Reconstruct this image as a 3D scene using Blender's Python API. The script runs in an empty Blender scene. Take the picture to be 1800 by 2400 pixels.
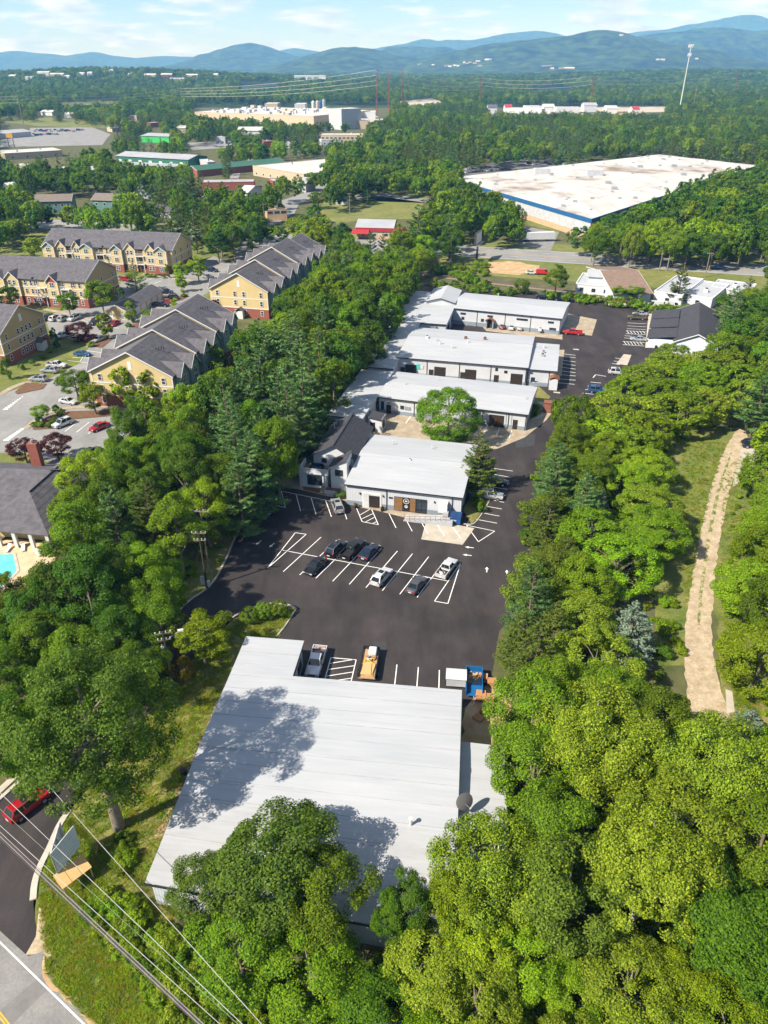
import bpy, bmesh, math, random
import numpy as np
from mathutils import Vector, Matrix
R = math.radians
rnd = random.Random(7)
nrs = np.random.RandomState(11)
SC = bpy.context.scene
COL = SC.collection

# ---------------------------------------------------------------- camera
F_PX, HCAM = 1720.0, 70.0
PITCH = math.atan((1200 - 145) / F_PX)
cam_d = bpy.data.cameras.new('camera')
cam_d.sensor_fit = 'HORIZONTAL'
cam_d.sensor_width = 36.0
cam_d.lens = 36.0 * F_PX / 1800.0
cam_d.clip_start = 0.5
cam_d.clip_end = 60000
cam = bpy.data.objects.new('camera', cam_d)
cam.location = (0, 0, HCAM)
cam.rotation_euler = (math.pi / 2 - PITCH, 0, 0)
COL.objects.link(cam)
SC.camera = cam
SC.render.resolution_x, SC.render.resolution_y = 768, 1024

# ---------------------------------------------------------------- sky, sun, exposure
SUN_EL, SHADOW_AZ = R(43.5), R(58)          # shadows fall to the right and away (azimuth from +Y towards +X)
world = bpy.data.worlds.new('World')
SC.world = world
world.use_nodes = True
wn, wl = world.node_tree.nodes, world.node_tree.links
wn.clear()
w_out = wn.new('ShaderNodeOutputWorld')
w_bg = wn.new('ShaderNodeBackground')
w_sky = wn.new('ShaderNodeTexSky')
w_sky.sky_type = 'NISHITA'
w_sky.sun_disc = False
w_sky.sun_elevation = SUN_EL
w_sky.sun_rotation = SHADOW_AZ + math.pi
w_sky.altitude = 600
w_sky.air_density = 1.0
w_sky.dust_density = 0.0
w_sky.ozone_density = 7.0
w_bg.inputs['Strength'].default_value = 0.068
# cumulus layer: noise over the plane the view direction meets, the same all round the sky
tc = wn.new('ShaderNodeTexCoord')
sep = wn.new('ShaderNodeSeparateXYZ'); wl.new(tc.outputs['Generated'], sep.inputs[0])
zc = wn.new('ShaderNodeMath'); zc.operation = 'ADD'; zc.inputs[1].default_value = 0.17; wl.new(sep.outputs['Z'], zc.inputs[0])
zm = wn.new('ShaderNodeMath'); zm.operation = 'MAXIMUM'; zm.inputs[1].default_value = 0.02; wl.new(zc.outputs[0], zm.inputs[0])
dv = wn.new('ShaderNodeVectorMath'); dv.operation = 'DIVIDE'
cz = wn.new('ShaderNodeCombineXYZ')
for i in range(3): wl.new(zm.outputs[0], cz.inputs[i])
wl.new(tc.outputs['Generated'], dv.inputs[0]); wl.new(cz.outputs[0], dv.inputs[1])
n1 = wn.new('ShaderNodeTexNoise'); n1.inputs['Scale'].default_value = 2.7; n1.inputs['Detail'].default_value = 9; n1.inputs['Roughness'].default_value = 0.58
mp1 = wn.new('ShaderNodeMapping'); mp1.inputs['Location'].default_value = (0.75, 2.1, 0)
wl.new(dv.outputs[0], mp1.inputs[0]); wl.new(mp1.outputs[0], n1.inputs['Vector'])
cr = wn.new('ShaderNodeValToRGB')
cr.color_ramp.elements[0].position = 0.47; cr.color_ramp.elements[0].color = (0, 0, 0, 1)
cr.color_ramp.elements[1].position = 0.59; cr.color_ramp.elements[1].color = (0.92, 0.92, 0.92, 1)
wl.new(n1.outputs['Fac'], cr.inputs[0])
n2 = wn.new('ShaderNodeTexNoise'); n2.inputs['Scale'].default_value = 5.0; n2.inputs['Detail'].default_value = 7
wl.new(mp1.outputs[0], n2.inputs['Vector'])
cc = wn.new('ShaderNodeValToRGB')
cc.color_ramp.elements[0].position = 0.35; cc.color_ramp.elements[0].color = (4.6, 5.2, 6.0, 1)
cc.color_ramp.elements[1].position = 0.65; cc.color_ramp.elements[1].color = (8.4, 8.7, 9.0, 1)
wl.new(n2.outputs['Fac'], cc.inputs[0])
mx = wn.new('ShaderNodeMixRGB')
wl.new(cr.outputs[0], mx.inputs[0]); wl.new(w_sky.outputs[0], mx.inputs[1]); wl.new(cc.outputs[0], mx.inputs[2])
wl.new(mx.outputs[0], w_bg.inputs['Color'])
wl.new(w_bg.outputs[0], w_out.inputs[0])

sun_d = bpy.data.lights.new('sun', 'SUN')
sun_d.energy = 5.0
sun_d.angle = R(0.55)
sun_d.color = (1.0, 0.945, 0.86)
sun = bpy.data.objects.new('sun', sun_d)
_dir = Vector((math.sin(SHADOW_AZ) * math.cos(SUN_EL), math.cos(SHADOW_AZ) * math.cos(SUN_EL), -math.sin(SUN_EL)))
sun.rotation_euler = _dir.to_track_quat('-Z', 'Y').to_euler()
sun.location = (0, 0, 300)
COL.objects.link(sun)

SC.view_settings.view_transform = 'Standard'
SC.view_settings.look = 'None'
SC.view_settings.gamma = 1.0
SC.view_settings.exposure = 0.90
SC.view_settings.use_curve_mapping = False
SC.cycles.max_bounces = 6
SC.cycles.diffuse_bounces = 4
SC.cycles.transmission_bounces = 4
SC.cycles.transparent_max_bounces = 4
SC.cycles.volume_bounces = 2
SC.cycles.use_denoising = True
SC.cycles.caustics_reflective = False
SC.cycles.caustics_refractive = False

# ---------------------------------------------------------------- pixel -> place
_c, _s = math.cos(PITCH), math.sin(PITCH)
def P(x, y, z=0.0):
    X, U = x - 900.0, 1200.0 - y
    d = (X, U * _s + F_PX * _c, U * _c - F_PX * _s)
    t = (z - HCAM) / d[2]
    return Vector((X * t, d[1] * t, z))
def PD(x, y, dist):
    """point on the sight line at a given ground distance (for far ridges)"""
    X, U = x - 900.0, 1200.0 - y
    d = (X, U * _s + F_PX * _c, U * _c - F_PX * _s)
    t = dist / d[1]
    return Vector((X * t, dist, HCAM + d[2] * t))
def PIX(x, y, z):
    dz = z - HCAM
    u = y * _s + dz * _c; f = y * _c - dz * _s
    if f < 1: return (-1e6, -1e6)
    return (900 + F_PX * x / f, 1200 - F_PX * u / f)

# ---------------------------------------------------------------- materials
MATS = {}
def mat(name, col, rough=0.75, var=0.12, scale=0.6, bump=0.0, bscale=20.0, metal=0.0, spec=0.3, col2=None, fac=None, coords='Object', detail=5, stretch=None, fine=None, stain=None):
    if name in MATS: return MATS[name]
    m = bpy.data.materials.new(name); m.use_nodes = True
    nt = m.node_tree; n = nt.nodes; l = nt.links
    b = n['Principled BSDF']
    b.inputs['Roughness'].default_value = rough
    b.inputs['Metallic'].default_value = metal
    b.inputs['Specular IOR Level'].default_value = spec
    t = n.new('ShaderNodeTexCoord')
    if coords == 'World':
        g = n.new('ShaderNodeNewGeometry'); src = g.outputs['Position']
    else:
        src = t.outputs['Object']
    if stretch:
        mpn = n.new('ShaderNodeMapping'); mpn.inputs['Scale'].default_value = stretch
        l.new(src, mpn.inputs[0]); src = mpn.outputs[0]
    nz = n.new('ShaderNodeTexNoise'); nz.inputs['Scale'].default_value = scale; nz.inputs['Detail'].default_value = detail; nz.inputs['Roughness'].default_value = 0.62
    l.new(src, nz.inputs['Vector'])
    r = n.new('ShaderNodeValToRGB')
    c2 = col2 if col2 else tuple(min(1, c * (1 + var)) for c in col)
    c1 = col if col2 else tuple(c * (1 - var) for c in col)
    lo, hi = fac if fac else (0.32, 0.68)
    r.color_ramp.elements[0].position = lo; r.color_ramp.elements[0].color = (*c1, 1)
    r.color_ramp.elements[1].position = hi; r.color_ramp.elements[1].color = (*c2, 1)
    l.new(nz.outputs['Fac'], r.inputs[0])
    colout = r.outputs[0]
    for q in (fine, stain):          # (scale, low, high[, stretch]) a second, finer or streaky mottling
        if not q: continue
        nf = n.new('ShaderNodeTexNoise'); nf.inputs['Scale'].default_value = q[0]; nf.inputs['Detail'].default_value = 8; nf.inputs['Roughness'].default_value = 0.7
        s2 = g.outputs['Position'] if coords == 'World' else t.outputs['Object']
        if len(q) > 3:
            m2 = n.new('ShaderNodeMapping'); m2.inputs['Scale'].default_value = q[3]; m2.inputs['Rotation'].default_value = (0, 0, q[4] if len(q) > 4 else 0); l.new(s2, m2.inputs[0]); s2 = m2.outputs[0]
        l.new(s2, nf.inputs['Vector'])
        mr = n.new('ShaderNodeMapRange'); mr.inputs['From Min'].default_value = 0.3; mr.inputs['From Max'].default_value = 0.7; mr.inputs['To Min'].default_value = q[1]; mr.inputs['To Max'].default_value = q[2]
        l.new(nf.outputs['Fac'], mr.inputs['Value'])
        mm = n.new('ShaderNodeMixRGB'); mm.blend_type = 'MULTIPLY'; mm.inputs[0].default_value = 1.0
        l.new(colout, mm.inputs[1]); l.new(mr.outputs[0], mm.inputs[2]); colout = mm.outputs[0]
    l.new(colout, b.inputs['Base Color'])
    if bump:
        nb = n.new('ShaderNodeTexNoise'); nb.inputs['Scale'].default_value = bscale; nb.inputs['Detail'].default_value = 3
        l.new(src, nb.inputs['Vector'])
        bp = n.new('ShaderNodeBump'); bp.inputs['Strength'].default_value = bump; bp.inputs['Distance'].default_value = 0.05
        l.new(nb.outputs['Fac'], bp.inputs['Height']); l.new(bp.outputs[0], b.inputs['Normal'])
    MATS[name] = m
    return m

def leaf_mat(name, c_dark, c_light, trans=0.42, rough=0.55, tint=0.18):
    m = bpy.data.materials.new(name); m.use_nodes = True
    nt = m.node_tree; n = nt.nodes; l = nt.links
    n.clear()
    out = n.new('ShaderNodeOutputMaterial')
    geo = n.new('ShaderNodeNewGeometry'); oi = n.new('ShaderNodeObjectInfo')
    r = n.new('ShaderNodeValToRGB')
    r.color_ramp.elements[0].position = 0.05; r.color_ramp.elements[0].color = (*c_dark, 1)
    r.color_ramp.elements[1].position = 0.95; r.color_ramp.elements[1].color = (*c_light, 1)
    l.new(geo.outputs['Random Per Island'], r.inputs[0])
    hsv = n.new('ShaderNodeHueSaturation')
    mh = n.new('ShaderNodeMapRange'); mh.inputs['To Min'].default_value = 0.5 - 0.024 * tint / 0.18; mh.inputs['To Max'].default_value = 0.5 + 0.010 * tint / 0.18
    l.new(oi.outputs['Random'], mh.inputs['Value']); l.new(mh.outputs[0], hsv.inputs['Hue'])
    ml = n.new('ShaderNodeMath'); ml.operation = 'MULTIPLY'; ml.inputs[1].default_value = 7.31
    fr = n.new('ShaderNodeMath'); fr.operation = 'FRACT'
    l.new(oi.outputs['Random'], ml.inputs[0]); l.new(ml.outputs[0], fr.inputs[0])
    mv = n.new('ShaderNodeMapRange'); mv.inputs['To Min'].default_value = 1 - 1.4 * tint; mv.inputs['To Max'].default_value = 1 + 1.6 * tint
    l.new(fr.outputs[0], mv.inputs['Value']); l.new(mv.outputs[0], hsv.inputs['Value'])
    l.new(r.outputs[0], hsv.inputs['Color'])
    d = n.new('ShaderNodeBsdfPrincipled'); d.inputs['Roughness'].default_value = rough; d.inputs['Specular IOR Level'].default_value = 0.12
    tr = n.new('ShaderNodeBsdfTranslucent')
    mixn = n.new('ShaderNodeMixShader'); mixn.inputs[0].default_value = trans
    tg = n.new('ShaderNodeMixRGB'); tg.blend_type = 'MULTIPLY'; tg.inputs[0].default_value = 1; tg.inputs[2].default_value = (1.1, 1.25, 0.45, 1)
    l.new(hsv.outputs[0], tg.inputs[1]); l.new(tg.outputs[0], tr.inputs['Color'])
    l.new(hsv.outputs[0], d.inputs['Base Color'])
    l.new(d.outputs[0], mixn.inputs[1]); l.new(tr.outputs[0], mixn.inputs[2]); l.new(mixn.outputs[0], out.inputs[0])
    MATS[name] = m
    return m

def paint(name, col, rough=0.28, metal=0.25):
    m = mat('paint_' + name, col, rough, var=0.03, scale=2.0, metal=metal, spec=0.5)
    b = m.node_tree.nodes['Principled BSDF']
    b.inputs['Coat Weight'].default_value = 0.6
    b.inputs['Coat Roughness'].default_value = 0.06
    return m

# ---------------------------------------------------------------- mesh helpers
class MB:
    def __init__(s): s.v = []; s.f = []; s.m = []
    def add(s, vs, fs, mi=0):
        o = len(s.v); s.v += [tuple(p) for p in vs]
        for q in fs: s.f.append(tuple(o + i for i in q)); s.m.append(mi)
        return s
    def box(s, x0, x1, y0, y1, z0, z1, mi=0):
        return s.add([(x0, y0, z0), (x1, y0, z0), (x1, y1, z0), (x0, y1, z0), (x0, y0, z1), (x1, y0, z1), (x1, y1, z1), (x0, y1, z1)],
                     [(0, 3, 2, 1), (4, 5, 6, 7), (0, 1, 5, 4), (1, 2, 6, 5), (2, 3, 7, 6), (3, 0, 4, 7)], mi)
    def quad(s, a, b, c, d, mi=0): return s.add([a, b, c, d], [(0, 1, 2, 3)], mi)
    def prism(s, pts, z0, z1, mi=0):
        n = len(pts)
        a = sum(pts[i][0] * pts[(i + 1) % n][1] - pts[(i + 1) % n][0] * pts[i][1] for i in range(n))
        if a < 0: pts = pts[::-1]
        vs = [(p[0], p[1], z0) for p in pts] + [(p[0], p[1], z1) for p in pts]
        return s.add(vs, [tuple(range(n - 1, -1, -1)), tuple(range(n, 2 * n))] + [(i, (i + 1) % n, n + (i + 1) % n, n + i) for i in range(n)], mi)
    def slab(s, a, b, c, d, t, mi=0):
        """thickened quad: top corners a b c d, thickness t downwards"""
        lo = [(p[0], p[1], p[2] - t) for p in (a, b, c, d)]
        return s.add([a, b, c, d] + lo, [(0, 1, 2, 3), (7, 6, 5, 4), (0, 4, 5, 1), (1, 5, 6, 2), (2, 6, 7, 3), (3, 7, 4, 0)], mi)
    def tube(s, path, rad, n=8, mi=0, cap=True):
        path = [Vector(p) for p in path]
        if not hasattr(rad, '__len__'): rad = [rad] * len(path)
        o = len(s.v)
        for i, p in enumerate(path):
            t = (path[min(i + 1, len(path) - 1)] - path[max(i - 1, 0)]).normalized()
            x = t.cross(Vector((0, 0, 1)))
            if x.length < 1e-3: x = t.cross(Vector((1, 0, 0)))
            x.normalize(); y = t.cross(x)
            for k in range(n):
                a = 2 * math.pi * k / n
                s.v.append(tuple(p + rad[i] * (math.cos(a) * x + math.sin(a) * y)))
        for i in range(len(path) - 1):
            for k in range(n):
                s.f.append((o + i * n + k, o + i * n + (k + 1) % n, o + (i + 1) * n + (k + 1) % n, o + (i + 1) * n + k)); s.m.append(mi)
        if cap:
            e = o + (len(path) - 1) * n
            s.f.append(tuple(range(e, e + n))); s.m.append(mi)
            s.f.append(tuple(range(o + n - 1, o - 1, -1))); s.m.append(mi)
        return s
    def mesh(s, name, mats, smooth=None):
        me = bpy.data.meshes.new(name)
        me.from_pydata(s.v, [], s.f)
        for m in (mats if isinstance(mats, (list, tuple)) else [mats]): me.materials.append(m)
        if any(s.m): me.polygons.foreach_set('material_index', s.m)
        bm = bmesh.new(); bm.from_mesh(me); bmesh.ops.recalc_face_normals(bm, faces=bm.faces); bm.to_mesh(me); bm.free()
        if smooth is not None:
            me.polygons.foreach_set('use_smooth', [True] * len(me.polygons))
            me.set_sharp_from_angle(angle=R(smooth))
        me.update()
        return me
    def build(s, name, mats, parent=None, loc=None, rz=None, smooth=None):
        return link(name, s.mesh(name, mats, smooth), parent, loc, rz)

def link(name, me, parent=None, loc=None, rz=None):
    o = bpy.data.objects.new(name, me); COL.objects.link(o)
    if parent: o.parent = parent
    if loc is not None: o.location = loc
    if rz is not None: o.rotation_euler = (0, 0, rz)
    return o
def tag(o, label=None, cat=None, group=None, kind=None):
    if label: o['label'] = label
    if cat: o['category'] = cat
    if group: o['group'] = group
    if kind: o['kind'] = kind
    return o
def thing(name, label, cat, loc=(0, 0, 0), rz=0.0, group=None):
    o = link(name, None, None, loc, rz)
    o.empty_display_size = 0.3
    return tag(o, label, cat, group)
def structure(o, label=None): return tag(o, label, None, None, 'structure')
def clone(root, loc, rz=0.0, scale=None, label=None, group=None):
    r = root.copy(); COL.objects.link(r); r.location = loc; r.rotation_euler = (0, 0, rz)
    if scale is not None: r.scale = scale if hasattr(scale, '__len__') else (scale,) * 3
    if label: r['label'] = label
    if group: r['group'] = group
    for ch in root.children:
        c = ch.copy(); COL.objects.link(c); c.parent = r
        for g in ch.children:
            d = g.copy(); COL.objects.link(d); d.parent = c
    return r
def sheet(name, px, m, z=0.004, parent=None, world_pts=False, label=None):
    """flat ground sheet through pixel points on the ground, edges slightly irregular is up to the points"""
    pts = px if world_pts else [P(x, y, 0) for x, y in px]
    b = MB(); vs = [(p[0], p[1], z) for p in pts]
    n = len(vs)
    a = sum(vs[i][0] * vs[(i + 1) % n][1] - vs[(i + 1) % n][0] * vs[i][1] for i in range(n))
    if a < 0: vs = vs[::-1]
    me = bpy.data.meshes.new(name); bm = bmesh.new()
    f = bm.faces.new([bm.verts.new(v) for v in vs]); bmesh.ops.triangulate(bm, faces=[f]); bm.to_mesh(me); bm.free()
    me.materials.append(m)
    o = link(name, me, parent)
    if parent is None: structure(o, label)
    return o
def organic(px, step=1.4, amp=0.32, seed=1):
    """worn outline: ground polygon through pixel points, edges broken up by small irregular steps"""
    rg = random.Random(seed); pts = [P(x, y, 0).xy for x, y in px]; out = []
    for i, a in enumerate(pts):
        c = pts[(i + 1) % len(pts)]; L = (c - a).length; k = max(1, int(L / step)); n = Vector((-(c - a).y, (c - a).x)) / max(L, 1e-6)
        for j in range(k): out.append(a.lerp(c, j / k) + (n * rg.uniform(-amp, amp) if j else Vector((0, 0))))
    return out
def strip_pts(path, w):
    """left and right offset points of a ground path"""
    L, Rr = [], []
    for i, p in enumerate(path):
        a, b = path[max(i - 1, 0)], path[min(i + 1, len(path) - 1)]
        d = Vector((b[0] - a[0], b[1] - a[1])).normalized()
        L.append((p[0] - d.y * w / 2, p[1] + d.x * w / 2)); Rr.append((p[0] + d.y * w / 2, p[1] - d.x * w / 2))
    return L, Rr
def band(name, path, w, z, m, parent=None, z0=None, smooth=3):
    """ribbon along a path (world xy); z0 gives it real height (a kerb)"""
    path = resample(path, smooth)
    L, Rr = strip_pts(path, w)
    b = MB()
    for i in range(len(path) - 1):
        q = [(*L[i], z), (*Rr[i], z), (*Rr[i + 1], z), (*L[i + 1], z)]
        if z0 is None: b.quad(*q)
        else: b.slab(*q, z - z0)
    return b.build(name, m, parent)
def resample(path, k):
    """Catmull-Rom subdivision"""
    path = [Vector((p[0], p[1])) for p in path]
    if k <= 1 or len(path) < 3: return path
    out = []
    for i in range(len(path) - 1):
        p0, p1, p2, p3 = path[max(i - 1, 0)], path[i], path[i + 1], path[min(i + 2, len(path) - 1)]
        for j in range(k):
            t = j / k
            out.append(0.5 * ((2 * p1) + (p2 - p0) * t + (2 * p0 - 5 * p1 + 4 * p2 - p3) * t * t + (3 * p1 - p0 - 3 * p2 + p3) * t ** 3))
    out.append(path[-1])
    return out
def pxs(lst, z=0.0): return [P(x, y, z).xy for x, y in lst]
# ---------------------------------------------------------------- setting materials
m_forest_floor = mat('forest_floor', (0.05, 0.065, 0.016), 0.95, scale=0.25, col2=(0.125, 0.115, 0.05), coords='World', bump=0.6, bscale=3)
m_grass = mat('grass_lawn', (0.075, 0.115, 0.016), 0.9, scale=0.22, col2=(0.19, 0.185, 0.05), coords='World', bump=0.7, bscale=9, detail=9, fine=(2.6, .62, 1.35), stain=(.35, .8, 1.25))
m_grass_dry = mat('grass_dry', (0.085, 0.115, 0.02), 0.9, scale=0.3, col2=(0.235, 0.205, 0.065), coords='World', bump=0.7, bscale=9, detail=9, fine=(2.2, .6, 1.35))
m_grass_far = mat('grass_far', (0.105, 0.14, 0.028), 0.9, scale=0.05, col2=(0.20, 0.19, 0.055), coords='World', detail=8, fine=(.4, .75, 1.2))
m_asphalt_new = mat('asphalt_new', (0.030, 0.0255, 0.0255), 0.78, scale=0.13, col2=(0.049, 0.041, 0.039), coords='World', bump=0.25, bscale=60, detail=10, spec=0.25, fac=(0.38, 0.70), fine=(5.0, .86, 1.14), stain=(.22, .68, 1.45, (1.0, .22, 1), .35))
m_asphalt_patch = mat('asphalt_patch', (0.036, 0.036, 0.040), 0.8, scale=1.2, col2=(0.055, 0.053, 0.055), coords='World')
m_asphalt_grey = mat('asphalt_grey', (0.18, 0.176, 0.172), 0.9, scale=0.35, col2=(0.255, 0.245, 0.23), coords='World', bump=0.2, bscale=40, detail=10, fine=(3.5, .8, 1.15))
m_asphalt_lot = mat('asphalt_lot', (0.20, 0.196, 0.192), 0.9, scale=0.12, col2=(0.275, 0.268, 0.258), coords='World', detail=9, fine=(.7, .86, 1.1))
m_highway = mat('highway_asphalt', (0.20, 0.20, 0.196), 0.9, scale=0.08, col2=(0.27, 0.265, 0.26), coords='World', detail=8)
m_concrete = mat('concrete_tan', (0.27, 0.21, 0.14), 0.9, scale=0.5, col2=(0.42, 0.355, 0.265), coords='World', bump=0.2, bscale=15, detail=9, fine=(2.5, .78, 1.15))
m_concrete_pale = mat('concrete_pale', (0.35, 0.31, 0.25), 0.9, scale=0.7, col2=(0.47, 0.42, 0.345), coords='World', detail=9)
m_kerb = mat('kerb_concrete', (0.38, 0.35, 0.29), 0.9, scale=1.2, col2=(0.50, 0.465, 0.40), coords='World')
m_gravel = mat('gravel_track', (0.33, 0.25, 0.15), 0.95, scale=0.8, col2=(0.50, 0.41, 0.29), coords='World', bump=0.8, bscale=6, detail=12, fine=(3.0, .72, 1.22), stain=(.5, .82, 1.12))
m_dirt = mat('bare_dirt', (0.34, 0.215, 0.105), 0.95, scale=0.4, col2=(0.52, 0.37, 0.21), coords='World', bump=0.5, bscale=5, detail=9)
m_mulch = mat('bark_mulch', (0.10, 0.05, 0.028), 0.95, scale=1.5, col2=(0.18, 0.10, 0.055), coords='World')
m_white_line = mat('white_line_paint', (0.74, 0.74, 0.72), 0.7, scale=3.0, var=0.12, coords='World')
m_yellow_line = mat('yellow_line_paint', (0.60, 0.36, 0.04), 0.7, scale=3.0, coords='World')
m_ballast = mat('rail_ballast', (0.20, 0.155, 0.12), 0.95, scale=2.0, col2=(0.34, 0.27, 0.21), coords='World')
m_canopy_far = mat('far_canopy', (0.003, 0.010, 0.003), 0.95, scale=0.012, col2=(0.045, 0.085, 0.014), coords='World', bump=1.0, bscale=0.05, detail=12, fac=(0.4, 0.62))

# ---------------------------------------------------------------- ground and terrain
_g = MB()
_g.quad((-15000, -300, 0), (15000, -300, 0), (15000, 1500, 0), (-15000, 1500, 0), 0)
_g.quad((-15000, 1500, 0), (15000, 1500, 0), (15000, 15500, 0), (-15000, 15500, 0), 1)
structure(_g.build('ground', [m_forest_floor, m_canopy_far]))

from mathutils import noise as mnoise
from mathutils.bvhtree import BVHTree
RANGES = []
def mountain(pts, dist, front, back, seed, rough=1.0):
    ridge = [PD(x, y, dist) for x, y in pts]
    n, k = 150, 34
    xs = np.array([p.x for p in ridge]); hs = np.array([p.z for p in ridge])
    X = np.linspace(xs[0], xs[-1], n)
    Hh = np.interp(X, xs, hs)
    for _ in range(2): Hh[1:-1] = (Hh[:-2] + 2 * Hh[1:-1] + Hh[2:]) / 4
    vs, fs = [], []
    for i in range(n):
        e = min(1, min(i, n - 1 - i) / 8.0)
        jit = mnoise.noise((X[i] * 0.0012, seed, 0)) * 0.18
        for j in range(k):
            v = -1 + 2 * j / (k - 1)
            d = dist + (front if v < 0 else back) * v
            prof = max(0.0, 1 - abs(v)) ** (1.05 if v < 0 else 1.0)
            spur = mnoise.fractal((X[i] / 520.0, d / 900.0, seed), 0.9, 2.0, 5)
            z = max(-30, Hh[i] * e) * prof
            edge = 4 * prof * (1 - prof)
            z = z * (1 + edge * 0.38 * spur * rough) + (jit * 30 + spur * 9) * e * min(1, prof * 3) * rough
            if v in (-1, 1) : z = -12
            vs.append((X[i], d, z))
    for i in range(n - 1):
        for j in range(k - 1):
            fs.append((i * k + j, (i + 1) * k + j, (i + 1) * k + j + 1, i * k + j + 1))
    b = MB(); b.add(vs, fs)
    o = b.build('mountain', m_canopy_far, smooth=180); RANGES.append(BVHTree.FromPolygons(vs, fs))
    structure(o)
mountain([(-300, 150), (0, 122), (41, 116), (87, 124), (152, 130), (184, 124), (228, 121), (260, 129), (325, 136), (369, 131), (450, 133), (560, 140), (700, 150)], 11800, 1800, 900, 3.1)
mountain([(380, 155), (450, 141), (504, 117), (553, 102), (589, 97), (618, 103), (651, 117), (690, 128), (760, 140), (830, 152)], 8800, 1600, 900, 5.7)
mountain([(560, 140), (640, 121), (694, 111), (727, 117), (760, 125), (830, 118), (910, 106), (960, 97), (998, 87), (1030, 94), (1110, 92), (1171, 81), (1215, 75), (1280, 74), (1312, 80), (1400, 96), (1600, 130)], 12200, 1900, 900, 8.3)
mountain([(620, 160), (690, 136), (750, 119), (800, 109), (833, 106), (870, 111), (940, 130), (1000, 140), (1080, 152)], 6600, 1200, 800, 9.9)
mountain([(860, 130), (905, 109), (960, 106), (1050, 112), (1120, 128), (1200, 150)], 8200, 1200, 800, 2.4)
mountain([(900, 165), (992, 135), (1117, 108), (1225, 97), (1334, 80), (1385, 70), (1410, 68), (1440, 74), (1480, 82), (1560, 100), (1640, 118), (1700, 132), (1800, 150), (1900, 160)], 6100, 1300, 900, 13.7)
mountain([(1380, 140), (1450, 92), (1524, 79), (1600, 68), (1670, 58), (1720, 64), (1768, 73), (1800, 67), (1900, 60), (2000, 80), (2150, 140)], 7900, 1500, 900, 17.2)
mountain([(1250, 120), (1380, 85), (1470, 78), (1551, 68), (1600, 58), (1660, 46), (1741, 33), (1800, 42), (1900, 50), (2100, 80), (2250, 140)], 12600, 1900, 900, 21.5)

# ---------------------------------------------------------------- main parking lot and drive
lot = sheet('parking_lot', [(320, 1560), (425, 1425), (500, 1365), (555, 1250), (610, 1165), (648, 1108), (690, 1060), (760, 1040), (880, 900), (940, 800), (985, 700), (1000, 668), (1200, 684), (1335, 699), (1420, 706), (1560, 716),
    (1535, 790), (1560, 830), (1540, 920), (1480, 1000), (1345, 1010), (1290, 1100), (1250, 1200), (1230, 1400), (1170, 1480), (1150, 1600), (1140, 1640), (1080, 1660), (690, 1640), (640, 1500), (655, 1488), (693, 1426), (672, 1419), (640, 1416),
    (600, 1425), (545, 1446), (480, 1510), (330, 1690), (150, 1905), (112, 1985), (84, 2060), (78, 2120), (88, 2200), (62, 2240), (0, 2180), (-60, 2120), (-60, 1915), (0, 1872), (95, 1785), (215, 1680)], m_asphalt_new, 0.006)
sheet('asphalt_patch', [(873, 1503), (906, 1505), (901, 1540), (868, 1537)], m_asphalt_patch, 0.010, lot)
sheet('asphalt_patch', [(1203, 1010), (1255, 1018), (1252, 1045), (1210, 1050)], m_asphalt_patch, 0.010, lot)

def line(a, b, w=0.13, name='parking_line', z=0.012, m=None, parent=None):
    p, q = P(*a), P(*b)
    d = (q - p).normalized(); n = Vector((-d.y, d.x, 0)) * w / 2
    o = MB().quad((p.x + n.x, p.y + n.y, z), (p.x - n.x, p.y - n.y, z), (q.x - n.x, q.y - n.y, z), (q.x + n.x, q.y + n.y, z)).build(name, m or m_white_line, parent or lot)
    return o
def zl(ox, oy, sc, segs, **k):
    for a, b in segs: line((ox + a[0] * sc, oy + a[1] * sc), (ox + b[0] * sc, oy + b[1] * sc), **k)
# double row in the middle
zl(400, 1100, .5124, [((570, 290), (620, 297)), ((620, 297), (443, 452)), ((443, 452), (570, 290)), ((688, 310), (515, 468)), ((760, 324), (590, 483)), ((830, 336), (664, 498)), ((897, 348), (741, 512)),
    ((965, 360), (817, 526)), ((1037, 374), (893, 541)), ((1106, 386), (968, 555)), ((1180, 400), (1048, 571)), ((1256, 414), (1127, 586)), ((512, 370), (1265, 510)), ((1327, 427), (1207, 603)), ((1207, 603), (1268, 614)), ((1268, 614), (1327, 427)),
    ((1035, 893), (1022, 1010)), ((1133, 905), (1124, 1020)), ((1229, 918), (1226, 1030))])
# row before the white shop
zl(640, 1080, .217, [((90, 328), (640, 440)), ((90, 328), (132, 505)), ((132, 505), (0, 478)), ((250, 368), (297, 542)), ((412, 402), (462, 572)), ((570, 432), (630, 605)), ((740, 470), (797, 632)), ((892, 490), (962, 658)), ((962, 658), (1137, 690)), ((1137, 690), (1060, 515)),
    ((940, 585), (1060, 515)), ((958, 628), (1080, 570)), ((1000, 660), (1092, 612)), ((1075, 678), (1115, 658)), ((1243, 553), (1328, 725)), ((1410, 588), (1503, 762))])
zl(680, 1100, .3134, [((1318, 418), (1530, 462)), ((1530, 462), (1408, 542)), ((1408, 542), (1318, 418)), ((1360, 368), (1547, 403)), ((1383, 315), (1565, 350)), ((1402, 265), (1583, 297)), ((1420, 213), (1600, 247)), ((1450, 170), (1608, 197)), ((1470, 125), (1625, 150)), ((1480, 80), (1640, 103)), ((1490, 32), (1650, 60)), ((1500, -10), (1665, 13))])
zl(680, 1100, .3134, [((965, 368), (1030, 480)), ((1092, 402), (1155, 500)), ((1210, 425), (1278, 520))], z=0.022)
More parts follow.
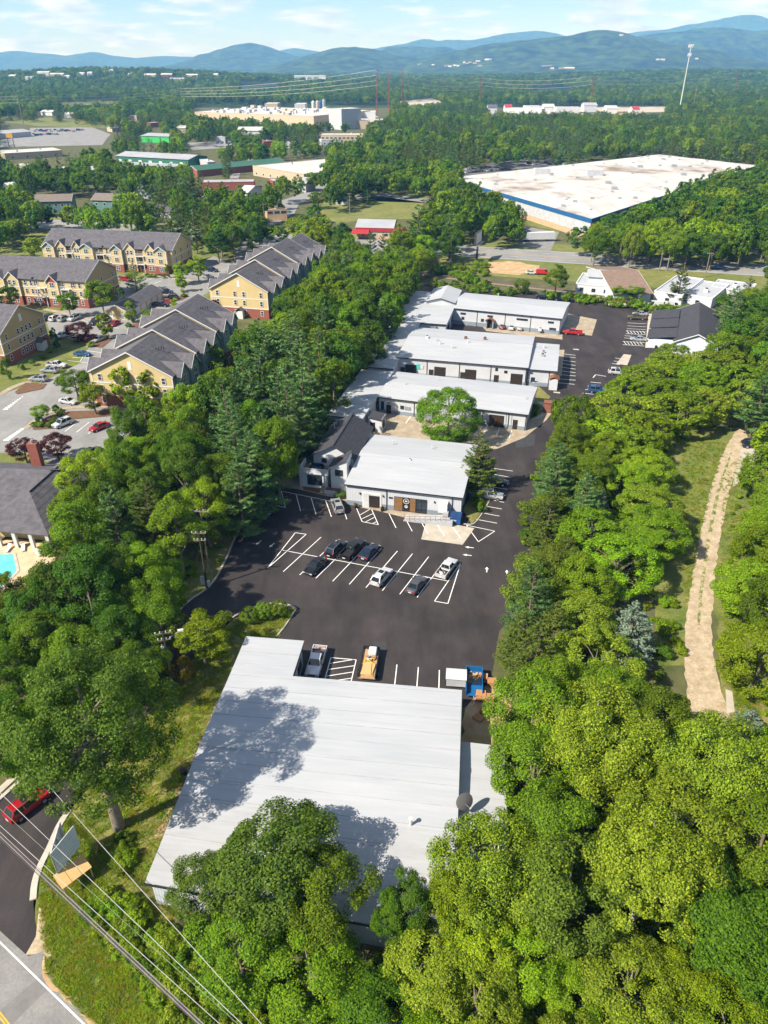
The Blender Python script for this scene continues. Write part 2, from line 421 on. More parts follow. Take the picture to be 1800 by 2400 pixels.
# hatched bay and lines behind the near warehouse
zl(690, 1490, .1447, [((590, 355), (1000, 390)), ((1000, 390), (905, 800)), ((590, 355), (470, 790)), ((570, 450), (960, 385)), ((545, 548), (975, 485)), ((520, 655), (950, 587)), ((500, 750), (925, 688))], w=0.12)
# upper lot
zl(1150, 600, .3918, [((820, 400), (932, 406)), ((818, 418), (930, 424)), ((815, 435), (930, 440)), ((808, 447), (930, 454)), ((808, 464), (928, 471)), ((800, 477), (845, 480)), ((798, 490), (842, 494)), ((790, 511), (922, 518)), ((790, 530), (918, 539)),
    ((430, 585), (507, 594)), ((425, 602), (508, 608)), ((410, 620), (508, 634)), ((405, 640), (508, 655)), ((400, 662), (508, 677)), ((400, 685), (508, 698)), ((400, 708), (508, 718)), ((400, 735), (508, 743)), ((400, 758), (502, 768)),
    ((745, 610), (790, 618)), ((735, 628), (780, 634)), ((725, 642), (770, 650)), ((612, 728), (628, 710)), ((628, 710), (690, 720)), ((598, 754), (660, 760)), ((580, 777), (640, 783)), ((565, 799), (625, 804)), ((550, 820), (615, 827))], w=0.2)
for k in range(6):
    zl(1150, 600, .3918, [((815 + 19 * k, 448), (829 + 19 * k, 465)), ((797 + 19 * k, 512), (812 + 19 * k, 531))], w=0.16)
zl(600, 600, .3617, [((1290, 403), (1245, 440)), ((1340, 407), (1310, 445)), ((1390, 412), (1362, 450)), ((1445, 418), (1415, 455)), ((1590, 430), (1565, 468)), ((1640, 435), (1615, 470))], w=0.2, z=0.024)
def arrow(px, az):
    c = P(*px); b = MB()
    b.add([(-.08, -.75, 0), (.08, -.75, 0), (.08, .1, 0), (.3, .1, 0), (0, .75, 0), (-.3, .1, 0), (-.08, .1, 0)], [(0, 1, 2, 6), (2, 3, 4), (2, 4, 6), (6, 4, 5)])
    b.build('painted_arrow', m_white_line, lot, (c.x, c.y, 0.013), -az)
for px, az in [((606, 1272), R(208)), ((637, 1278), R(208)), ((1100, 1283), R(-78)), ((1095, 1301), R(-78)), ((1141, 1335), R(8)), ((1188, 1342), R(8))]: arrow(px, az)

# concrete and kerbs
c_front = sheet('pavement', [(600, 1145), (640, 1112), (720, 1118), (818, 1160), (1065, 1212), (1062, 1240), (985, 1222), (880, 1196), (838, 1188), (800, 1170), (700, 1147), (640, 1138)], m_concrete, 0.014)
c_apron = sheet('concrete_apron', [(1000, 1217), (1112, 1238), (1084, 1277), (987, 1264)], m_concrete_pale, 0.016)
c_court = sheet('courtyard_slab', [(850, 1048), (880, 960), (1240, 985), (1300, 960), (1280, 985), (1230, 1025), (1165, 1052), (1100, 1060)], m_concrete, 0.014)
zl(650, 900, .3918, [((805, 180), (768, 236)), ((1260, 240), (1235, 300)), ((1335, 250), (1310, 310)), ((1402, 278), (1388, 320))], w=0.17, z=0.022, parent=c_court)
c_yard = sheet('service_yard_slab', [(890, 905), (925, 838), (1245, 872), (1305, 880), (1290, 905), (1250, 905), (1180, 925), (1000, 915)], m_concrete, 0.014)
c_walk = sheet('concrete_apron', [(1330, 735), (1399, 749), (1387, 787), (1310, 777)], m_concrete, 0.016)
c_wt = sheet('pavement', [(1307, 820), (1323, 820), (1316, 880), (1300, 890)], m_concrete, 0.016)
sheet('pavement', [(1520, 735), (1528, 735), (1524, 815), (1512, 815)], m_concrete_pale, 0.016)
sheet('pavement', [(1462, 830), (1480, 832), (1470, 856), (1444, 853)], m_concrete_pale, 0.018)
sheet('pavement', [(1125, 760), (1318, 782), (1318, 796), (1140, 776)], m_concrete, 0.016)
band('kerb', pxs([(546, 1448), (565, 1436), (600, 1423), (640, 1415), (672, 1418), (694, 1427)]), 0.32, 0.14, m_kerb, None, 0.0)['kind'] = 'structure'
band('kerb', pxs([(694, 1427), (672, 1462), (650, 1490)]), 0.16, 0.13, m_kerb, None, 0.0)['kind'] = 'structure'
band('kerb', pxs([(648, 1105), (608, 1165), (556, 1250), (525, 1320), (490, 1375), (430, 1420), (345, 1530)]), 0.3, 0.13, m_concrete_pale, None, 0.0)['kind'] = 'structure'
band('kerb', pxs([(158, 1905), (138, 1938), (115, 1990), (95, 2030), (82, 2070), (78, 2110)]), 0.62, 0.15, m_kerb, None, 0.0)['kind'] = 'structure'
band('kerb', pxs([(-20, 1890), (0, 1873), (95, 1788), (160, 1730)]), 0.42, 0.15, m_kerb, None, 0.0)['kind'] = 'structure'
band('pavement', pxs([(-20, 1869), (0, 1853), (90, 1770), (160, 1712)]), 0.8, 0.10, m_concrete_pale, None, 0.0)['kind'] = 'structure'

# road in the corner
road = sheet('road', [(-80, 2115), (0, 2182), (66, 2242), (100, 2230), (108, 2285), (150, 2335), (215, 2395), (260, 2440), (-80, 2480)], m_asphalt_grey, 0.012)
line((-60, 2150), (215, 2418), 0.14, 'edge_line', 0.018, parent=road)
for k in (0, 1): line((-40, 2322 + 12 * k), (60, 2450 + 12 * k), 0.13, 'centre_line', 0.018, m_yellow_line, road)
sheet('tar_patch', [(0, 2368), (110, 2275), (130, 2300), (30, 2400), (0, 2400)], mat('tar_grey', (0.15, 0.145, 0.14), 0.9, scale=1.0, col2=(0.2, 0.19, 0.18), coords='World'), 0.0155, road)
sheet('verge', organic([(88, 2205), (100, 2225), (112, 2285), (160, 2338), (262, 2440), (420, 2440), (350, 2300), (300, 2160), (240, 2060), (205, 1965), (165, 1900), (120, 1990), (88, 2070), (82, 2130)], 0.9, 0.18, 6), m_grass, 0.008, world_pts=True)
sheet('verge_strip', [(640, 1500), (655, 1488), (693, 1428), (672, 1420), (640, 1417), (600, 1427), (548, 1450), (480, 1512), (330, 1692), (160, 1905), (165, 1960), (240, 2160), (400, 2200), (500, 1900)], m_grass_dry, 0.009)
sheet('pole_verge', organic([(330, 1540), (425, 1415), (490, 1370), (520, 1325), (550, 1255), (605, 1163), (640, 1112), (560, 1150), (480, 1250), (420, 1400), (320, 1500)], 1.2, 0.25, 7), m_grass_dry, 0.005, world_pts=True)
sheet('gravel_shoulder', organic([(104, 2232), (112, 2285), (160, 2338), (262, 2440), (245, 2440), (150, 2344), (100, 2290)], 0.8, 0.22, 4), m_dirt, 0.0165, world_pts=True)
sheet('gravel_bed', organic([(512, 1635), (530, 1635), (470, 1810), (385, 1960), (362, 1960), (420, 1840)], 0.6, 0.12, 9), mat('river_stone', (0.16, 0.10, 0.06), 0.95, scale=3.5, col2=(0.42, 0.30, 0.19), coords='World', bump=1.0, bscale=8, detail=8, fac=(0.4, 0.62)), 0.013, world_pts=True)

sheet('dirt_yard', organic([(1090, 1660), (1150, 1600), (1200, 1640), (1200, 1730), (1150, 1970), (1070, 1970)], 1.2, 0.4, 5), m_dirt, 0.0095, world_pts=True)
sheet('verge_corner', [(60, 2238), (84, 2195), (92, 2120), (120, 2200), (120, 2260), (104, 2235)], m_gravel, 0.0105)
# lawn and dirt track on the right
sheet('lawn', [(1540, 1010), (1760, 1000), (1720, 1100), (1640, 1400), (1620, 1560), (1540, 1560), (1530, 1300)], m_grass, 0.006)
sheet('lawn', organic([(1690, 1100), (1745, 1060), (1850, 1060), (1850, 1560), (1690, 1530), (1672, 1400), (1680, 1250)], 1.5, .4, 31), m_grass, 0.0055, world_pts=True)
sheet('lawn', [(1680, 1500), (1800, 1560), (1900, 1760), (1900, 2200), (1750, 2050), (1700, 1720)], m_grass_dry, 0.005)
track = sheet('dirt_track', organic([(1728, 1005), (1758, 1005), (1740, 1060), (1712, 1140), (1690, 1240), (1676, 1340), (1668, 1450), (1672, 1540), (1690, 1620), (1712, 1680), (1740, 1760), (1640, 1750), (1612, 1640), (1604, 1560), (1606, 1460), (1618, 1380), (1632, 1300), (1652, 1200), (1676, 1110), (1700, 1050)], 0.8, 0.16, 3), m_gravel, 0.010, world_pts=True)
sheet('grass_crown', [(1712, 1060), (1716, 1060), (1685, 1160), (1662, 1280), (1645, 1400), (1639, 1480), (1633, 1480), (1638, 1395), (1654, 1275), (1678, 1155)], mat('track_grass', (0.13, 0.16, 0.035), 0.95, scale=0.7, col2=(0.42, 0.34, 0.22), coords='World', detail=10, fac=(0.44, 0.56)), 0.014, track)
sheet('concrete_pad', [(1700, 1615), (1716, 1620), (1722, 1668), (1704, 1672)], m_concrete_pale, 0.016)
sheet('driveway', [(1742, 1035), (1800, 1035), (1800, 1075), (1720, 1140), (1716, 1138)], m_concrete_pale, 0.012)

# apartment grounds
sheet('apartment_lawn', [(-40, 1120), (260, 1100), (330, 930), (480, 800), (560, 660), (500, 590), (60, 520), (-40, 530)], m_grass, 0.004)
apt_lot = sheet('apartment_car_park', [(-40, 1062), (60, 1062), (130, 1090), (300, 1085), (330, 950), (235, 870), (110, 892), (-40, 935)], m_asphalt_lot, 0.020)
sheet('apartment_car_park', [(105, 893), (240, 873), (305, 770), (215, 800), (190, 850)], m_asphalt_lot, 0.024)
sheet('apartment_car_park', [(215, 801), (305, 771), (420, 722), (495, 682), (545, 620), (500, 600), (420, 640), (345, 652), (285, 657), (275, 692), (150, 727), (105, 742), (120, 787)], m_asphalt_lot, 0.028)
def apl(segs, w=0.16): zl(0, 800, .3617, segs, w=w, z=0.036, parent=apt_lot)
apl([((505, 520), (420, 585)), ((578, 525), (495, 590)), ((640, 545), (570, 600)), ((280, 690), (240, 730))])
apl([((540, 95), (520, 130)), ((470, 105), (650, 110)), ((440, 125), (560, 138)), ((640, 45), (560, 35)), ((560, 60), (660, 75))])
for k in range(9): apl([((20 + 15 * k, 440 - 10 * k), (52 + 12 * k, 440 - 10 * k))], 0.5)
for k in range(9): apl([((22 + 14 * k, 640 - 9 * k), (58 + 12 * k, 642 - 9 * k))], 0.5)
zl(0, 500, .3617, [((530, 690), (570, 705)), ((520, 725), (560, 735)), ((640, 700), (600, 735)), ((700, 735), (770, 745)), ((945, 435), (985, 425)), ((1000, 455), (1040, 440))], z=0.036, parent=apt_lot, w=0.16)
for pts in ([(75, 1000), (118, 975), (160, 965), (262, 962), (268, 975), (150, 985), (130, 1005), (78, 1008)],):
    sheet('planting_island', pts, m_mulch, 0.14); 
sheet('planting_island', [(35, 920), (60, 898), (110, 900), (100, 912), (40, 925)], m_mulch, 0.14)
sheet('planting_island', [(205, 800), (270, 790), (240, 815), (225, 815)], m_mulch, 0.12)
sheet('planting_island', [(405, 700), (440, 688), (442, 695), (425, 705)], m_mulch, 0.12)
sheet('planting_island', [(295, 765), (325, 757), (328, 766), (305, 772)], m_mulch, 0.12)
band('pavement', pxs([(60, 1005), (100, 975), (160, 957), (262, 953), (330, 960)]), 1.4, 0.10, m_concrete, None, 0.0)['kind'] = 'structure'
band('pavement', pxs([(0, 925), (50, 900), (110, 890)]), 1.6, 0.10, m_concrete, None, 0.0)['kind'] = 'structure'
band('pavement', pxs([(335, 642), (420, 655), (500, 660)]), 1.6, 0.10, m_concrete, None, 0.0)['kind'] = 'structure'
band('pavement', pxs([(105, 725), (200, 745), (250, 770)]), 1.6, 0.10, m_concrete, None, 0.0)['kind'] = 'structure'
sheet('pool_terrace', [(-60, 1285), (30, 1262), (130, 1275), (130, 1330), (40, 1380), (-60, 1420)], mat('terrace_tan', (0.50, 0.36, 0.22), 0.9, scale=0.8, col2=(0.62, 0.47, 0.31), coords='World'), 0.024)
m_pool = mat('pool_water', (0.10, 0.52, 0.50), 0.08, scale=0.9, col2=(0.17, 0.62, 0.58), coords='World', bump=0.3, bscale=3, spec=0.5)
sheet('pool', [(-60, 1300), (32, 1300), (40, 1338), (-10, 1390), (-60, 1400)], m_pool, 0.040)
band('pool_coping', pxs([(-60, 1298), (34, 1298), (43, 1338), (-8, 1392)]), 0.5, 0.09, m_kerb, None, 0.0, 1)['kind'] = 'structure'

# rail line, highway and verges
hw0, hw1 = P(1010, 583).xy, P(1800, 634).xy
hd = (hw1 - hw0).normalized(); hn = Vector((-hd.y, hd.x))
def hpt(s_, o_): return hw0 + hd * s_ + hn * o_
def hrect(name, s0, s1, o0, o1, m, z, parent=None):
    return sheet(name, [hpt(s0, o0), hpt(s1, o0), hpt(s1, o1), hpt(s0, o1)], m, z, parent, True)
hrect('roadside_grass', -260, 420, -40, 26, m_grass_far, 0.010)
hwy = hrect('highway', -300, 450, -10.6, 10.6, m_highway, 0.030)
for off in (-9.6, 9.6): hrect('edge_line', -300, 450, off - .09, off + .09, m_white_line, 0.045, hwy)
for off in (-.25, .25): hrect('centre_line', -300, 450, off - .07, off + .07, m_yellow_line, 0.045, hwy)
for k in range(-18, 34):
    for off in (-4.8, 4.8): hrect('lane_dash', k * 12, k * 12 + 3, off - .07, off + .07, m_white_line, 0.045, hwy)
sheet('dirt_clearing', organic([(1140, 615), (1190, 612), (1265, 622), (1255, 636), (1215, 645), (1150, 640)], 4, 1.2, 8), m_dirt, 0.022, world_pts=True)
rail_path = pxs([(940, 634), (1010, 645), (1200, 668), (1330, 683), (1500, 706), (1680, 729), (1850, 752)])
band('rail_bed', rail_path, 3.6, 0.18, m_ballast, None, 0.0)['kind'] = 'structure'
m_rail = mat('rail_steel', (0.16, 0.11, 0.085), 0.45, metal=0.6)
m_tie = mat('timber_tie', (0.10, 0.075, 0.055), 0.9)
rl = thing('railway_track', 'rusty single railway track crossing behind the white-roofed shops', 'railway')
_L, _R = strip_pts(resample(rail_path, 3), 1.44)
for side in (_L, _R):
    b = MB()
    for i in range(len(side) - 1):
        a, c = Vector(side[i]), Vector(side[i + 1]); n = (c - a).normalized(); n = Vector((-n.y, n.x)) * 0.045
        b.slab((*(a + n), .40), (*(a - n), .40), (*(c - n), .40), (*(c + n), .40), .14)
    b.build('rail', m_rail, rl)
_tie = MB().box(-1.3, 1.3, -.13, .13, .12, .27).mesh('tie', m_tie)
_rp = resample(rail_path, 3); _acc = 0.0
for i in range(len(_rp) - 1):
    a, c = _rp[i], _rp[i + 1]; ln = (c - a).length; d = (c - a) / ln; t = -_acc % 0.8
    while t < ln:
        p = a + d * t
        if 18 < p.x < 120: link('tie', _tie, rl, (p.x, p.y, 0), math.atan2(d.y, d.x) + math.pi / 2)
        t += 0.8
    _acc += ln

# middle distance clearings
sheet('lawn', [(745, 500), (760, 470), (860, 462), (990, 470), (1000, 515), (870, 512), (790, 525)], m_grass_far, 0.03)
sheet('lawn', [(880, 460), (980, 440), (1010, 445), (1005, 470), (900, 468)], m_grass_far, 0.03)
sheet('side_road', [(560, 560), (630, 510), (660, 470), (720, 450), (755, 428), (775, 432), (745, 455), (700, 480), (690, 500), (590, 560)], m_highway, 0.05)
sheet('side_road', [(760, 470), (830, 458), (900, 452), (1005, 468), (1005, 476), (900, 462), (820, 470)], m_highway, 0.06)
sheet('side_road', [(540, 395), (560, 378), (592, 372), (595, 392), (565, 400), (555, 430), (540, 430)], m_highway, 0.05)
sheet('side_road', [(0, 345), (240, 340), (255, 318), (215, 312), (60, 315), (0, 330)], m_highway, 0.05)
sheet('car_park', [(70, 300), (215, 298), (260, 315), (240, 335), (70, 335)], m_asphalt_lot, 0.08)
sheet('car_park', [(1085, 395), (1180, 378), (1310, 372), (1325, 385), (1200, 410), (1090, 415)], mat('asphalt_old', (0.11, 0.105, 0.10), 0.9, scale=0.1, col2=(0.17, 0.16, 0.155), coords='World'), 0.08)
sheet('lawn', [(1230, 510), (1330, 520), (1310, 545), (1238, 528)], m_grass, 0.05)
sheet('loading_yard', [(1225, 530), (1310, 545), (1290, 590), (1220, 575)], m_asphalt_grey, 0.06)
sheet('car_park', [(840, 562), (930, 550), (1000, 575), (930, 610), (850, 590)], m_asphalt_lot, 0.06)
sheet('car_park', [(600, 640), (650, 560), (600, 545), (560, 560), (540, 640)], m_asphalt_lot, 0.05)
sheet('cleared_slope', [(0, 285), (0, 272), (120, 276), (260, 288), (250, 300), (90, 296)], m_grass_far, 0.10)
sheet('car_park', [(460, 275), (860, 262), (900, 280), (840, 292), (480, 300)], m_concrete_pale, 0.10)
sheet('dirt_slope', [(1290, 262), (1500, 262), (1540, 300), (1440, 312), (1300, 290)], m_dirt, 0.10)
sheet('dirt_slope', [(1560, 292), (1660, 292), (1670, 335), (1570, 320)], m_dirt, 0.10)
sheet('car_park', [(1180, 252), (1560, 250), (1600, 262), (1200, 268)], m_concrete_pale, 0.10)
# ---------------------------------------------------------------- building materials
def ribbed(name, col, pitch, axis='X', var=0.06, rough=0.5, strength=0.5, scale=0.4, col2=None):
    m = mat(name, col, rough, var=var, scale=scale, spec=0.4, col2=col2)
    n, l = m.node_tree.nodes, m.node_tree.links
    t = n.new('ShaderNodeTexCoord'); w = n.new('ShaderNodeTexWave'); w.bands_direction = axis; w.wave_profile = 'SIN'
    w.inputs['Scale'].default_value = 2 * math.pi / pitch / 20 * 1.0
    l.new(t.outputs['Object'], w.inputs['Vector'])
    bp = n.new('ShaderNodeBump'); bp.inputs['Strength'].default_value = strength; bp.inputs['Distance'].default_value = 0.04
    l.new(w.outputs['Fac'], bp.inputs['Height']); l.new(bp.outputs[0], n['Principled BSDF'].inputs['Normal'])
    return m
m_wall_w = ribbed('white_metal_wall', (0.48, 0.50, 0.53), 0.3)
m_wall_g = mat('grey_base_paint', (0.20, 0.24, 0.28), 0.7, var=0.08)
m_wall_s = mat('white_stucco', (0.53, 0.545, 0.565), 0.8, var=0.05, scale=1.0)
m_roof_w = mat('white_metal_roof', (0.355, 0.37, 0.39), 0.55, scale=0.22, col2=(0.415, 0.425, 0.443), spec=0.3, detail=8, stretch=(0.35, 1.6, 1), fine=(1.1, .93, 1.05, (.12, 2.2, 1)))
m_roof_w2 = mat('white_metal_roof_aged', (0.315, 0.316, 0.318), 0.55, scale=0.25, col2=(0.39, 0.395, 0.407), spec=0.3, detail=9, stretch=(0.5, 1.2, 1), fac=(0.30, 0.55), fine=(1.1, .90, 1.04, (.12, 2.2, 1)))
m_trim_d = mat('dark_trim', (0.022, 0.023, 0.026), 0.5, var=0.1)
m_trim_w = mat('white_trim', (0.60, 0.60, 0.595), 0.6, var=0.04)
m_door_d = mat('dark_brown_door', (0.030, 0.023, 0.020), 0.5, var=0.1)
m_glass = mat('window_glass', (0.025, 0.035, 0.045), 0.06, var=0.3, scale=0.8, spec=0.6)
m_shingle = mat('charcoal_shingle', (0.036, 0.036, 0.042), 0.9, scale=1.4, col2=(0.062, 0.062, 0.072), bump=0.7, bscale=14, detail=9)
m_shingle_g = mat('grey_shingle', (0.072, 0.069, 0.077), 0.92, scale=0.9, col2=(0.128, 0.120, 0.132), bump=0.7, bscale=10, detail=10)
m_wood = mat('brown_plank', (0.16, 0.085, 0.035), 0.6, scale=2.0, col2=(0.25, 0.14, 0.06), stretch=(0.3, 1, 6))
m_pvc = mat('vent_grey', (0.52, 0.53, 0.54), 0.5)
m_rust = mat('rust_steel', (0.20, 0.085, 0.045), 0.8, var=0.3, scale=3)
m_blue_bin = mat('blue_bin_paint', (0.012, 0.085, 0.30), 0.45, var=0.15, scale=1.5)
m_black = mat('black_plastic', (0.018, 0.018, 0.02), 0.5)
m_metal = mat('galvanised', (0.42, 0.43, 0.44), 0.4, metal=0.5, var=0.1)

def wall_shell(w, d, zf, zb, zr, vr):
    """four walls with low gable ends, ridge along u at v=vr"""
    b = MB()
    b.add([(0, 0, 0), (w, 0, 0), (w, d, 0), (0, d, 0), (0, 0, zf), (w, 0, zf), (w, d, zb), (0, d, zb), (0, vr, zr), (w, vr, zr)],
          [(0, 1, 5, 4), (2, 3, 7, 6), (1, 2, 6, 9, 5), (3, 0, 4, 8, 7), (4, 5, 9, 8), (8, 9, 6, 7)])
    return b
def roof_strips(t, w, v0, v1, z0, z1, over, mats, step=2.3, x0=0.0, name='roof_panel', skew=0.0):
    """lapped metal sheets from the eave (v0,z0) up to the ridge (v1,z1)"""
    n = max(1, round(abs(v1 - v0) / step))
    for i in range(n):
        a, c = i / n, (i + 1) / n
        va, vb = v0 + (v1 - v0) * a, v0 + (v1 - v0) * c
        za, zb = z0 + (z1 - z0) * a, z0 + (z1 - z0) * c
        lap = 0.10 * (1 if v1 > v0 else -1)
        up = 0.06 + 0.012 * (i % 2)
        sk = skew * (1 - a), skew * (1 - c)
        b = MB().slab((x0 - over, va - lap, za + up + 0.02), (x0 + w + over, va - lap + sk[0], za + up + 0.02), (x0 + w + over, vb + sk[1], zb + up), (x0 - over, vb, zb + up), 0.06)
        b.build(name, mats[i % len(mats)] if isinstance(mats, (list, tuple)) else mats, t)
def overhead_door(t, u0, u1, z0, z1, v, m=None, n=4):
    d = MB().box(u0 - .08, u1 + .08, v - .03, v + .05, z0, z1 + .08).build('overhead_door', m_trim_d, t)
    h = (z1 - z0) / n
    for i in range(n):
        MB().box(u0, u1, v - .07, v - .028, z0 + i * h + .02, z0 + (i + 1) * h - .02).build('door_panel', m or m_door_d, d)
    return d
def door(t, u0, u1, z0, z1, v, m=None):
    d = MB().box(u0, u1, v - .07, v + .02, z0, z1).build('door', m or m_door_d, t)
    MB().box(u0 - .07, u0 - .002, v - .05, v + .02, z0, z1 + .07).box(u1 + .002, u1 + .07, v - .05, v + .02, z0, z1 + .07).build('door_frame', m_trim_d, d)
    MB().box(u1 - .16, u1 - .10, v - .12, v - .07, z0 + .95, z0 + 1.1).build('handle', m_metal, d)
    return d
def window(t, u0, u1, z0, z1, v, fm=None, nx=1, nz=1, axis='v', sgn=-1, gm=None):
    """framed window on a wall; axis 'v': wall faces -v/+v, 'u': wall faces +u/-u"""
    fm = fm or m_trim_d; gm = gm or m_glass
    def bx(b, a0, a1, d0, d1, zz0, zz1):
        d0, d1 = sorted((v + sgn * d0, v + sgn * d1))
        return b.box(a0, a1, d0, d1, zz0, zz1) if axis == 'v' else b.box(d0, d1, a0, a1, zz0, zz1)
    f = 0.09
    b = MB()
    bx(b, u0, u1, -.01, .07, z0, z0 + f); bx(b, u0, u1, -.01, .07, z1 - f, z1)
    bx(b, u0, u0 + f, -.01, .068, z0 + f, z1 - f); bx(b, u1 - f, u1, -.01, .068, z0 + f, z1 - f)
    for i in range(1, nx): c = u0 + (u1 - u0) * i / nx; bx(b, c - .03, c + .03, -.01, .066, z0 + f, z1 - f)
    for i in range(1, nz): c = z0 + (z1 - z0) * i / nz; bx(b, u0 + f, u1 - f, -.01, .064, c - .03, c + .03)
    wdw = b.build('window', fm, t)
    g = MB(); bx(g, u0 + f, u1 - f, -.01, .03, z0 + f, z1 - f)
    g.build('pane', gm, wdw)
    return wdw
def pipe(t, u, v, z, h=0.9, r=0.10, name='vent_pipe', m=None):
    p = MB().tube([(u, v, z - .1), (u, v, z + h)], r, 8).tube([(u, v, z + h), (u, v, z + h + .12)], r * 1.5, 8).build(name, m or m_pvc, t)
    return p
def hvac(t, u, v, z, s=1.0, m=None):
    b = MB().box(u - .5 * s, u + .5 * s, v - .45 * s, v + .45 * s, z - .05, z + .85 * s).build('rooftop_unit', m or m_rust, t)
    MB().tube([(u, v, z + .85 * s), (u, v, z + 1.0 * s)], .35 * s, 10).build('fan_housing', m_black, b)
    return b

def shed(name, label, org, a, w, d, eave, rise, fr=0.5, base=1.1, posts=(), roof_mats=None, group=None, zb=None):
    t = thing(name, label, 'building', (org[0], org[1], 0), -R(a), group)
    zr = eave + rise; vr = d * fr; zb = eave if zb is None else zb
    wall_shell(w, d, eave, zb, zr, vr).build('wall', m_wall_w, t)
    if base:
        MB().box(-.04, w + .04, -.04, .0, 0, base).box(-.04, 0, .0, d, 0, base).box(w, w + .04, .0, d, 0, base).build('grey_base_band', m_wall_g, t)
    rm = roof_mats or m_roof_w
    roof_strips(t, w, -.35, vr, eave - .02, zr, .25, rm)
    roof_strips(t, w, d + .3, vr, zb - .02, zr, .25, rm)
    MB().box(-.25, w + .25, vr - .22, vr + .22, zr + .085, zr + .115).build('ridge_cap', m_roof_w, t)
    MB().box(-.27, w + .27, -.52, -.36, eave - .17, eave + .03).build('gutter', m_trim_d, t)
    for u in posts:
        MB().box(u - .06, u + .06, -.14, -.045, 0, eave - .18).build('downpipe', m_trim_d, t)
    for u in (-.26, w + .26):
        for va, vb, za, zb2 in ((-.4, vr, eave - .03, zr), (vr + .01, d + .35, zr, zb - .03)):
            b = MB(); b.add([(u - .03, va, za - .14), (u + .03, va, za - .14), (u + .03, vb, zb2 - .14), (u - .03, vb, zb2 - .14), (u - .03, va, za + .06), (u + .03, va, za + .06), (u + .03, vb, zb2 + .06), (u - .03, vb, zb2 + .06)],
                  [(0, 3, 2, 1), (4, 5, 6, 7), (0, 1, 5, 4), (1, 2, 6, 5), (2, 3, 7, 6), (3, 0, 4, 7)])
            b.build('rake_trim', m_trim_d if u < 0 else m_pvc, t)
    return t

# ---------------------------------------------------------------- near warehouse (L-shaped)
t = thing('warehouse', 'nearest L-shaped warehouse with broad pale metal roof dappled by tree shadow', 'building', (-22.1, 41.0, 0), -R(6.5))
EV, RI, VR = 4.2, 0.62, 15.6
def near_z(v): return EV + RI * (v / VR if v < VR else 1 - (v - VR) / (34.1 - VR) * 1.05)
b = MB()
pts = [(0, 0), (28.4, -2.0), (28.4, 27.2), (7.3, 27.2), (7.3, 34.1), (0, 34.1)]
for i in range(6):
    p, q = pts[i], pts[(i + 1) % 6]
    n = max(1, int(abs(q[1] - p[1]) / 2))
    for k in range(n):
        a0 = [p[j] + (q[j] - p[j]) * k / n for j in (0, 1)]; a1 = [p[j] + (q[j] - p[j]) * (k + 1) / n for j in (0, 1)]
        b.quad((*a0, 0), (*a1, 0), (*a1, near_z(max(0, a1[1])) - .02), (*a0, near_z(max(0, a0[1])) - .02))
b.build('wall', m_wall_w, t)
N = 7
for i in range(N):
    va, vb = -.35 + (VR + .35) * i / N, -.35 + (VR + .35) * (i + 1) / N
    sa, sb = -2.0 * (1 - i / N), -2.0 * (1 - (i + 1) / N)
    u_ = .05 + .012 * (i % 2)
    MB().slab((-.3, va - .1, near_z(max(0, va)) + u_ + .02), (28.7, va - .1 + sa, near_z(max(0, va)) + u_ + .02), (28.7, vb + sb, near_z(vb) + u_), (-.3, vb, near_z(vb) + u_), .06).build('roof_panel', m_roof_w2 if i < 4 else m_roof_w, t)
vs = [34.4, 31.0, 27.5, 24.6, 21.6, 18.6, VR]
for i in range(6):
    va, vb = vs[i], vs[i + 1]; u_ = .05 + .012 * (i % 2)
    wu = 7.6 if i < 2 else 28.7
    MB().slab((-.3, va + .1, near_z(va) + u_ + .02), (wu, va + .1, near_z(va) + u_ + .02), (wu, vb, near_z(vb) + u_), (-.3, vb, near_z(vb) + u_), .06).build('roof_panel', m_roof_w, t)
m_seam = mat('seam_grey', (0.315, 0.32, 0.33), 0.6, var=0.18, scale=0.8)
for k_ in range(1, 15):
    v_ = k_ * 2.25 if k_ * 2.25 < 33.8 else 33.5
    if abs(v_ - VR) < .6: continue
    sk_ = -2.0 * max(0, 1 - v_ / VR); wu_ = 28.6 if v_ < 27.2 else 7.5
    MB().slab((-.28, v_ - .03, near_z(v_) + .093), (wu_, v_ - .03 + sk_, near_z(v_) + .093), (wu_, v_ + .03 + sk_, near_z(v_) + .10), (-.28, v_ + .03, near_z(v_) + .10), .05).build('lap_seam', m_seam, t)
MB().box(-.3, 28.7, VR - .3, VR + .3, EV + RI + .082, EV + RI + .11).build('ridge_cap', m_roof_w, t)
MB().add([(-.34, -.5, EV - .15), (28.74, -2.5, EV - .15), (28.74, -2.62, EV - .15), (-.34, -.62, EV - .15), (-.34, -.5, EV + .03), (28.74, -2.5, EV + .03), (28.74, -2.62, EV + .03), (-.34, -.62, EV + .03)], [(0, 1, 2, 3), (4, 5, 6, 7), (0, 1, 5, 4), (2, 3, 7, 6), (1, 2, 6, 5), (3, 0, 4, 7)]).build('gutter', m_trim_d, t)
MB().box(28.4, 28.78, -2.0, 27.5, EV - .2, EV - .06).build('rake_trim', m_trim_w, t)
MB().box(7.3, 7.66, 27.6, 34.4, EV - .2, EV + .0).build('rake_trim', m_trim_d, t)
MB().box(-.36, -.05, 0, 34.3, EV - .2, EV + .0).build('rake_trim', m_trim_w, t)
for v0, v1, z0, z1 in ((28.4, 29.7, .0, 2.4), (31.2, 33.2, .9, 2.3)): window(t, v0, v1, z0, z1, 7.3, axis='u', sgn=1)
pipe(t, 24.0, 8.2, near_z(8.2), 1.0, .16)
pipe(t, 3.0, 12.2, near_z(12.2), .5, .12)
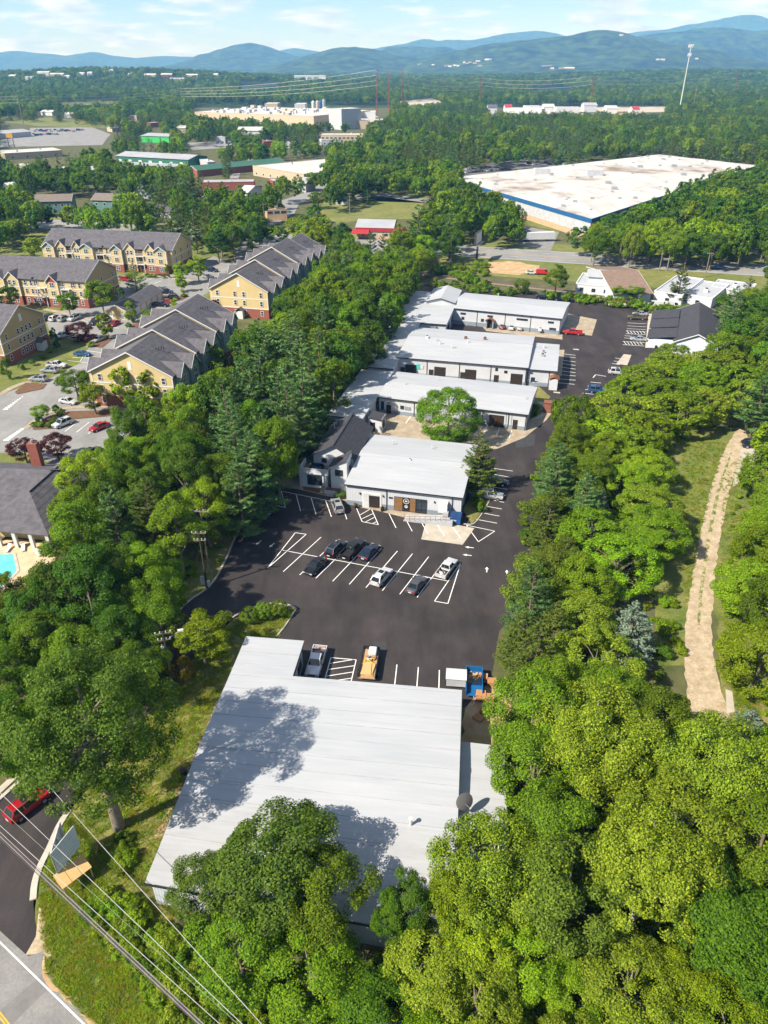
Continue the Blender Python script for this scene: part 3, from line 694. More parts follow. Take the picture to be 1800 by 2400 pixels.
# lean-to on its right flank
an = thing('lean_to', 'lower pale lean-to against the right flank of the nearest warehouse', 'annex', t.location, -R(6.5))
MB().box(28.45, 33.4, 6.4, 20.6, 0, 3.1).build('wall', mat('block_wall', (0.40, 0.42, 0.45), 0.85), an)
for k in range(6): MB().slab((28.46, 6.1 + 2.42 * k, 3.33), (33.8, 6.1 + 2.42 * k, 3.13), (33.8, 8.5 + 2.42 * k, 3.13), (28.46, 8.5 + 2.42 * k, 3.33), .09).build('roof_panel', m_roof_w, an)
window(an, 29.6, 30.8, 1.0, 2.1, 6.4)
ds = thing('satellite_dish', 'dark satellite dish on the right roof edge of the nearest warehouse', 'dish', t.matrix_basis @ Vector((29.3, 11.0, 3.25)), R(20))
b = MB(); nn = 16
for ring in range(4):
    rr = 0.95 * ring / 3; zz = .28 * (ring / 3) ** 2
    for k in range(nn): b.v.append((rr * math.cos(2 * math.pi * k / nn), -.25 + zz * .9 + rr * .45 * math.sin(2 * math.pi * k / nn), 2.1 + rr * .9 * math.sin(2 * math.pi * k / nn)))
for ring in range(3):
    for k in range(nn): b.f.append((ring * nn + k, ring * nn + (k + 1) % nn, (ring + 1) * nn + (k + 1) % nn, (ring + 1) * nn + k)); b.m.append(0)
b.build('reflector', mat('dish_dark', (0.10, 0.10, 0.105), 0.5), ds, smooth=60)
MB().tube([(0, 0, 0), (0, 0, 1.9)], .06, 8).tube([(-.4, .4, 0), (0, 0, 1.2)], .03, 6).tube([(0, -.2, 2.0), (0, -1.0, 2.45)], .03, 6).build('mast', m_metal, ds)

# ---------------------------------------------------------------- white shop facing the lot (B)
B = shed('shop_building', 'white metal shop with wood sign panel and ramp facing the middle car park', (-6.9, 116.8), 13.2, 21.2, 20.7, 4.5, .85, .55, 1.0, (7.6, 19.6))
B.children[0]  # wall
MB().box(3.0, 6.6, -.06, .05, 0.0, 3.15).build('entrance_surround', m_trim_w, B)
MB().box(3.25, 6.35, -.075, -.05, 0.05, 2.95).build('entrance_recess', mat('recess_white', (0.5, 0.51, 0.53), 0.8), B)
overhead_door(B, 4.35, 6.2, .1, 2.5, -.07)
sp = MB().box(9.0, 13.0, -.13, -.05, .15, 3.0).build('wood_sign_panel', m_trim_d, B)
for k in range(6):
    if True: MB().box(9.08, 10.55, -.18, -.132, .25 + k * .45, .25 + k * .45 + .41).build('plank', m_wood, sp)
    MB().box(11.95, 12.95, -.18, -.132, .25 + k * .45, .25 + k * .45 + .41).build('plank', m_wood, sp)
pl = MB().box(10.6, 11.9, -.19, -.132, .6, 2.95).build('sign_board', m_black, sp)
def ring(b, cx, cz, r0, r1, y, n=24):
    for k in range(n):
        a0, a1 = 2 * math.pi * k / n, 2 * math.pi * (k + 1) / n
        b.quad((cx + r0 * math.cos(a0), y, cz + r0 * math.sin(a0)), (cx + r1 * math.cos(a0), y, cz + r1 * math.sin(a0)), (cx + r1 * math.cos(a1), y, cz + r1 * math.sin(a1)), (cx + r0 * math.cos(a1), y, cz + r0 * math.sin(a1)))
    return b
e = MB(); ring(e, 11.25, 2.3, .46, .56, -.196); e.box(11.0, 11.5, -.2, -.194, 2.16, 2.3); e.box(11.07, 11.2, -.2, -.194, 2.3, 2.5); e.box(11.28, 11.44, -.2, -.194, 2.3, 2.46)
ring(e, 11.25, 1.18, .16, .3, -.196); e.box(11.2, 11.3, -.2, -.194, 1.0, 1.36)
e.build('round_emblem', m_trim_w, pl)
gd = window(B, 13.1, 15.0, .1, 3.0, -.05, nx=2, nz=2)
MB().box(8.0, 8.7, -.10, -.05, 2.45, 2.75).build('number_plate', m_trim_d, B)
for u in (2.6, 6.95, 16.4): MB().box(u - .1, u + .1, -.2, -.05, 2.6, 2.95).build('wall_light', m_trim_d, B)
MB().box(17.1, 18.6, -.12, -.05, 0.7, 3.2).build('door', m_trim_w, B)
MB().box(18.3, 18.9, -1.4, -.1, .7, 3.3).build('cold_store_panel', m_trim_w, B)
for u in (5.0, 13.0): pipe(B, u, 16.5, 5.2, .6, .09)
hvac(B, 9.8, 10.0, 5.3, .4, m_pvc)
r = thing('loading_ramp', 'grey concrete ramp with dark railing along the white shop front', 'ramp', B.location, -R(13.2))
b = MB(); b.add([(11.4, -3.3, 0), (18.9, -3.3, 0), (18.9, -1.1, 0), (11.4, -1.1, 0), (11.4, -3.3, .06), (18.9, -3.3, 1.0), (18.9, -1.1, 1.0), (11.4, -1.1, .06)], [(0, 3, 2, 1), (4, 5, 6, 7), (0, 1, 5, 4), (1, 2, 6, 5), (2, 3, 7, 6), (3, 0, 4, 7)])
b.build('ramp_slab', mat('ramp_concrete', (0.35, 0.37, 0.38), 0.9), r)
MB().box(18.9, 20.2, -3.3, -.05, 0, 1.0).build('landing', mat('ramp_concrete', (0.35, 0.37, 0.38), 0.9), r)
for k in range(9):
    u = 11.6 + k * .93; z = .06 + .94 * (u - 11.4) / 7.5
    MB().box(u - .03, u + .03, -3.28, -3.22, min(1.0, z), min(1.0, z) + 1.0).build('rail_post', m_rust, r)
for h in (.45, .95):
    b = MB(); b.tube([(11.6, -3.25, .08 + h), (18.9, -3.25, 1.0 + h), (20.1, -3.25, 1.0 + h)], .035, 6); b.build('handrail', m_rust, r)
MB().box(18.2, 19.2, -2.0, -1.2, 1.0, 1.9).build('crate', mat('crate_grey', (0.35, 0.35, 0.37), 0.8), None, B.location, -R(13.2))
tag(bpy.data.objects['crate'], 'grey storage crate standing on the ramp landing', 'crate'); bpy.data.objects['crate'].rotation_euler = (0, 0, -R(13.2))
m_flower = leaf_mat('potted_leaves', (0.04, 0.08, 0.01), (0.35, 0.16, 0.03))
for i, u in enumerate((2.0, 6.95)):
    pt = thing('planter', ('flower pot left of the dark roll-up door of the white shop', 'flower pot between roll-up door and wood sign panel')[i], 'planter', B.matrix_basis @ Vector((u, -.8, .014)))
    MB().tube([(0, 0, 0), (0, 0, .55)], [.25, .36], 12).build('pot', m_black, pt)
    b = MB()
    for k in range(60):
        a, q, zz = rnd.uniform(0, 6.28), rnd.uniform(0, .4), rnd.uniform(.5, .95)
        c = Vector((q * math.cos(a), q * math.sin(a), zz)); x = Vector((rnd.gauss(0, 1), rnd.gauss(0, 1), rnd.gauss(0, 1))).normalized() * .13; y = x.orthogonal().normalized() * .1
        b.quad(c - x, c - y, c + x, c + y)
    b.build('flowers', m_flower, pt)

# ---------------------------------------------------------------- white house with charcoal roof beside B
Hs = thing('office_house', 'white two-storey office with charcoal shingle roof and roof terrace', 'building', (-13.6, 126.4, 0), -R(12.5))
HW, HD, HE, HR = 8.0, 14.4, 5.6, 8.0
wall_b = MB().add([(0, 0, 0), (HW, 0, 0), (HW, HD, 0), (0, HD, 0), (0, 0, HE), (HW, 0, HE), (HW, HD, HE), (0, HD, HE), (HW / 2, 0, HR), (HW / 2, HD, HR)], [(0, 1, 5, 8, 4), (2, 3, 7, 9, 6), (1, 2, 6, 5), (3, 0, 4, 7)])
wall_b.build('wall', m_wall_s, Hs)
sl = (HR - HE) / (HW / 2)
for s_ in (0, 1):
    n = 8
    for k in range(n):
        f0, f1 = k / n, (k + 1) / n
        ua, ub = -.5 + (HW / 2 + .5) * f0, -.5 + (HW / 2 + .5) * f1
        za, zb_ = HE - .5 * sl + sl * (HW / 2 + .5) * f0, HE - .5 * sl + sl * (HW / 2 + .5) * f1
        if s_: ua, ub = HW - ua, HW - ub
        MB().slab((ua, -.6, za + .05), (ub, -.6, zb_ + .03), (ub, HD + .5, zb_ + .03), (ua, HD + .5, za + .05), .06).build('shingle_course', m_shingle, Hs)
MB().box(HW / 2 - .18, HW / 2 + .18, -.6, HD + .5, HR + .02, HR + .08).build('ridge_cap', m_shingle, Hs)
tw = MB().add([(4.4, -3.6, 0), (7.6, -3.6, 0), (7.6, 0, 0), (4.4, 0, 0), (4.4, -3.6, 5.3), (7.6, -3.6, 6.9), (7.6, 0, 6.9), (4.4, 0, 5.3)], [(0, 1, 5, 4), (1, 2, 6, 5), (2, 3, 7, 6), (3, 0, 4, 7), (4, 5, 6, 7)]).build('stair_tower', m_wall_s, Hs)
MB().slab((4.1, -3.9, 5.25), (7.65, -3.9, 7.02), (7.65, .6, 7.02), (4.1, .6, 5.25), .14).build('tower_roof', m_shingle, tw)
window(Hs, 5.3, 6.8, 3.4, 4.7, -3.6, nx=2)
window(Hs, -2.0, -1.2, 3.9, 4.9, 7.6, axis='u', sgn=1)
window(Hs, 1.6, 2.6, 4.0, 4.9, 0)
bl = MB().box(-1.6, 3.6, -3.2, 0.6, 0, 3.1).build('terrace_block', m_wall_s, Hs)
par = MB().box(-1.9, 3.9, -3.5, -3.35, 3.1, 4.3).box(-1.9, -1.75, -3.35, .6, 3.1, 4.3).box(3.75, 3.9, -3.35, -.6, 3.1, 4.3).build('parapet', m_wall_s, Hs)
MB().box(-1.75, 3.75, -3.35, .6, 3.1, 3.2).build('terrace_floor', mat('terrace_brown', (0.24, 0.17, 0.11), 0.9, scale=2), Hs)
window(Hs, -.4, 2.5, .6, 2.7, -3.2, nx=5)
for u in (-1.7, 3.4): MB().box(u - .13, u + .13, -3.7, -3.4, 0, 3.1).build('column', m_wall_s, Hs)
door(Hs, 3.75, 4.3, .2, 2.6, -.9)
MB().box(3.4, 6.6, -5.0, -3.7, 0, .75).build('planter_wall', m_wall_s, Hs)
MB().box(3.5, 6.5, -4.9, -3.75, .75, .78).build('planter_soil', m_mulch, Hs)
st = MB()
for k in range(5): st.box(2.4, 3.3, -4.9 + k * .32, -4.58 + k * .32, 0, .15 * (k + 1))
st.build('steps', m_concrete, Hs)
pipe(Hs, 1.4, 10.0, 6.7, 1.0, .08)
sf = thing('outdoor_sofa', 'blue cushioned sofa on the white roof terrace', 'sofa', Hs.matrix_basis @ Vector((1.0, -1.4, 3.2)), -R(12.5))
m_blue_cush = mat('blue_cushion', (0.03, 0.07, 0.16), 0.8)
MB().box(-1.1, 1.1, -.45, .45, 0, .4).build('seat', m_blue_cush, sf); MB().box(-1.1, 1.1, .45, .65, 0, .9).build('backrest', m_black, sf)
for sx in (-1, 1): MB().box(sx * 1.1 - (.2 if sx < 0 else 0), sx * 1.1 + (.2 if sx > 0 else 0), -.45, .65, 0, .65).build('armrest', m_black, sf)
lw = thing('garage_lean_to', 'low charcoal-roofed lean-to in tree shade beside the white office', 'annex', (-17.2, 128.0, 0), -R(9))
MB().box(0, 4.4, 0, 13, 0, 2.6).build('wall', m_wall_s, lw)
for k in range(6): MB().slab((-.3, -.3 + 2.26 * k, 2.62), (4.5, -.3 + 2.26 * k, 3.3), (4.5, 1.96 + 2.26 * k, 3.3), (-.3, 1.96 + 2.26 * k, 2.62), .08).build('shingle_course', m_shingle, lw)
sheet('mulch_bed', [(705, 1130), (760, 1140), (765, 1160), (712, 1148)], m_mulch, 0.022)
sheet('grass_bed', [(773, 1143), (808, 1150), (812, 1163), (775, 1158)], m_grass_dry, 0.022)

# ---------------------------------------------------------------- wings and rear shops
W1 = shed('storage_wing', 'narrow white-roofed wing nearest the trees, beside the charcoal roof', (-12.2, 148.4), 14.3, 7.6, 28.6, 4.0, .35, .95, 0.9)
for v0 in (6, 12, 19, 24): window(W1, v0, v0 + .9, 1.0, 2.9, 7.6, axis='u', sgn=1)
pv = thing('entry_porch', 'small white porch with charcoal roof in the courtyard corner', 'porch', (-3.4, 148.6, 0), -R(15))
MB().box(0, 3.0, 0, 3.4, 0, 3.0).build('wall', m_wall_s, pv)
for k in range(3): MB().slab((-.3, -.3 + 1.33 * k, 3.45), (3.3, -.3 + 1.33 * k, 2.95), (3.3, 1.03 + 1.33 * k, 2.95), (-.3, 1.03 + 1.33 * k, 3.45), .1).build('shingle_course', m_shingle, pv)
door(pv, .4, 1.4, 0, 2.2, 0); window(pv, .8, 2.4, .6, 2.4, 3.0, axis='u', sgn=1)
C = shed('shop_row', 'long white shop row behind the big courtyard tree', (-1.3, 158.8), 17.0, 34.3, 16.1, 4.0, .75, .5, 0.9, (0.15, 8.6, 17, 24.5, 30.3, 34.1))
window(C, .6, 1.4, .8, 2.9, 0); door(C, 2.0, 3.0, .05, 2.2, 0); MB().box(2.3, 2.7, -.25, -.05, 2.6, 2.8).build('wall_light', m_trim_d, C)
window(C, 5.3, 6.2, 1.5, 2.4, 0); MB().box(6.4, 7.8, -.12, -.05, 1.5, 2.3).build('sign_board', m_wall_g, C)
window(C, 9.2, 9.9, 1.2, 2.4, 0); door(C, 13, 14, .05, 2.2, 0)
window(C, 26.0, 29.3, .1, 2.9, -.04, nx=3, fm=m_door_d, gm=mat('brown_glass', (0.05, 0.03, 0.02), 0.15, spec=0.5)); door(C, 31.4, 32.3, .05, 2.3, -.04)
for k in (29.8, 31.0): MB().box(k - .05, k + .05, -.06, -.045, 0, 3.7).build('panel_joint', m_wall_g, C)
for u, v in ((4.5, 7), (11.0, 12.5), (33.0, 6.5)): pipe(C, u, v, 4.7, .7, .08)
W2 = shed('workshop_wing', 'long white-roofed wing along the tree belt behind shop row', (-5.2, 177.3), 12.4, 7.6, 72.5, 4.5, .3, .97, 0.9)
overhead_door(W2, 4.2, 7.0, 0.05, 3.0, -.04, m_black)
W3 = shed('workshop_block', 'white-roofed block filling the corner behind the rear service yard', (8.7, 213.5), 12.4, 9.6, 22.5, 4.7, .35, .9, 0.9)
window(W3, 3, 8, 1.0, 3.0, 9.6, axis='u', sgn=1, nx=4); window(W3, 12, 18, 1.0, 3.0, 9.6, axis='u', sgn=1, nx=4)
PT = thing('portal_roof', 'small white gabled block rising above the far workshop roofs', 'building', (13.4, 231.4, 0), -R(12.6))
MB().add([(0, 0, 0), (8.8, 0, 0), (8.8, 15.4, 0), (0, 15.4, 0), (0, 0, 5.8), (8.8, 0, 5.8), (8.8, 15.4, 5.8), (0, 15.4, 5.8), (4.4, 0, 7.0), (4.4, 15.4, 7.0)], [(0, 1, 5, 8, 4), (2, 3, 7, 9, 6), (1, 2, 6, 5), (3, 0, 4, 7)]).build('wall', m_wall_w, PT)
for s_ in (0, 1):
    for k in range(6):
        y0, y1 = -.4 + 2.7 * k, 2.3 + 2.7 * k
        p = [(-.35, y0, 5.78), (4.4, y0, 7.08), (4.4, y1, 7.08), (-.35, y1, 5.78)]
        if s_: p = [(8.8 - q[0], q[1], q[2]) for q in p]
        MB().slab(*p, .07).build('roof_panel', m_roof_w, PT)
b = MB()
for s_ in (0, 1):
    p = [(-.38, -.46, 5.86), (4.4, -.46, 7.16), (4.4, -.4, 7.16), (-.38, -.4, 5.86)]
    if s_: p = [(8.8 - q[0], q[1], q[2]) for q in p]
    b.slab(*p, .2)
b.build('rake_trim', m_trim_d, PT)
D = shed('workshop_row', 'long white workshop row with dark overhead doors and roof vents', (3.5, 182.8), 13.6, 33.2, 24.8, 5.0, 1.0, .6, 1.0, (.2, 7.8, 16.2, 24.2, 33.0))
for u0, u1 in ((2.2, 5.0), (9.8, 12.6), (17.8, 20.5)): overhead_door(D, u0, u1, .05, 3.1, -.04)
overhead_door(D, 29.4, 32.2, .05, 3.0, -.04)
for u in (.9, 7.9 + .5, 16.6, 25.2): door(D, u, u + 1.05, .05, 2.3, -.04)
MB().box(5.1, 6.0, -.14, -.05, 2.2, 3.5).build('sign_board', mat('teal_sign', (0.05, 0.42, 0.38), 0.5), D)
MB().box(6.05, 6.9, -.12, -.05, 2.3, 3.3).build('sign_board', m_pvc, D)
window(D, 27.6, 28.4, 3.0, 3.7, 0); window(D, 25.3, 26.0, 3.4, 4.2, 0)
for u, v, m_ in ((5.2, 13.5, m_pvc), (15.5, 15.2, m_rust), (20.6, 16.0, m_rust)): hvac(D, u, v, 6.0, .75, m_)
for u, v in ((9.4, 10.0), (8.0, 12), (16.5, 12.5), (13, 8)): pipe(D, u, v, 5.8, .9, .13)
DA = shed('workshop_annex', 'white annex at the right end of the long workshop row', (36.1, 175.8), 13.0, 7.0, 20.0, 4.4, .45, .7, 1.0, (.15, 5.4))
hvac(DA, 3.2, 9.0, 4.7, .8, m_metal); hvac(DA, 3.3, 11.5, 4.75, .7, m_metal); pipe(DA, 3.3, 15.5, 4.7, .8, .2)
window(DA, 1.0, 2.0, 1.2, 2.2, 0)
E_ = shed('rear_shop', 'rearmost white shop row with small brick-topped doorway porch', (20.9, 227.3), 19.5, 33.8, 17.6, 5.0, .8, .5, 1.2, (.2, 8.3, 17.0, 24.8, 33.6))
for u in (3.0, 11.5, 20.5, 22.2, 30.0): window(E_, u, u + 1.7, 3.2, 3.8, 0)
for u in (3.4, 9.6): window(E_, u, u + .9, 1.6, 2.5, 0)
window(E_, 30.6, 32.6, .9, 1.9, 0); hvac(E_, 28.0, -.7, .9, .9, m_trim_w)
pipe(E_, 11.5, 15.0, 5.5, 1.0, .13)
p = thing('doorway_porch', 'small arched doorway porch with brown roof on the rearmost shop', 'porch', E_.matrix_basis @ Vector((12.6, -1.3, 0)), -R(19.5))
MB().box(-1.2, -.8, 0, 1.2, 0, 2.5).box(.8, 1.2, 0, 1.2, 0, 2.5).build('pier', m_wall_g, p)
MB().box(-.8, .8, .9, 1.2, 0, 2.5).build('door', m_door_d, p)
b = MB(); b.slab((-1.5, -.3, 2.45), (0, -.3, 3.3), (0, 1.25, 3.3), (-1.5, 1.25, 2.45), .14); b.slab((0, -.3, 3.3), (1.5, -.3, 2.45), (1.5, 1.25, 2.45), (0, 1.25, 3.3), .14)
b.build('roof', m_rust, p)
kb = thing('brick_topped_booth', 'little white booth with brown roof at the annex corner', 'booth', (41.2, 172.6, 0), -R(13))
MB().box(0, 2.0, 0, 2.0, 0, 2.9).build('wall', m_wall_s, kb); b = MB(); b.slab((-.3, -.3, 2.95), (1, -.3, 3.6), (1, 2.3, 3.6), (-.3, 2.3, 2.95), .14); b.slab((1, -.3, 3.6), (2.3, -.3, 2.95), (2.3, 2.3, 2.95), (1, 2.3, 3.6), .14); b.build('roof', m_rust, kb)
bs = thing('brick_sign_pier', 'square brick pier on the grass beside the upper lot', 'pier', (37.2, 158.6, 0), -R(14))
m_brick = mat('red_brick', (0.20, 0.075, 0.05), 0.9, scale=3, col2=(0.30, 0.125, 0.085))
for k in range(8): MB().box(.04 * (k % 2), 1.7 - .04 * (k % 2), .04 * (k % 2), 1.7 - .04 * (k % 2), .3 * k, .3 * k + .28).build('brick_course', m_brick, bs)
MB().box(-.1, 1.8, -.1, 1.8, 2.4, 2.55).build('cap', m_rust, bs)
sheet('grass_bed', [(1238, 985), (1262, 905), (1290, 930), (1270, 965), (1255, 985)], m_grass_dry, 0.024)
band('path', pxs([(1245, 985), (1272, 972), (1280, 955), (1264, 942)]), 1.1, 0.03, m_concrete_pale)['kind'] = 'structure'
sheet('grass_bed', [(1085, 1195), (1120, 1130), (1150, 1165), (1118, 1215), (1105, 1228)], m_grass_dry, 0.020)
band('kerb', pxs([(1150, 1168), (1132, 1200), (1110, 1228), (1086, 1228)]), 0.16, 0.13, m_kerb, None, 0.0)['kind'] = 'structure'

# ---------------------------------------------------------------- dark-roofed house by the upper lot
DH = thing('charcoal_roof_house', 'pale blue building with charcoal shingle roof beside upper lot', 'building', (81.2, 199.6, 0), -R(20.5))
m_wall_b = mat('pale_blue_wall', (0.55, 0.62, 0.68), 0.8)
def gable(t, u0, u1, v0, v1, eave, ridge, wm, rm, along='v', over=.5, n=7, wall_z0=0.0, rake=None, nm='shingle_course'):
    """gabled block; ridge runs along v or u; roof laid in courses"""
    uc, vc = (u0 + u1) / 2, (v0 + v1) / 2
    b = MB()
    if along == 'v':
        b.add([(u0, v0, wall_z0), (u1, v0, wall_z0), (u1, v1, wall_z0), (u0, v1, wall_z0), (u0, v0, eave), (u1, v0, eave), (u1, v1, eave), (u0, v1, eave), (uc, v0, ridge), (uc, v1, ridge)], [(0, 1, 5, 8, 4), (2, 3, 7, 9, 6), (1, 2, 6, 5), (3, 0, 4, 7)])
        half, sl = (u1 - u0) / 2, (ridge - eave) / ((u1 - u0) / 2)
    else:
        b.add([(u0, v0, wall_z0), (u1, v0, wall_z0), (u1, v1, wall_z0), (u0, v1, wall_z0), (u0, v0, eave), (u1, v0, eave), (u1, v1, eave), (u0, v1, eave), (u0, vc, ridge), (u1, vc, ridge)], [(0, 1, 5, 4), (2, 3, 7, 6), (1, 2, 6, 9, 5), (3, 0, 4, 8, 7)])
        half, sl = (v1 - v0) / 2, (ridge - eave) / ((v1 - v0) / 2)
    b.build('wall', wm, t)
    for s_ in (0, 1):
        for k in range(n):
            a0, a1 = -over + (half + over) * k / n, -over + (half + over) * (k + 1) / n
            z0, z1 = eave + sl * a0 + .07, eave + sl * a1 + .05
            if along == 'v':
                x0, x1 = (u0 + a0, u0 + a1) if not s_ else (u1 - a0, u1 - a1)
                MB().slab((x0, v0 - over, z0), (x1, v0 - over, z1), (x1, v1 + over, z1), (x0, v1 + over, z0), .07).build(nm, rm, t)
            else:
                y0, y1 = (v0 + a0, v0 + a1) if not s_ else (v1 - a0, v1 - a1)
                MB().slab((u0 - over, y0, z0), (u0 - over, y1, z1), (u1 + over, y1, z1), (u1 + over, y0, z0), .07).build(nm, rm, t)
    if rake:
        for e_ in (0, 1):
            for s_ in (0, 1):
                b = MB()
                if along == 'v':
                    y = v0 - over - .07 if not e_ else v1 + over + .01
                    xa = u0 - over if not s_ else u1 + over
                    b.slab((xa, y, eave - sl * over + .09), (uc, y, ridge + .09), (uc, y + .06, ridge + .09), (xa, y + .06, eave - sl * over + .09), .28)
                else:
                    x = u0 - over - .07 if not e_ else u1 + over + .01
                    ya = v0 - over if not s_ else v1 + over
                    b.slab((x, ya, eave - sl * over + .09), (x, vc, ridge + .09), (x + .06, vc, ridge + .09), (x + .06, ya, eave - sl * over + .09), .28)
                b.build('bargeboard', rake, t)
gable(DH, 0, 11.5, 0, 33, 3.6, 6.2, m_wall_b, m_shingle, 'v', rake=m_trim_w)
for k, (v0, z0) in enumerate(((3.0, 3.2), (12.5, 3.5), (21.5, 3.3))):
    MB().box(-7.0, 0, v0, v0 + 9, 0, 2.7 + .2 * k).build('side_bay', m_wall_b, DH)
    for q in range(4): MB().slab((-7.5, v0 - .3 + 2.3 * q, 2.75 + .2 * k), (.4, v0 - .3 + 2.3 * q, 4.0 + .2 * k), (.4, v0 + 2.0 + 2.3 * q, 4.0 + .2 * k), (-7.5, v0 + 2.0 + 2.3 * q, 2.75 + .2 * k), .1).build('shingle_course', m_shingle, DH)
MB().box(11.5, 17, 4, 24, 0, 2.8).build('side_bay', m_wall_b, DH)
for q in range(5): MB().slab((11.3, 3.7 + 4.1 * q, 4.0), (17.6, 3.7 + 4.1 * q, 2.85), (17.6, 7.8 + 4.1 * q, 2.85), (11.3, 7.8 + 4.1 * q, 4.0), .1).build('shingle_course', m_shingle, DH)
window(DH, 8.0, 9.6, 1.0, 2.2, 0)
for u, m_, lb in ((-4.6, m_black, 'black wheelie bin against the pale blue wall'), (-2.6, m_rust, 'brown barrel against the pale blue wall'), (-1.7, m_blue_bin, 'blue barrel against the pale blue wall')):
    tag(MB().tube([(0, 0, 0), (0, 0, .5), (0, 0, 1.0)], [.32, .36, .33], 10).build('barrel', m_, None, DH.matrix_basis @ Vector((u, 2.3, 0.01))), lb, 'barrel')
HB = thing('hidden_bungalow', 'charcoal roof showing between trees below the pale blue building', 'building', (64, 175, 0), -R(20))
gable(HB, 0, 9, 0, 9, 3.0, 5.0, m_wall_b, m_shingle, 'u', n=5)
HB2 = thing('hidden_bungalow', 'charcoal roof half buried in trees beside blue parked car', 'building', (55, 158, 0), -R(20))
gable(HB2, 0, 9, 0, 10, 3.0, 5.2, m_wall_b, m_shingle, 'u', n=5)

# ---------------------------------------------------------------- dumpsters and yard clutter
def dumpster(loc, rz, label):
    t = thing('dumpster', label, 'dumpster', loc, rz, 'blue dumpsters')
    MB().add([(-.9, -.75, .1), (.9, -.75, .1), (.9, .75, .1), (-.9, .75, .1), (-.95, -.95, 1.25), (.95, -.95, 1.25), (.95, .85, 1.65), (-.95, .85, 1.65)], [(0, 3, 2, 1), (0, 1, 5, 4), (1, 2, 6, 5), (2, 3, 7, 6), (3, 0, 4, 7), (4, 5, 6, 7)]).build('bin', m_blue_bin, t)
    for s_ in (0, 1): MB().slab((-.97 + s_ * .98, -1.0, 1.31), (-.03 + s_ * .99, -1.0, 1.31), (-.03 + s_ * .99, .88, 1.72), (-.97 + s_ * .98, .88, 1.72), .05).build('lid', mat('lid_blue', (0.015, 0.045, 0.13), 0.5), t)
    for sx in (-1, 1): MB().box(sx * .95 - .05, sx * .95 + .05, -.5, .5, .75, .95).build('fork_pocket', m_blue_bin, t)
    MB().box(-.3, .2, -.93, -.90, .75, .98).build('white_label', m_trim_w, t)
    for sx in (-.7, .7):
        for sy in (-.55, .55): MB().tube([(sx, sy, 0), (sx, sy, .12)], .07, 6).build('caster', m_black, t)
for px, az, lb in (((1068, 1224), 14, 'blue dumpster at the ramp end of the white shop'), ((1196, 999), 17, 'blue dumpster standing in the courtyard'), ((1152, 766), 19, 'blue dumpster before the rearmost shop'),
                   ((1037, 876), 16, 'blue dumpster on the service yard behind the shop row'), ((1237, 897), 14, 'left one of two blue dumpsters side by side'), ((1251, 901), 10, 'right one of two blue dumpsters side by side')):
    c = P(*px); dumpster((c.x, c.y, .017), -R(az), lb)
def litter(name, label, cat, px, size, m, az=15, z=0.016):
    c = P(*px); w, d, h = size
    t = thing(name, label, cat, (c.x, c.y, z), -R(az))
    return t
t = litter('skip_container', 'rusty open steel box on the service yard', 'container', (1105, 888), (2, 1, 1), m_rust)
MB().box(-1.1, 1.1, -.7, -.6, 0, .8).box(-1.1, 1.1, .6, .7, 0, .8).box(-1.1, -1.0, -.6, .6, 0, .8).box(1.0, 1.1, -.6, .6, 0, .8).box(-1, 1, -.6, .6, 0, .1).build('box', m_rust, t)
t = litter('low_wall_enclosure', 'low concrete enclosure on the service yard beside dumpsters', 'enclosure', (1200, 896), (2, 1, 1), m_rust)
MB().box(-4, 4, 2.2, 2.5, 0, 1.1).box(-4.3, -4, -2.0, 2.5, 0, 1.1).build('wall', m_wall_g, t)
t = litter('plastic_wrapped_stack', 'white plastic-wrapped stack on the service yard', 'stack', (1005, 878), (2, 1, 1), m_rust)
for k in range(4): MB().box(-3.0 + 1.6 * k, -1.6 + 1.6 * k, -.7 + .1 * (k % 2), .7, 0, .7 + .12 * (k % 3)).build('bundle', mat('plastic_white', (0.62, 0.70, 0.70), 0.35), t)
for i, px in enumerate(((1350, 819), (1305, 920))):
    c = P(*px); tag(MB().box(-.8, .8, -.4, .4, 0, .03).box(-.6, .6, -.25, .25, .03, .035).build('drain_cover', m_concrete_pale, None, (c.x, c.y, .006), -R(14)), ('drain slab in the upper lot near the red pickup', 'drain slab in the drive near the brick pier')[i], 'drain')
# ---------------------------------------------------------------- apartment blocks
m_cream = mat('cream_siding', (0.52, 0.405, 0.20), 0.8, var=0.05, scale=0.5)
m_cream2 = mat('buff_siding', (0.36, 0.275, 0.145), 0.8, var=0.05, scale=0.5)
m_teal = mat('sage_siding', (0.20, 0.28, 0.27), 0.8, var=0.05)
m_brick_a = mat('apartment_brick', (0.21, 0.065, 0.045), 0.9, scale=2.5, col2=(0.29, 0.10, 0.07))
m_redacc = mat('red_siding', (0.30, 0.03, 0.03), 0.8)
_wm = {}
def awin(t, face, u, z, v, w=1.05, h=1.65):
    """white-framed sash window; face '-v','+u','-u' (shared meshes)"""
    key = (w, h)
    if key not in _wm:
        f = .12; b = MB()
        b.box(-w / 2, w / 2, -.06, .02, 0, f).box(-w / 2, w / 2, -.06, .02, h - f, h).box(-w / 2, -w / 2 + f, -.06, .02, f, h - f).box(w / 2 - f, w / 2, -.06, .02, f, h - f).box(-w / 2 + f, w / 2 - f, -.05, .02, h * .5 - .04, h * .5 + .04)
        if w > 1.5: b.box(-.06, .06, -.055, .02, f, h - f)
        g = MB().box(-w / 2 + f, w / 2 - f, -.03, .02, f, h - f)
        _wm[key] = (b.mesh('window', m_trim_w), g.mesh('pane', m_glass))
    rz = {'-v': 0, '+u': math.pi / 2, '-u': -math.pi / 2, '+v': math.pi}[face]
    o = link('window', _wm[key][0], t, (u, v, z), rz)
    link('pane', _wm[key][1], o)
    return o
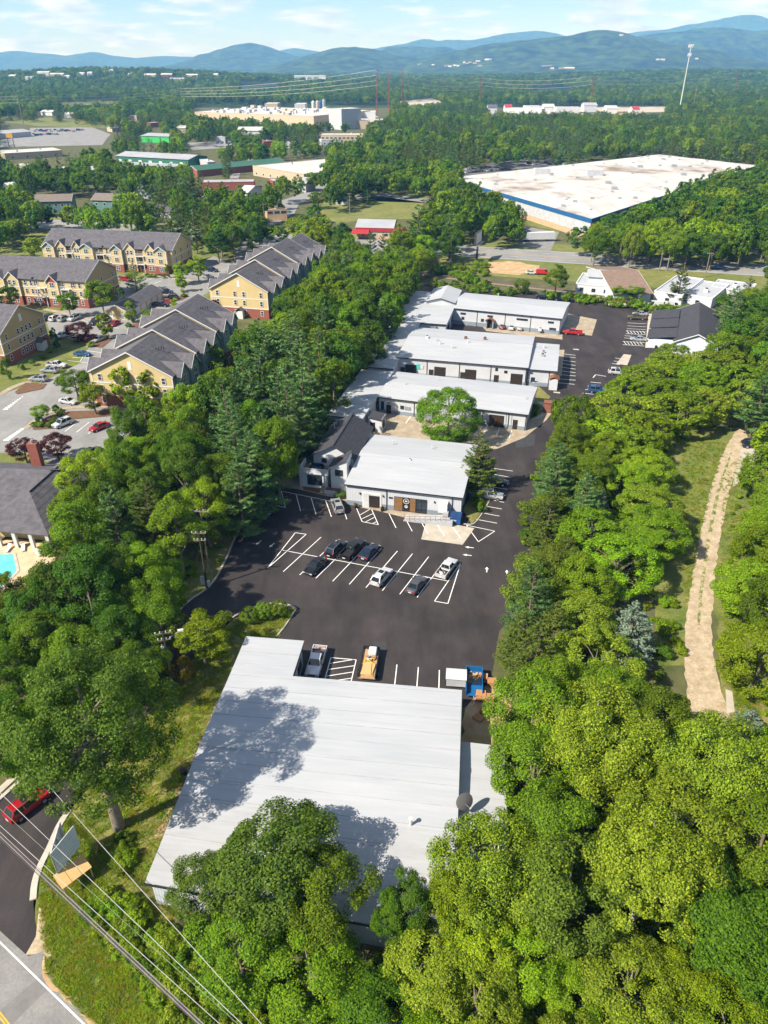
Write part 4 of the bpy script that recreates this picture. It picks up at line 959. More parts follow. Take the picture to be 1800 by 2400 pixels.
def bands(t, u0, u1, v0, v1, brick=3.0, floors=(3.0, 6.0)):
    b = MB().box(u0 - .05, u1 + .05, v0 - .05, v0, 0, brick).box(u1, u1 + .05, v0, v1, 0, brick).box(u0 - .05, u0, v0, v1, 0, brick)
    b.build('brick_base', m_brick_a, t)
    b = MB()
    for z in floors: b.box(u0 - .08, u1 + .08, v0 - .08, v0, z + .002, z + .24).box(u1, u1 + .08, v0, v1, z + .002, z + .24).box(u0 - .08, u0, v0, v1, z + .002, z + .24)
    for (x, y) in ((u0 - .07, v0 - .07), (u1 - .13, v0 - .07)): b.box(x, x + .2, y, y + .06, brick, 8.9)
    b.box(u1 + .01, u1 + .07, v0, v0 + .2, brick, 8.9).box(u1 + .01, u1 + .07, v1 - .2, v1, brick, 8.9)
    b.build('trim_band', m_trim_w, t)
def balcony(t, u0, u1, v, z, depth=1.5):
    o = MB().box(u0, u1, v - depth, v - .002, z - .18, z).build('balcony', m_trim_w, t)
    MB().box(u0, u1, v - depth, v - depth + .06, z + .95, z + 1.05).box(u0, u0 + .06, v - depth + .06, v, z + .95, z + 1.05).box(u1 - .06, u1, v - depth + .06, v, z + .95, z + 1.05).build('handrail', m_trim_w, o)
    b = MB(); n = int((u1 - u0) / .3)
    for i in range(n + 1): x = u0 + (u1 - u0 - .05) * i / n; b.box(x, x + .05, v - depth + .01, v - depth + .05, z, z + .95)
    b.build('balusters', m_trim_w, o)
    for x in (u0, u1 - .2): MB().box(x, x + .2, v - depth + .0, v - depth + .2, z - 2.95, z - .18).build('post', m_trim_w, o)
def front_bay(t, u0, u1, v, wm, accent, ridge_up=2.0, proj=1.4, nwin=2):
    gable(t, u0, u1, v - proj, v + 5.5, 8.6, 8.6 + ridge_up, wm, m_shingle_g, 'v', .4, 4, 0, m_trim_w)
    MB().box(u0 - .05, u1 + .05, v - proj - .05, v - proj, 0, 3.0).box(u1, u1 + .05, v - proj, v - .06, 0, 3.0).box(u0 - .05, u0, v - proj, v - .06, 0, 3.0).build('brick_base', m_brick_a, t)
    MB().box(u0 - .07, u1 + .07, v - proj - .08, v - proj, 3.002, 3.2).box(u0 - .07, u1 + .07, v - proj - .08, v - proj, 6.0, 6.2).box(u0 - .07, u0 + .14, v - proj - .07, v - proj - .001, 3.2, 8.5).box(u1 - .14, u1 + .07, v - proj - .07, v - proj - .001, 3.2, 8.5).build('trim_band', m_trim_w, t)
    uc = (u0 + u1) / 2; w_ = (u1 - u0)
    MB().add([(u0 + .3, v - proj - .03, 8.3), (u1 - .3, v - proj - .03, 8.3), (uc, v - proj - .03, 8.5 + ridge_up * .85)], [(0, 1, 2)]).build('gable_panel', accent, t)
    for z in (.9, 3.9, 6.6):
        for i in range(nwin): awin(t, '-v', u0 + w_ * (i + 1) / (nwin + 1), z, v - proj - .06, 1.7 if nwin == 1 else 1.05)

def Apt(label, org, a):
    return thing('apartment_building', label, 'building', (org[0], org[1], 0), -R(a))
# A: long rear block
A = Apt('long cream apartment block with four front gables at the back', (-133.7, 300.7), 10.8)
gable(A, 0, 53.5, 0, 18, 9, 13.4, m_cream, m_shingle_g, 'u', .6, 8, 0, m_trim_w); bands(A, 0, 53.5, 0, 18)
MB().box(25.0, 25.35, -.7, 18.6, 9.0, 9.3).build('roof_step', m_trim_d, A)
for u0, u1 in ((0.3, 5.0), (16.0, 21.5), (29.0, 33.6), (47.0, 52.0)): front_bay(A, u0, u1, 0, m_cream, m_teal, 1.7, 1.8, 1)
for u0, u1 in ((5.0, 9.6), (12.0, 16.0), (33.8, 38.8), (42.5, 47.0)): front_bay(A, u0 + .4, u1 - .1, 0, m_cream, m_cream, 2.3, .7, 2)
for u in (10.6, 24.0, 40.5):
    MB().box(u - .9, u + .9, -.06, -.01, 0, 8.6).build('breezeway_shade_panel', mat('breezeway_shade', (0.10, 0.07, 0.04), 0.9), A)  # flat panel on the wall, its dark colour paints the shade of the recess
    for z in (3.2, 6.2): balcony(A, u - 1.6, u + 1.6, -.08, z, 1.2)
for z in (3.9, 6.6):
    for u in (22.6, 26.6, 28.0): awin(A, '-v', u, z, -.06)
for v in (3, 8, 14.5):
    for z in (3.9, 6.6, .9): awin(A, '+u', 53.56, z, v)
# B
B2 = Apt('cream apartment block with red gable accent left of the garage', (-97.9 - 60 * math.cos(R(12)), 243.5 + 60 * math.sin(R(12))), 12)
gable(B2, 0, 60, 0, 20, 9, 13.6, m_cream, m_shingle_g, 'u', .6, 8, 0, m_trim_w); bands(B2, 0, 60, 0, 20)
MB().box(41.0, 41.35, -.7, 20.6, 9.0, 9.3).build('roof_step', m_trim_d, B2)
MB().box(59.98, 60.03, .3, 19.7, 3.3, 9.0).add([(60.03, .3, 9.0), (60.03, 19.7, 9.0), (60.03, 10, 13.2)], [(0, 1, 2)]).build('gable_end', m_cream2, B2)
front_bay(B2, 46.6, 50.6, 0, m_cream, m_redacc, 2.0, 1.1, 1)
front_bay(B2, 25, 31, 0, m_cream, m_teal, 2.0, 1.4, 1); front_bay(B2, 31, 36, 0, m_cream, m_cream, 2.3, .7, 2)
for u in (44.2, 53.0):
    for z in (3.2, 6.2): balcony(B2, u - 1.5, u + 1.5, -.08, z, 1.2)
for z in (.9, 3.9, 6.6):
    for u in (38, 40.2, 42, 52.0, 55.6, 58): awin(B2, '-v', u, z, -.06, 1.7 if u in (42, 55.6) else 1.05)
    for v in (3, 17): awin(B2, '+u', 60.06, z, v)
    awin(B2, '+u', 60.06, z, 10, 1.05)
# C
C2 = Apt('buff apartment block cut by the left picture edge with entrance porch', (-101.4, 189.0), 12)
gable(C2, -45, 0, 0, 19.5, 9, 14.0, m_cream2, m_shingle_g, 'u', .6, 8, 0, m_trim_w); bands(C2, -45, 0, 0, 19.5)
for z in (.9, 3.9, 6.6):
    for v in (2.4, 7.4, 9.2, 11.0, 12.8, 17.0): awin(C2, '+u', .06, z, v)
    for u in (-2.5, -6, -10): awin(C2, '-v', u, z, -.06)
MB().box(.0, .05, 9.2, 10.2, 9.6, 11.6).build('gable_vent', m_trim_w, C2)
pc = MB().box(.06, 1.9, 13.4, 15.8, 0, 2.5).build('porch', m_trim_w, C2)
b = MB(); b.slab((.0, 13.0, 2.55), (2.3, 13.0, 2.55), (2.3, 14.6, 3.6), (.0, 14.6, 3.6), .12); b.slab((.0, 14.6, 3.6), (2.3, 14.6, 3.6), (2.3, 16.2, 2.55), (.0, 16.2, 2.55), .12); b.build('porch_roof', m_shingle_g, pc)
# D and E: gables towards the camera, stepped roofs, bays on the right flank
def stepped(label, org, a, w, mods, wm, win_rows=(3.9, 6.6)):
    t = Apt(label, org, a)
    v = 0.0
    for i, dlen in enumerate(mods):
        up = .9 * i if i < 3 else .9 * (4 - i)
        gable(t, 0, w, v, v + dlen, 9 + up, 14.0 + up, wm, m_shingle_g, 'v', .55, 9, 0, m_trim_w)
        bands(t, 0, w, v + .01, v + dlen - .01)
        for vb in (v + dlen * .22, v + dlen * .66):
            gable(t, w - 4.5, w + 1.5, vb - 2.0, vb + 2.6, 8.6 + up, 11.0 + up, m_teal, m_shingle_g, 'u', .35, 4, 0, m_trim_w)
            MB().box(w + 1.5, w + 1.55, vb - 2.05, vb + 2.65, 0, 4.2).box(w, w + 1.5, vb - 2.05, vb - 2.0, 0, 4.2).build('brick_base', m_brick_a, t)
            for z in (.9, 3.9 + .4, 6.4 + up): awin(t, '+u', w + 1.57, z, vb + .3, 1.9)
            gable(t, -1.2, 4.5, vb - 2.2, vb + 2.2, 8.6 + up, 10.9 + up, wm, m_shingle_g, 'u', .35, 4, 0, m_trim_w)
        for z in (.9, 3.9, 6.6):
            awin(t, '+u', w + .06, z, v + dlen * .45)
        for k in range(4): pipe(t, w * .68 + k * .5, v + dlen * .5 + .3 * k, 12.1 + up, .5, .09, m=m_trim_d)
        v += dlen
    for z in (.9, 3.9, 6.6):
        for u in (2.0, w * .42, w * .58, w - 2.2): awin(t, '-v', u, z, -.06)
    MB().box(w / 2 - .45, w / 2 + .45, -.05, -.0, 9.6, 11.6).build('gable_vent', m_trim_w, t)
    return t
D2 = stepped('cream apartment block nearest the tree belt with three stepped roofs', (-68.2, 162.6), 10.0, 20.0, (14, 14, 14), m_cream)
E2 = stepped('cream apartment block behind, its far roofs stepping towards the trees', (-55.0, 236.1), 14.0, 19.0, (15, 15, 15, 14), m_cream)
pe = MB().box(8.6, 10.8, -1.8, -.06, 0, 2.5).build('porch', m_trim_w, E2)
b = MB(); b.slab((8.2, -2.2, 2.55), (9.7, -2.2, 3.6), (9.7, -.06, 3.6), (8.2, -.06, 2.55), .12); b.slab((9.7, -2.2, 3.6), (11.2, -2.2, 2.55), (11.2, -.06, 2.55), (9.7, -.06, 3.6), .12); b.build('porch_roof', m_shingle_g, pe)
# garage
G = thing('garage_row', 'low cream garage row with dark gable roof between apartment blocks', 'garage', (-88.4, 232.2, 0), -R(10))
gable(G, 0, 7.4, 0, 25.6, 2.7, 4.6, m_cream, m_shingle_g, 'v', .4, 5, 0, m_trim_w)
for k in range(6): MB().box(7.4, 7.46, 1.2 + 4.1 * k, 4.2 + 4.1 * k, 0, 2.3).build('garage_door', m_trim_w, G)
for u in (1.6, 5.6): MB().box(u - .6, u + .6, -.05, 0, 0, 2.1).build('door', m_trim_w, G)
# clubhouse
K = thing('clubhouse', 'clubhouse with grey hip roof, brick chimney and white colonnade by pool', 'building')
def KZ(x, y, z): return tuple(P(x, y, z))
R0, R1, FR = P(69, 1153, 7.0), P(138, 1092, 7.0), P(113, 1256, 3.3)
ax = (R1 - R0).normalized(); rx = Vector((ax.y, -ax.x, 0))
hw = (FR - R0).dot(rx); fo = (FR - R0).dot(ax)
def kp(s_, o_, z): q = R0 + ax * s_ + rx * o_; return (q.x, q.y, z)
LEN = (R1 - R0).length + 2
for o0, o1 in ((0, 1), (0, -1)):
    n = 7
    for k in range(n):
        f0, f1 = k / n, (k + 1) / n
        MB().slab(kp(fo * (1 - f0), o1 * hw * (1 - f0), 3.3 + 3.7 * f0 + .05), kp(LEN, o1 * hw * (1 - f0), 3.3 + 3.7 * f0 + .05), kp(LEN, o1 * hw * (1 - f1), 3.3 + 3.7 * f1 + .02), kp(fo * (1 - f1), o1 * hw * (1 - f1), 3.3 + 3.7 * f1 + .02), .08).build('shingle_course', m_shingle_g, K)
for k in range(7):
    f0, f1 = k / 7, (k + 1) / 7
    MB().slab(kp(fo * (1 - f0), -hw * (1 - f0), 3.3 + 3.7 * f0 + .05), kp(fo * (1 - f0), hw * (1 - f0), 3.3 + 3.7 * f0 + .05), kp(fo * (1 - f1), hw * (1 - f1), 3.3 + 3.7 * f1 + .02), kp(fo * (1 - f1), -hw * (1 - f1), 3.3 + 3.7 * f1 + .02), .08).build('shingle_course', m_shingle_g, K)
MB().tube([kp(0, 0, 7.06), kp(LEN, 0, 7.06)], .14, 6).build('ridge_cap', m_shingle, K)
b = MB(); pts = [kp(fo + 3.2, -hw + .6, 0)[:2], kp(fo + 3.2, hw - .6, 0)[:2], kp(LEN, hw - .6, 0)[:2], kp(LEN, -hw + .6, 0)[:2]]; b.prism(pts, 0, 3.25); b.build('wall', m_cream, K)
for k in range(5):
    c = kp(fo + .5, -hw + .6 + (2 * hw - 1.2) * k / 4, 0); MB().box(c[0] - .28, c[0] + .28, c[1] - .28, c[1] + .28, 0, 3.3).build('column', m_trim_w, K)
# cross wing running off the left edge
X0, X1 = P(-60, 1090, 7.3), P(120, 1101, 7.3)
for k in range(8):
    f0, f1 = k / 8, (k + 1) / 8
    for sg in (1, -1):
        y0, y1 = -sg * 9.0 * (1 - f0), -sg * 9.0 * (1 - f1); z0, z1 = 3.5 + 3.8 * f0, 3.5 + 3.8 * f1
        MB().slab((X0.x - 12, X0.y + y0, z0 + .05), (X1.x + (0 if sg > 0 else 1.5), X1.y + y0, z0 + .05), (X1.x + (0 if sg > 0 else 1.5), X1.y + y1, z1 + .02), (X0.x - 12, X0.y + y1, z1 + .02), .08).build('shingle_course', m_shingle_g, K)
MB().box(X0.x - 11, X1.x - 1.5, X0.y - 8, X1.y + 8, 0, 3.5).build('wall', m_cream, K)
for k in range(4): awin(K, '-v', X0.x + 1.5 + 2.2 * k, 1.4, X0.y - 8.05, 1.7)
CH = P(92, 1097, 4.5)
MB().box(CH.x - .9, CH.x + .9, CH.y - .7, CH.y + .7, 3.5, 9.8).build('chimney', m_brick_a, K)
MB().tube([(CH.x, CH.y, 9.8), (CH.x, CH.y, 10.4)], .3, 8).build('flue', m_metal, K)
for i, px in enumerate(((20, 1290), (55, 1288), (90, 1300))):
    c = P(*px); t = thing('lounge_chair', 'folded lounge chair %s on the pool terrace' % ('nearest the picture edge', 'between the columns', 'under the tree branch')[i], 'chair', (c.x, c.y, .03), R(20 * i))
    MB().box(-.3, .3, -.9, .4, .25, .32).build('seat', m_trim_w, t); MB().slab((-.3, .4, .32), (.3, .4, .32), (.3, .95, .8), (-.3, .95, .8), .06).build('backrest', m_trim_w, t)
    for sx in (-.25, .25):
        for sy in (-.8, .3): MB().box(sx - .03, sx + .03, sy - .03, sy + .03, 0, .25).build('leg', m_trim_w, t)

# ---------------------------------------------------------------- buildings beyond
m_tan = mat('tan_wall', (0.46, 0.32, 0.20), 0.85); m_tanp = mat('pale_tan_wall', (0.44, 0.36, 0.255), 0.85)
m_green_w = mat('green_wall', (0.035, 0.15, 0.10), 0.7); m_green_r = mat('green_metal_roof', (0.05, 0.13, 0.085), 0.5); m_lime = mat('bright_green_wall', (0.05, 0.42, 0.10), 0.7)
m_grey_r = mat('grey_metal_roof', (0.33, 0.34, 0.36), 0.55, var=0.1, scale=0.1); m_brown_r = mat('brown_shingle', (0.17, 0.115, 0.085), 0.9, scale=0.8, col2=(0.23, 0.16, 0.12)); m_taupe_r = mat('taupe_shingle', (0.17, 0.14, 0.12), 0.9, var=0.1)
m_white_r = mat('white_membrane', (0.44, 0.43, 0.405), 0.6, scale=0.05, col2=(0.54, 0.53, 0.51)); m_blue_s = mat('blue_steel', (0.02, 0.10, 0.24), 0.5); m_grey_w = mat('grey_wall', (0.42, 0.43, 0.45), 0.8)
TOWN = [(95, 262, 26), (150, 268, 18), (300, 272, 20), (352, 288, 24), (415, 300, 20), (505, 322, 22), (262, 300, 20), (618, 332, 24), (668, 336, 20), (30, 388, 30), (128, 398, 26), (196, 402, 24), (486, 380, 18), (700, 428, 16), (8, 442, 26), (318, 445, 28), (455, 468, 26), (560, 450, 20)]
m_red_r = mat('red_metal_roof', (0.34, 0.03, 0.035), 0.5); m_teal_w = mat('teal_wall', (0.10, 0.20, 0.18), 0.8)
def fb(name, label, pl, pr, depth, h, wm, rm, kind='flat', nwin=0, rise=2.5, along='u', base=None, wz=1.0, wh=1.5, ww=1.6, doors=0, dm=None, cat='building', zw=0.0):
    a, c = P(*pl, h + zw), P(*pr, h + zw)
    d = c - a; w = math.hypot(d.x, d.y); ang = math.atan2(d.y, d.x)
    t = thing(name, label, cat, (a.x, a.y, zw), ang)
    if kind == 'flat':
        MB().box(0, w, 0, depth, 0, h - .25).build('wall', wm, t)
        MB().box(.3, w - .3, .3, depth - .3, h - .25, h - .15).build('roof', rm, t)
        MB().box(-.1, w + .1, -.1, .3, h - .25, h + .15).box(-.1, w + .1, depth - .3, depth + .1, h - .25, h + .15).box(-.1, .3, .3, depth - .3, h - .25, h + .15).box(w - .3, w + .1, .3, depth - .3, h - .25, h + .15).build('parapet', wm, t)
        for k in range(max(1, int(w / 18))): hvac(t, w * (k + .6) / max(1, int(w / 18)) * .9, depth * (.35 + .3 * (k % 2)), h - .15, 1.4, m_pvc)
    else:
        gable(t, 0, w, 0, depth, h, h + rise, wm, rm, along, .6, 4, 0, m_trim_w, 'roof_panel')
    for k in range(nwin):
        u = w * (k + .5) / nwin
        f = MB().box(u - ww / 2, u + ww / 2, -.08, -.005, wz, wz + wh).build('window', m_trim_w, t)
        MB().box(u - ww / 2 + .12, u + ww / 2 - .12, -.1, -.07, wz + .12, wz + wh - .12).build('pane', m_glass, f)
    for k in range(doors):
        u = w * (k + .25) / doors + 1
        MB().box(u - 1.5, u + 1.5, -.1, -.005, 0, 3.2).build('overhead_door', dm or m_trim_w, t)
    if base: MB().box(-.06, w + .06, -.06, -.003, 0, base[0]).box(w, w + .06, -.003, depth, 0, base[0]).build('base_band', base[1], t)
    return t
# big flat-roofed plant
BW = thing('distribution_plant', 'huge flat white-roofed plant with blue eave band', 'building')
PL, PF, PR, PB = P(1050, 417, 9), P(1386, 514, 9), P(1776, 388, 9), P(1545, 362, 9)
MB().prism([PL.xy, PF.xy, PR.xy, PB.xy], 0, 8.9).build('wall', m_grey_w, BW)
m_plant_roof = mat('stained_white_roof', (0.24, 0.165, 0.115), 0.8, scale=0.022, col2=(0.55, 0.525, 0.49), detail=12, fac=(0.34, 0.46), coords='World', stretch=(1, 1, 1), stain=(0.09, .72, 1.08, (1, .12, 1), -.66), fine=(.12, .90, 1.06))
def bl(u, v, z):
    p = PF.lerp(PL, u).lerp(PR.lerp(PB, u), v); return (p.x, p.y, z)
NU, NV = 5, 12
for i in range(NU):
    for j in range(NV):
        MB().slab(bl(i / NU + .0008, j / NV + .0006, 9 + .05 * ((i + j) % 2)), bl((i + 1) / NU - .0008, j / NV + .0006, 9 + .05 * ((i + j) % 2)), bl((i + 1) / NU - .0008, (j + 1) / NV - .0006, 9 + .05 * ((i + j) % 2)), bl(i / NU + .0008, (j + 1) / NV - .0006, 9 + .05 * ((i + j) % 2)), .3).build('roof_section', m_plant_roof, BW)
for p, q in ((PL, PF), (PF, PR)):
    d = (q - p).normalized(); n = Vector((d.y, -d.x, 0)) * .25
    MB().add([(p.x + n.x, p.y + n.y, 7.4), (q.x + n.x, q.y + n.y, 7.4), (q.x, q.y, 7.4), (p.x, p.y, 7.4), (p.x + n.x, p.y + n.y, 9.25), (q.x + n.x, q.y + n.y, 9.25), (q.x, q.y, 9.25), (p.x, p.y, 9.25)], [(0, 1, 5, 4), (4, 5, 6, 7), (0, 3, 2, 1), (0, 4, 7, 3), (1, 2, 6, 5), (2, 3, 7, 6)]).build('blue_band', m_blue_s, BW)
    MB().add([(p.x + n.x * .6, p.y + n.y * .6, 0), (q.x + n.x * .6, q.y + n.y * .6, 0), (q.x + n.x * .6, q.y + n.y * .6, 2.6), (p.x + n.x * .6, p.y + n.y * .6, 2.6)], [(0, 1, 2, 3)]).build('tan_base', m_tan, BW)
for k in range(46):
    x, y, z = bl(rnd.uniform(.05, .95), rnd.uniform(.03, .97), 9.05)
    s_ = rnd.choice((.6, .8, 1.0, 1.0, 1.6)); bx_ = MB().box(x - s_, x + s_, y - s_ * .7, y + s_ * .7, z - .05, z + s_ * .9).build('roof_vent', m_metal, BW)
for u, v in ((.82, .30), (.60, .42)):
    x, y, z = bl(u, v, 9.05); MB().box(x - 5, x + 5, y - 2.5, y + 2.5, z - .05, z + 3.2).build('rooftop_unit', m_grey_w, BW)
# white sheds by the highway
fb('roadside_house', 'white building with steep brown roof beside the highway', (1440, 687), (1526, 687), 37, 4.0, m_wall_s, m_brown_r, 'gable', 2, 3.0, 'u')
fb('roadside_shed', 'long white-roofed shed right of the brown roof by highway', (1534, 682), (1600, 692), 26, 4.0, m_wall_s, m_roof_w, 'flat', 1)
fb('roadside_shed', 'second white shed behind the tall roadside tree', (1605, 690), (1670, 700), 22, 3.6, m_wall_s, m_roof_w, 'flat', 1)
fb('roadside_shed', 'third low white shed at the far right by the tracks', (1668, 672), (1760, 684), 12, 3.4, m_wall_s, m_roof_w, 'flat')
fb('old_store', 'old white store with grey metal roof left of the brown roof', (1350, 664), (1436, 672), 16, 3.6, m_wall_s, m_roof_w, 'flat', 3)
fb('old_store_loft', 'weathered grey-roofed block rising behind the old white store', (1380, 646), (1433, 650), 7, 5.5, m_wall_s, m_grey_r, 'gable', 2, 1.5)
fb('red_roof_shop', 'cream building with grey roof and red eave band', (836, 532), (920, 534), 18, 5.0, m_tanp, m_grey_r, 'gable', 3, 2.0, 'u', (1.2, m_tan))
rr = bpy.data.objects['red_roof_shop']; MB().box(-.4, 24, -.45, -.12, 3.3, 4.9).build('red_band', m_red_r, rr); MB().slab((-2, -4.5, 3.0), (6, -4.5, 3.0), (6, -.5, 4.2), (-2, -.5, 4.2), .2).build('red_canopy', m_red_r, rr)
fb('office_block', 'white flat-roofed office block in the middle distance', (592, 388), (712, 408), 75, 6.5, m_tanp, m_white_r, 'flat', 7)
fb('tan_garage', 'small tan garage with upper windows beside side road', (625, 492), (672, 490), 14, 5.5, m_tan, m_tan, 'flat', 3, wz=3.4, ww=3)
fb('utility_shed', 'small white utility shed on the mown lawn', (786, 466), (816, 466), 8, 3.2, m_wall_s, m_roof_w, 'flat', cat='shed')
fb('pavilion', 'small brown-roofed pavilion behind the utility shed', (788, 455), (815, 455), 8, 3.2, m_tan, m_brown_r, 'gable', 0, 2.0, cat='pavilion')
fb('green_workshop', 'long dark green workshop with grey roof and white doors', (272, 365), (440, 374), 26, 5.5, m_green_w, m_grey_r, 'gable', 0, 2.2, 'u', doors=7)
g1 = fb('green_roof_units', 'green metal-roofed shop units angled toward side road', (440, 395), (462, 399), 75, 4.5, m_brick_a, m_green_r, 'gable', 1, 2.4, 'v')
fb('lime_depot', 'bright green depot with grey roof among trees', (330, 318), (395, 320), 30, 6, m_lime, m_grey_r, 'gable', 0, 1.5)
fb('left_warehouse', 'low cream warehouse at the left near car yard', (10, 360), (145, 352), 30, 5, m_tanp, m_white_r, 'flat', 4)
fb('left_grey_shed', 'grey-roofed shed at the far left edge', (-20, 315), (72, 308), 30, 5, m_grey_w, m_grey_r, 'gable', 0, 2.0)
fb('dark_store', 'dark flat store half hidden among trees', (228, 388), (390, 395), 26, 4.5, m_grey_w, m_grey_r, 'flat', 3)
fb('townhouse_row', 'taupe-roofed townhouse row with three steps', (78, 472), (165, 470), 12, 6, m_teal_w, m_taupe_r, 'gable', 6, 2.6, wz=3.2)
fb('townhouse_row', 'second shorter taupe-roofed townhouse partly hidden by trees', (215, 468), (272, 470), 12, 6, m_teal_w, m_taupe_r, 'gable', 3, 2.6, wz=3.2)
fb('grey_bungalow', 'small grey-roofed bungalow behind the rear apartment block', (345, 492), (398, 496), 11, 3.5, m_grey_w, m_shingle_g, 'gable', 2, 2.2)
fb('brick_strip', 'low red brick strip with rooftop units', (470, 428), (595, 426), 14, 4.5, m_brick_a, m_grey_r, 'flat', 3)
fb('brick_strip', 'short red brick unit right of the long brick strip', (640, 425), (678, 423), 14, 4.5, m_brick_a, m_grey_r, 'flat', 1)
fb('motel', 'white two-storey motel with long window rows', (752, 316), (850, 316), 16, 9, m_tanp, m_white_r, 'flat', 10, wz=5.5, ww=3)
fb('motel_annex', 'lower white block in front of the two-storey motel', (754, 328), (830, 326), 14, 5, m_wall_s, m_white_r, 'flat', 6)
fb('low_white_roof', 'low white roof among trees left of the motel', (557, 306), (614, 306), 22, 6, m_wall_s, m_white_r, 'gable', 0, 3)
for i, (px, py, w_) in enumerate(sorted(TOWN)):
    fb('town_building', 'small pale-roofed far town building, %s from the left' % ('first second third fourth fifth sixth seventh eighth ninth tenth eleventh twelfth thirteenth fourteenth fifteenth sixteenth seventeenth eighteenth nineteenth twentieth'.split()[i]), (px, py), (px + w_, py + (i % 3 - 1)), rnd.uniform(12, 22), rnd.uniform(4, 6.5), rnd.choice((m_wall_s, m_tanp, m_grey_w, m_brick_a)), rnd.choice((m_white_r, m_grey_r, m_taupe_r, m_white_r)), rnd.choice(('gable', 'flat')), 2, 2.5)
# brewery / plant cluster
for i, (pl, pr, dp, h, wm, lb) in enumerate([((455, 262), (735, 272), 150, 10, m_tanp, 'long pale plant hall with cluttered roof in the far middle'), ((785, 283), (862, 283), 40, 9, m_tanp, 'white box hall at the right end of the far plant'),
        ((770, 254), (800, 256), 30, 22, m_grey_w, 'tall grey tower block of the far plant'), ((620, 243), (650, 243), 40, 12, m_tanp, 'small pale hall behind the far plant'), ((690, 244), (715, 244), 40, 15, m_grey_w, 'grey hall with flat roof behind the far plant'), ((840, 262), (880, 262), 30, 9, m_wall_s, 'small white hall right of the far grey tower')]):
    fb('plant_hall', lb, pl, pr, dp, h, wm, m_white_r, 'flat', 0)
ph = bpy.data.objects['plant_hall']
for k in range(70):
    s_ = rnd.uniform(1, 4); x, y = rnd.uniform(5, 160), rnd.uniform(5, 140)
    MB().box(x - s_, x + s_, y - s_, y + s_, 9.8, 10 + rnd.uniform(1, 4)).build('rooftop_unit', rnd.choice((m_wall_s, m_grey_w, m_pvc, m_tanp)), ph)
for i, px in enumerate(((735, 268), (745, 270), (752, 272), (760, 270))):
    c = P(*px, 0); tag(MB().tube([(0, 0, 0), (0, 0, 17 + i)], 2.6, 12).tube([(0, 0, 17 + i), (0, 0, 19 + i)], [2.6, .4], 12).build('storage_silo', (m_pvc, m_tanp, m_blue_s, m_metal)[i], None, (c.x, c.y, 0)), ('grey silo leftmost at the far plant', 'cream silo second at the far plant', 'blue silo third at the far plant', 'steel silo beside the far grey tower')[i], 'silo')
# white sheds and houses on the far right
for i, (pl, pr, h, rm, kd, lb) in enumerate([((1180, 254), (1270, 256), 8, m_white_r, 'flat', 'long low white shed far behind the pine row'), ((1232, 249), (1268, 249), 9, m_white_r, 'flat', 'boxy white hall above the pine row'), ((1275, 250), (1300, 250), 8, m_white_r, 'gable', 'first small white house right of the boxy hall'), ((1305, 252), (1362, 252), 8, m_white_r, 'flat', 'long white trailer hall on the far clearing'),
        ((1370, 247), (1400, 247), 10, m_grey_r, 'gable', 'white far house with grey gable roof'), ((1422, 254), (1448, 254), 8, m_white_r, 'gable', 'white far house right of the red power pole'), ((1484, 256), (1500, 256), 8, m_red_r, 'gable', 'tiny far barn with red roof'), ((1145, 252), (1165, 252), 9, m_shingle_g, 'gable', 'dark-roofed far house left of the white sheds'), ((1185, 251), (1200, 251), 9, m_red_r, 'gable', 'far house with rust-red roof'), ((1565, 256), (1640, 258), 10, m_white_r, 'flat', 'blue-grey hall at the foot of the cell tower')]):
    fb('far_building', lb, pl, pr, 24, h, m_wall_s if i < 9 else m_blue_s, rm, kd, 0, 3.5)
# ---------------------------------------------------------------- vehicles (built facing +y, ground at z=0)
m_tyre = mat('tyre_rubber', (0.018, 0.018, 0.018), 0.85)
m_rim = mat('alloy_rim', (0.45, 0.46, 0.47), 0.3, metal=0.7)
m_cglass = mat('car_glass', (0.012, 0.018, 0.022), 0.05, var=0.2, spec=0.7)
m_head = mat('headlamp_lens', (0.6, 0.6, 0.58), 0.15, spec=0.6)
m_tail = mat('tail_lamp', (0.28, 0.01, 0.012), 0.2, spec=0.5)
m_chrome = mat('chrome', (0.55, 0.55, 0.55), 0.2, metal=0.9)
m_plate = mat('number_plate', (0.6, 0.6, 0.62), 0.5)
PAINTS = dict(black=(0.010, 0.010, 0.012), navy=(0.010, 0.018, 0.045), white=(0.58, 0.58, 0.575), silver=(0.34, 0.35, 0.36), grey=(0.075, 0.075, 0.08), red=(0.38, 0.012, 0.018), maroon=(0.12, 0.012, 0.022), blue=(0.02, 0.09, 0.24), teal=(0.02, 0.06, 0.085), brown=(0.115, 0.09, 0.062), brightred=(0.50, 0.02, 0.02), dkred=(0.24, 0.012, 0.018))
PM = {k: paint(k, v) for k, v in PAINTS.items()}
def sect(y, hw, z0, z1):
    h = z1 - z0
    half = [(hw * .88, z0), (hw, z0 + .22 * h), (hw, z0 + .62 * h), (hw * .96, z1 - .10 * h), (hw * .86, z1)]
    return [(x, y, z) for x, z in half] + [(-x, y, z) for x, z in half[::-1]]
def loft(secs):
    b = MB(); n = len(secs[0])
    for s_ in secs: b.v += s_
    for i in range(len(secs) - 1):
        for k in range(n): b.f.append((i * n + k, i * n + (k + 1) % n, (i + 1) * n + (k + 1) % n, (i + 1) * n + k)); b.m.append(0)
    b.f.append(tuple(range(n))); b.m.append(0); b.f.append(tuple(range((len(secs) - 1) * n, len(secs) * n))); b.m.append(0)
    return b
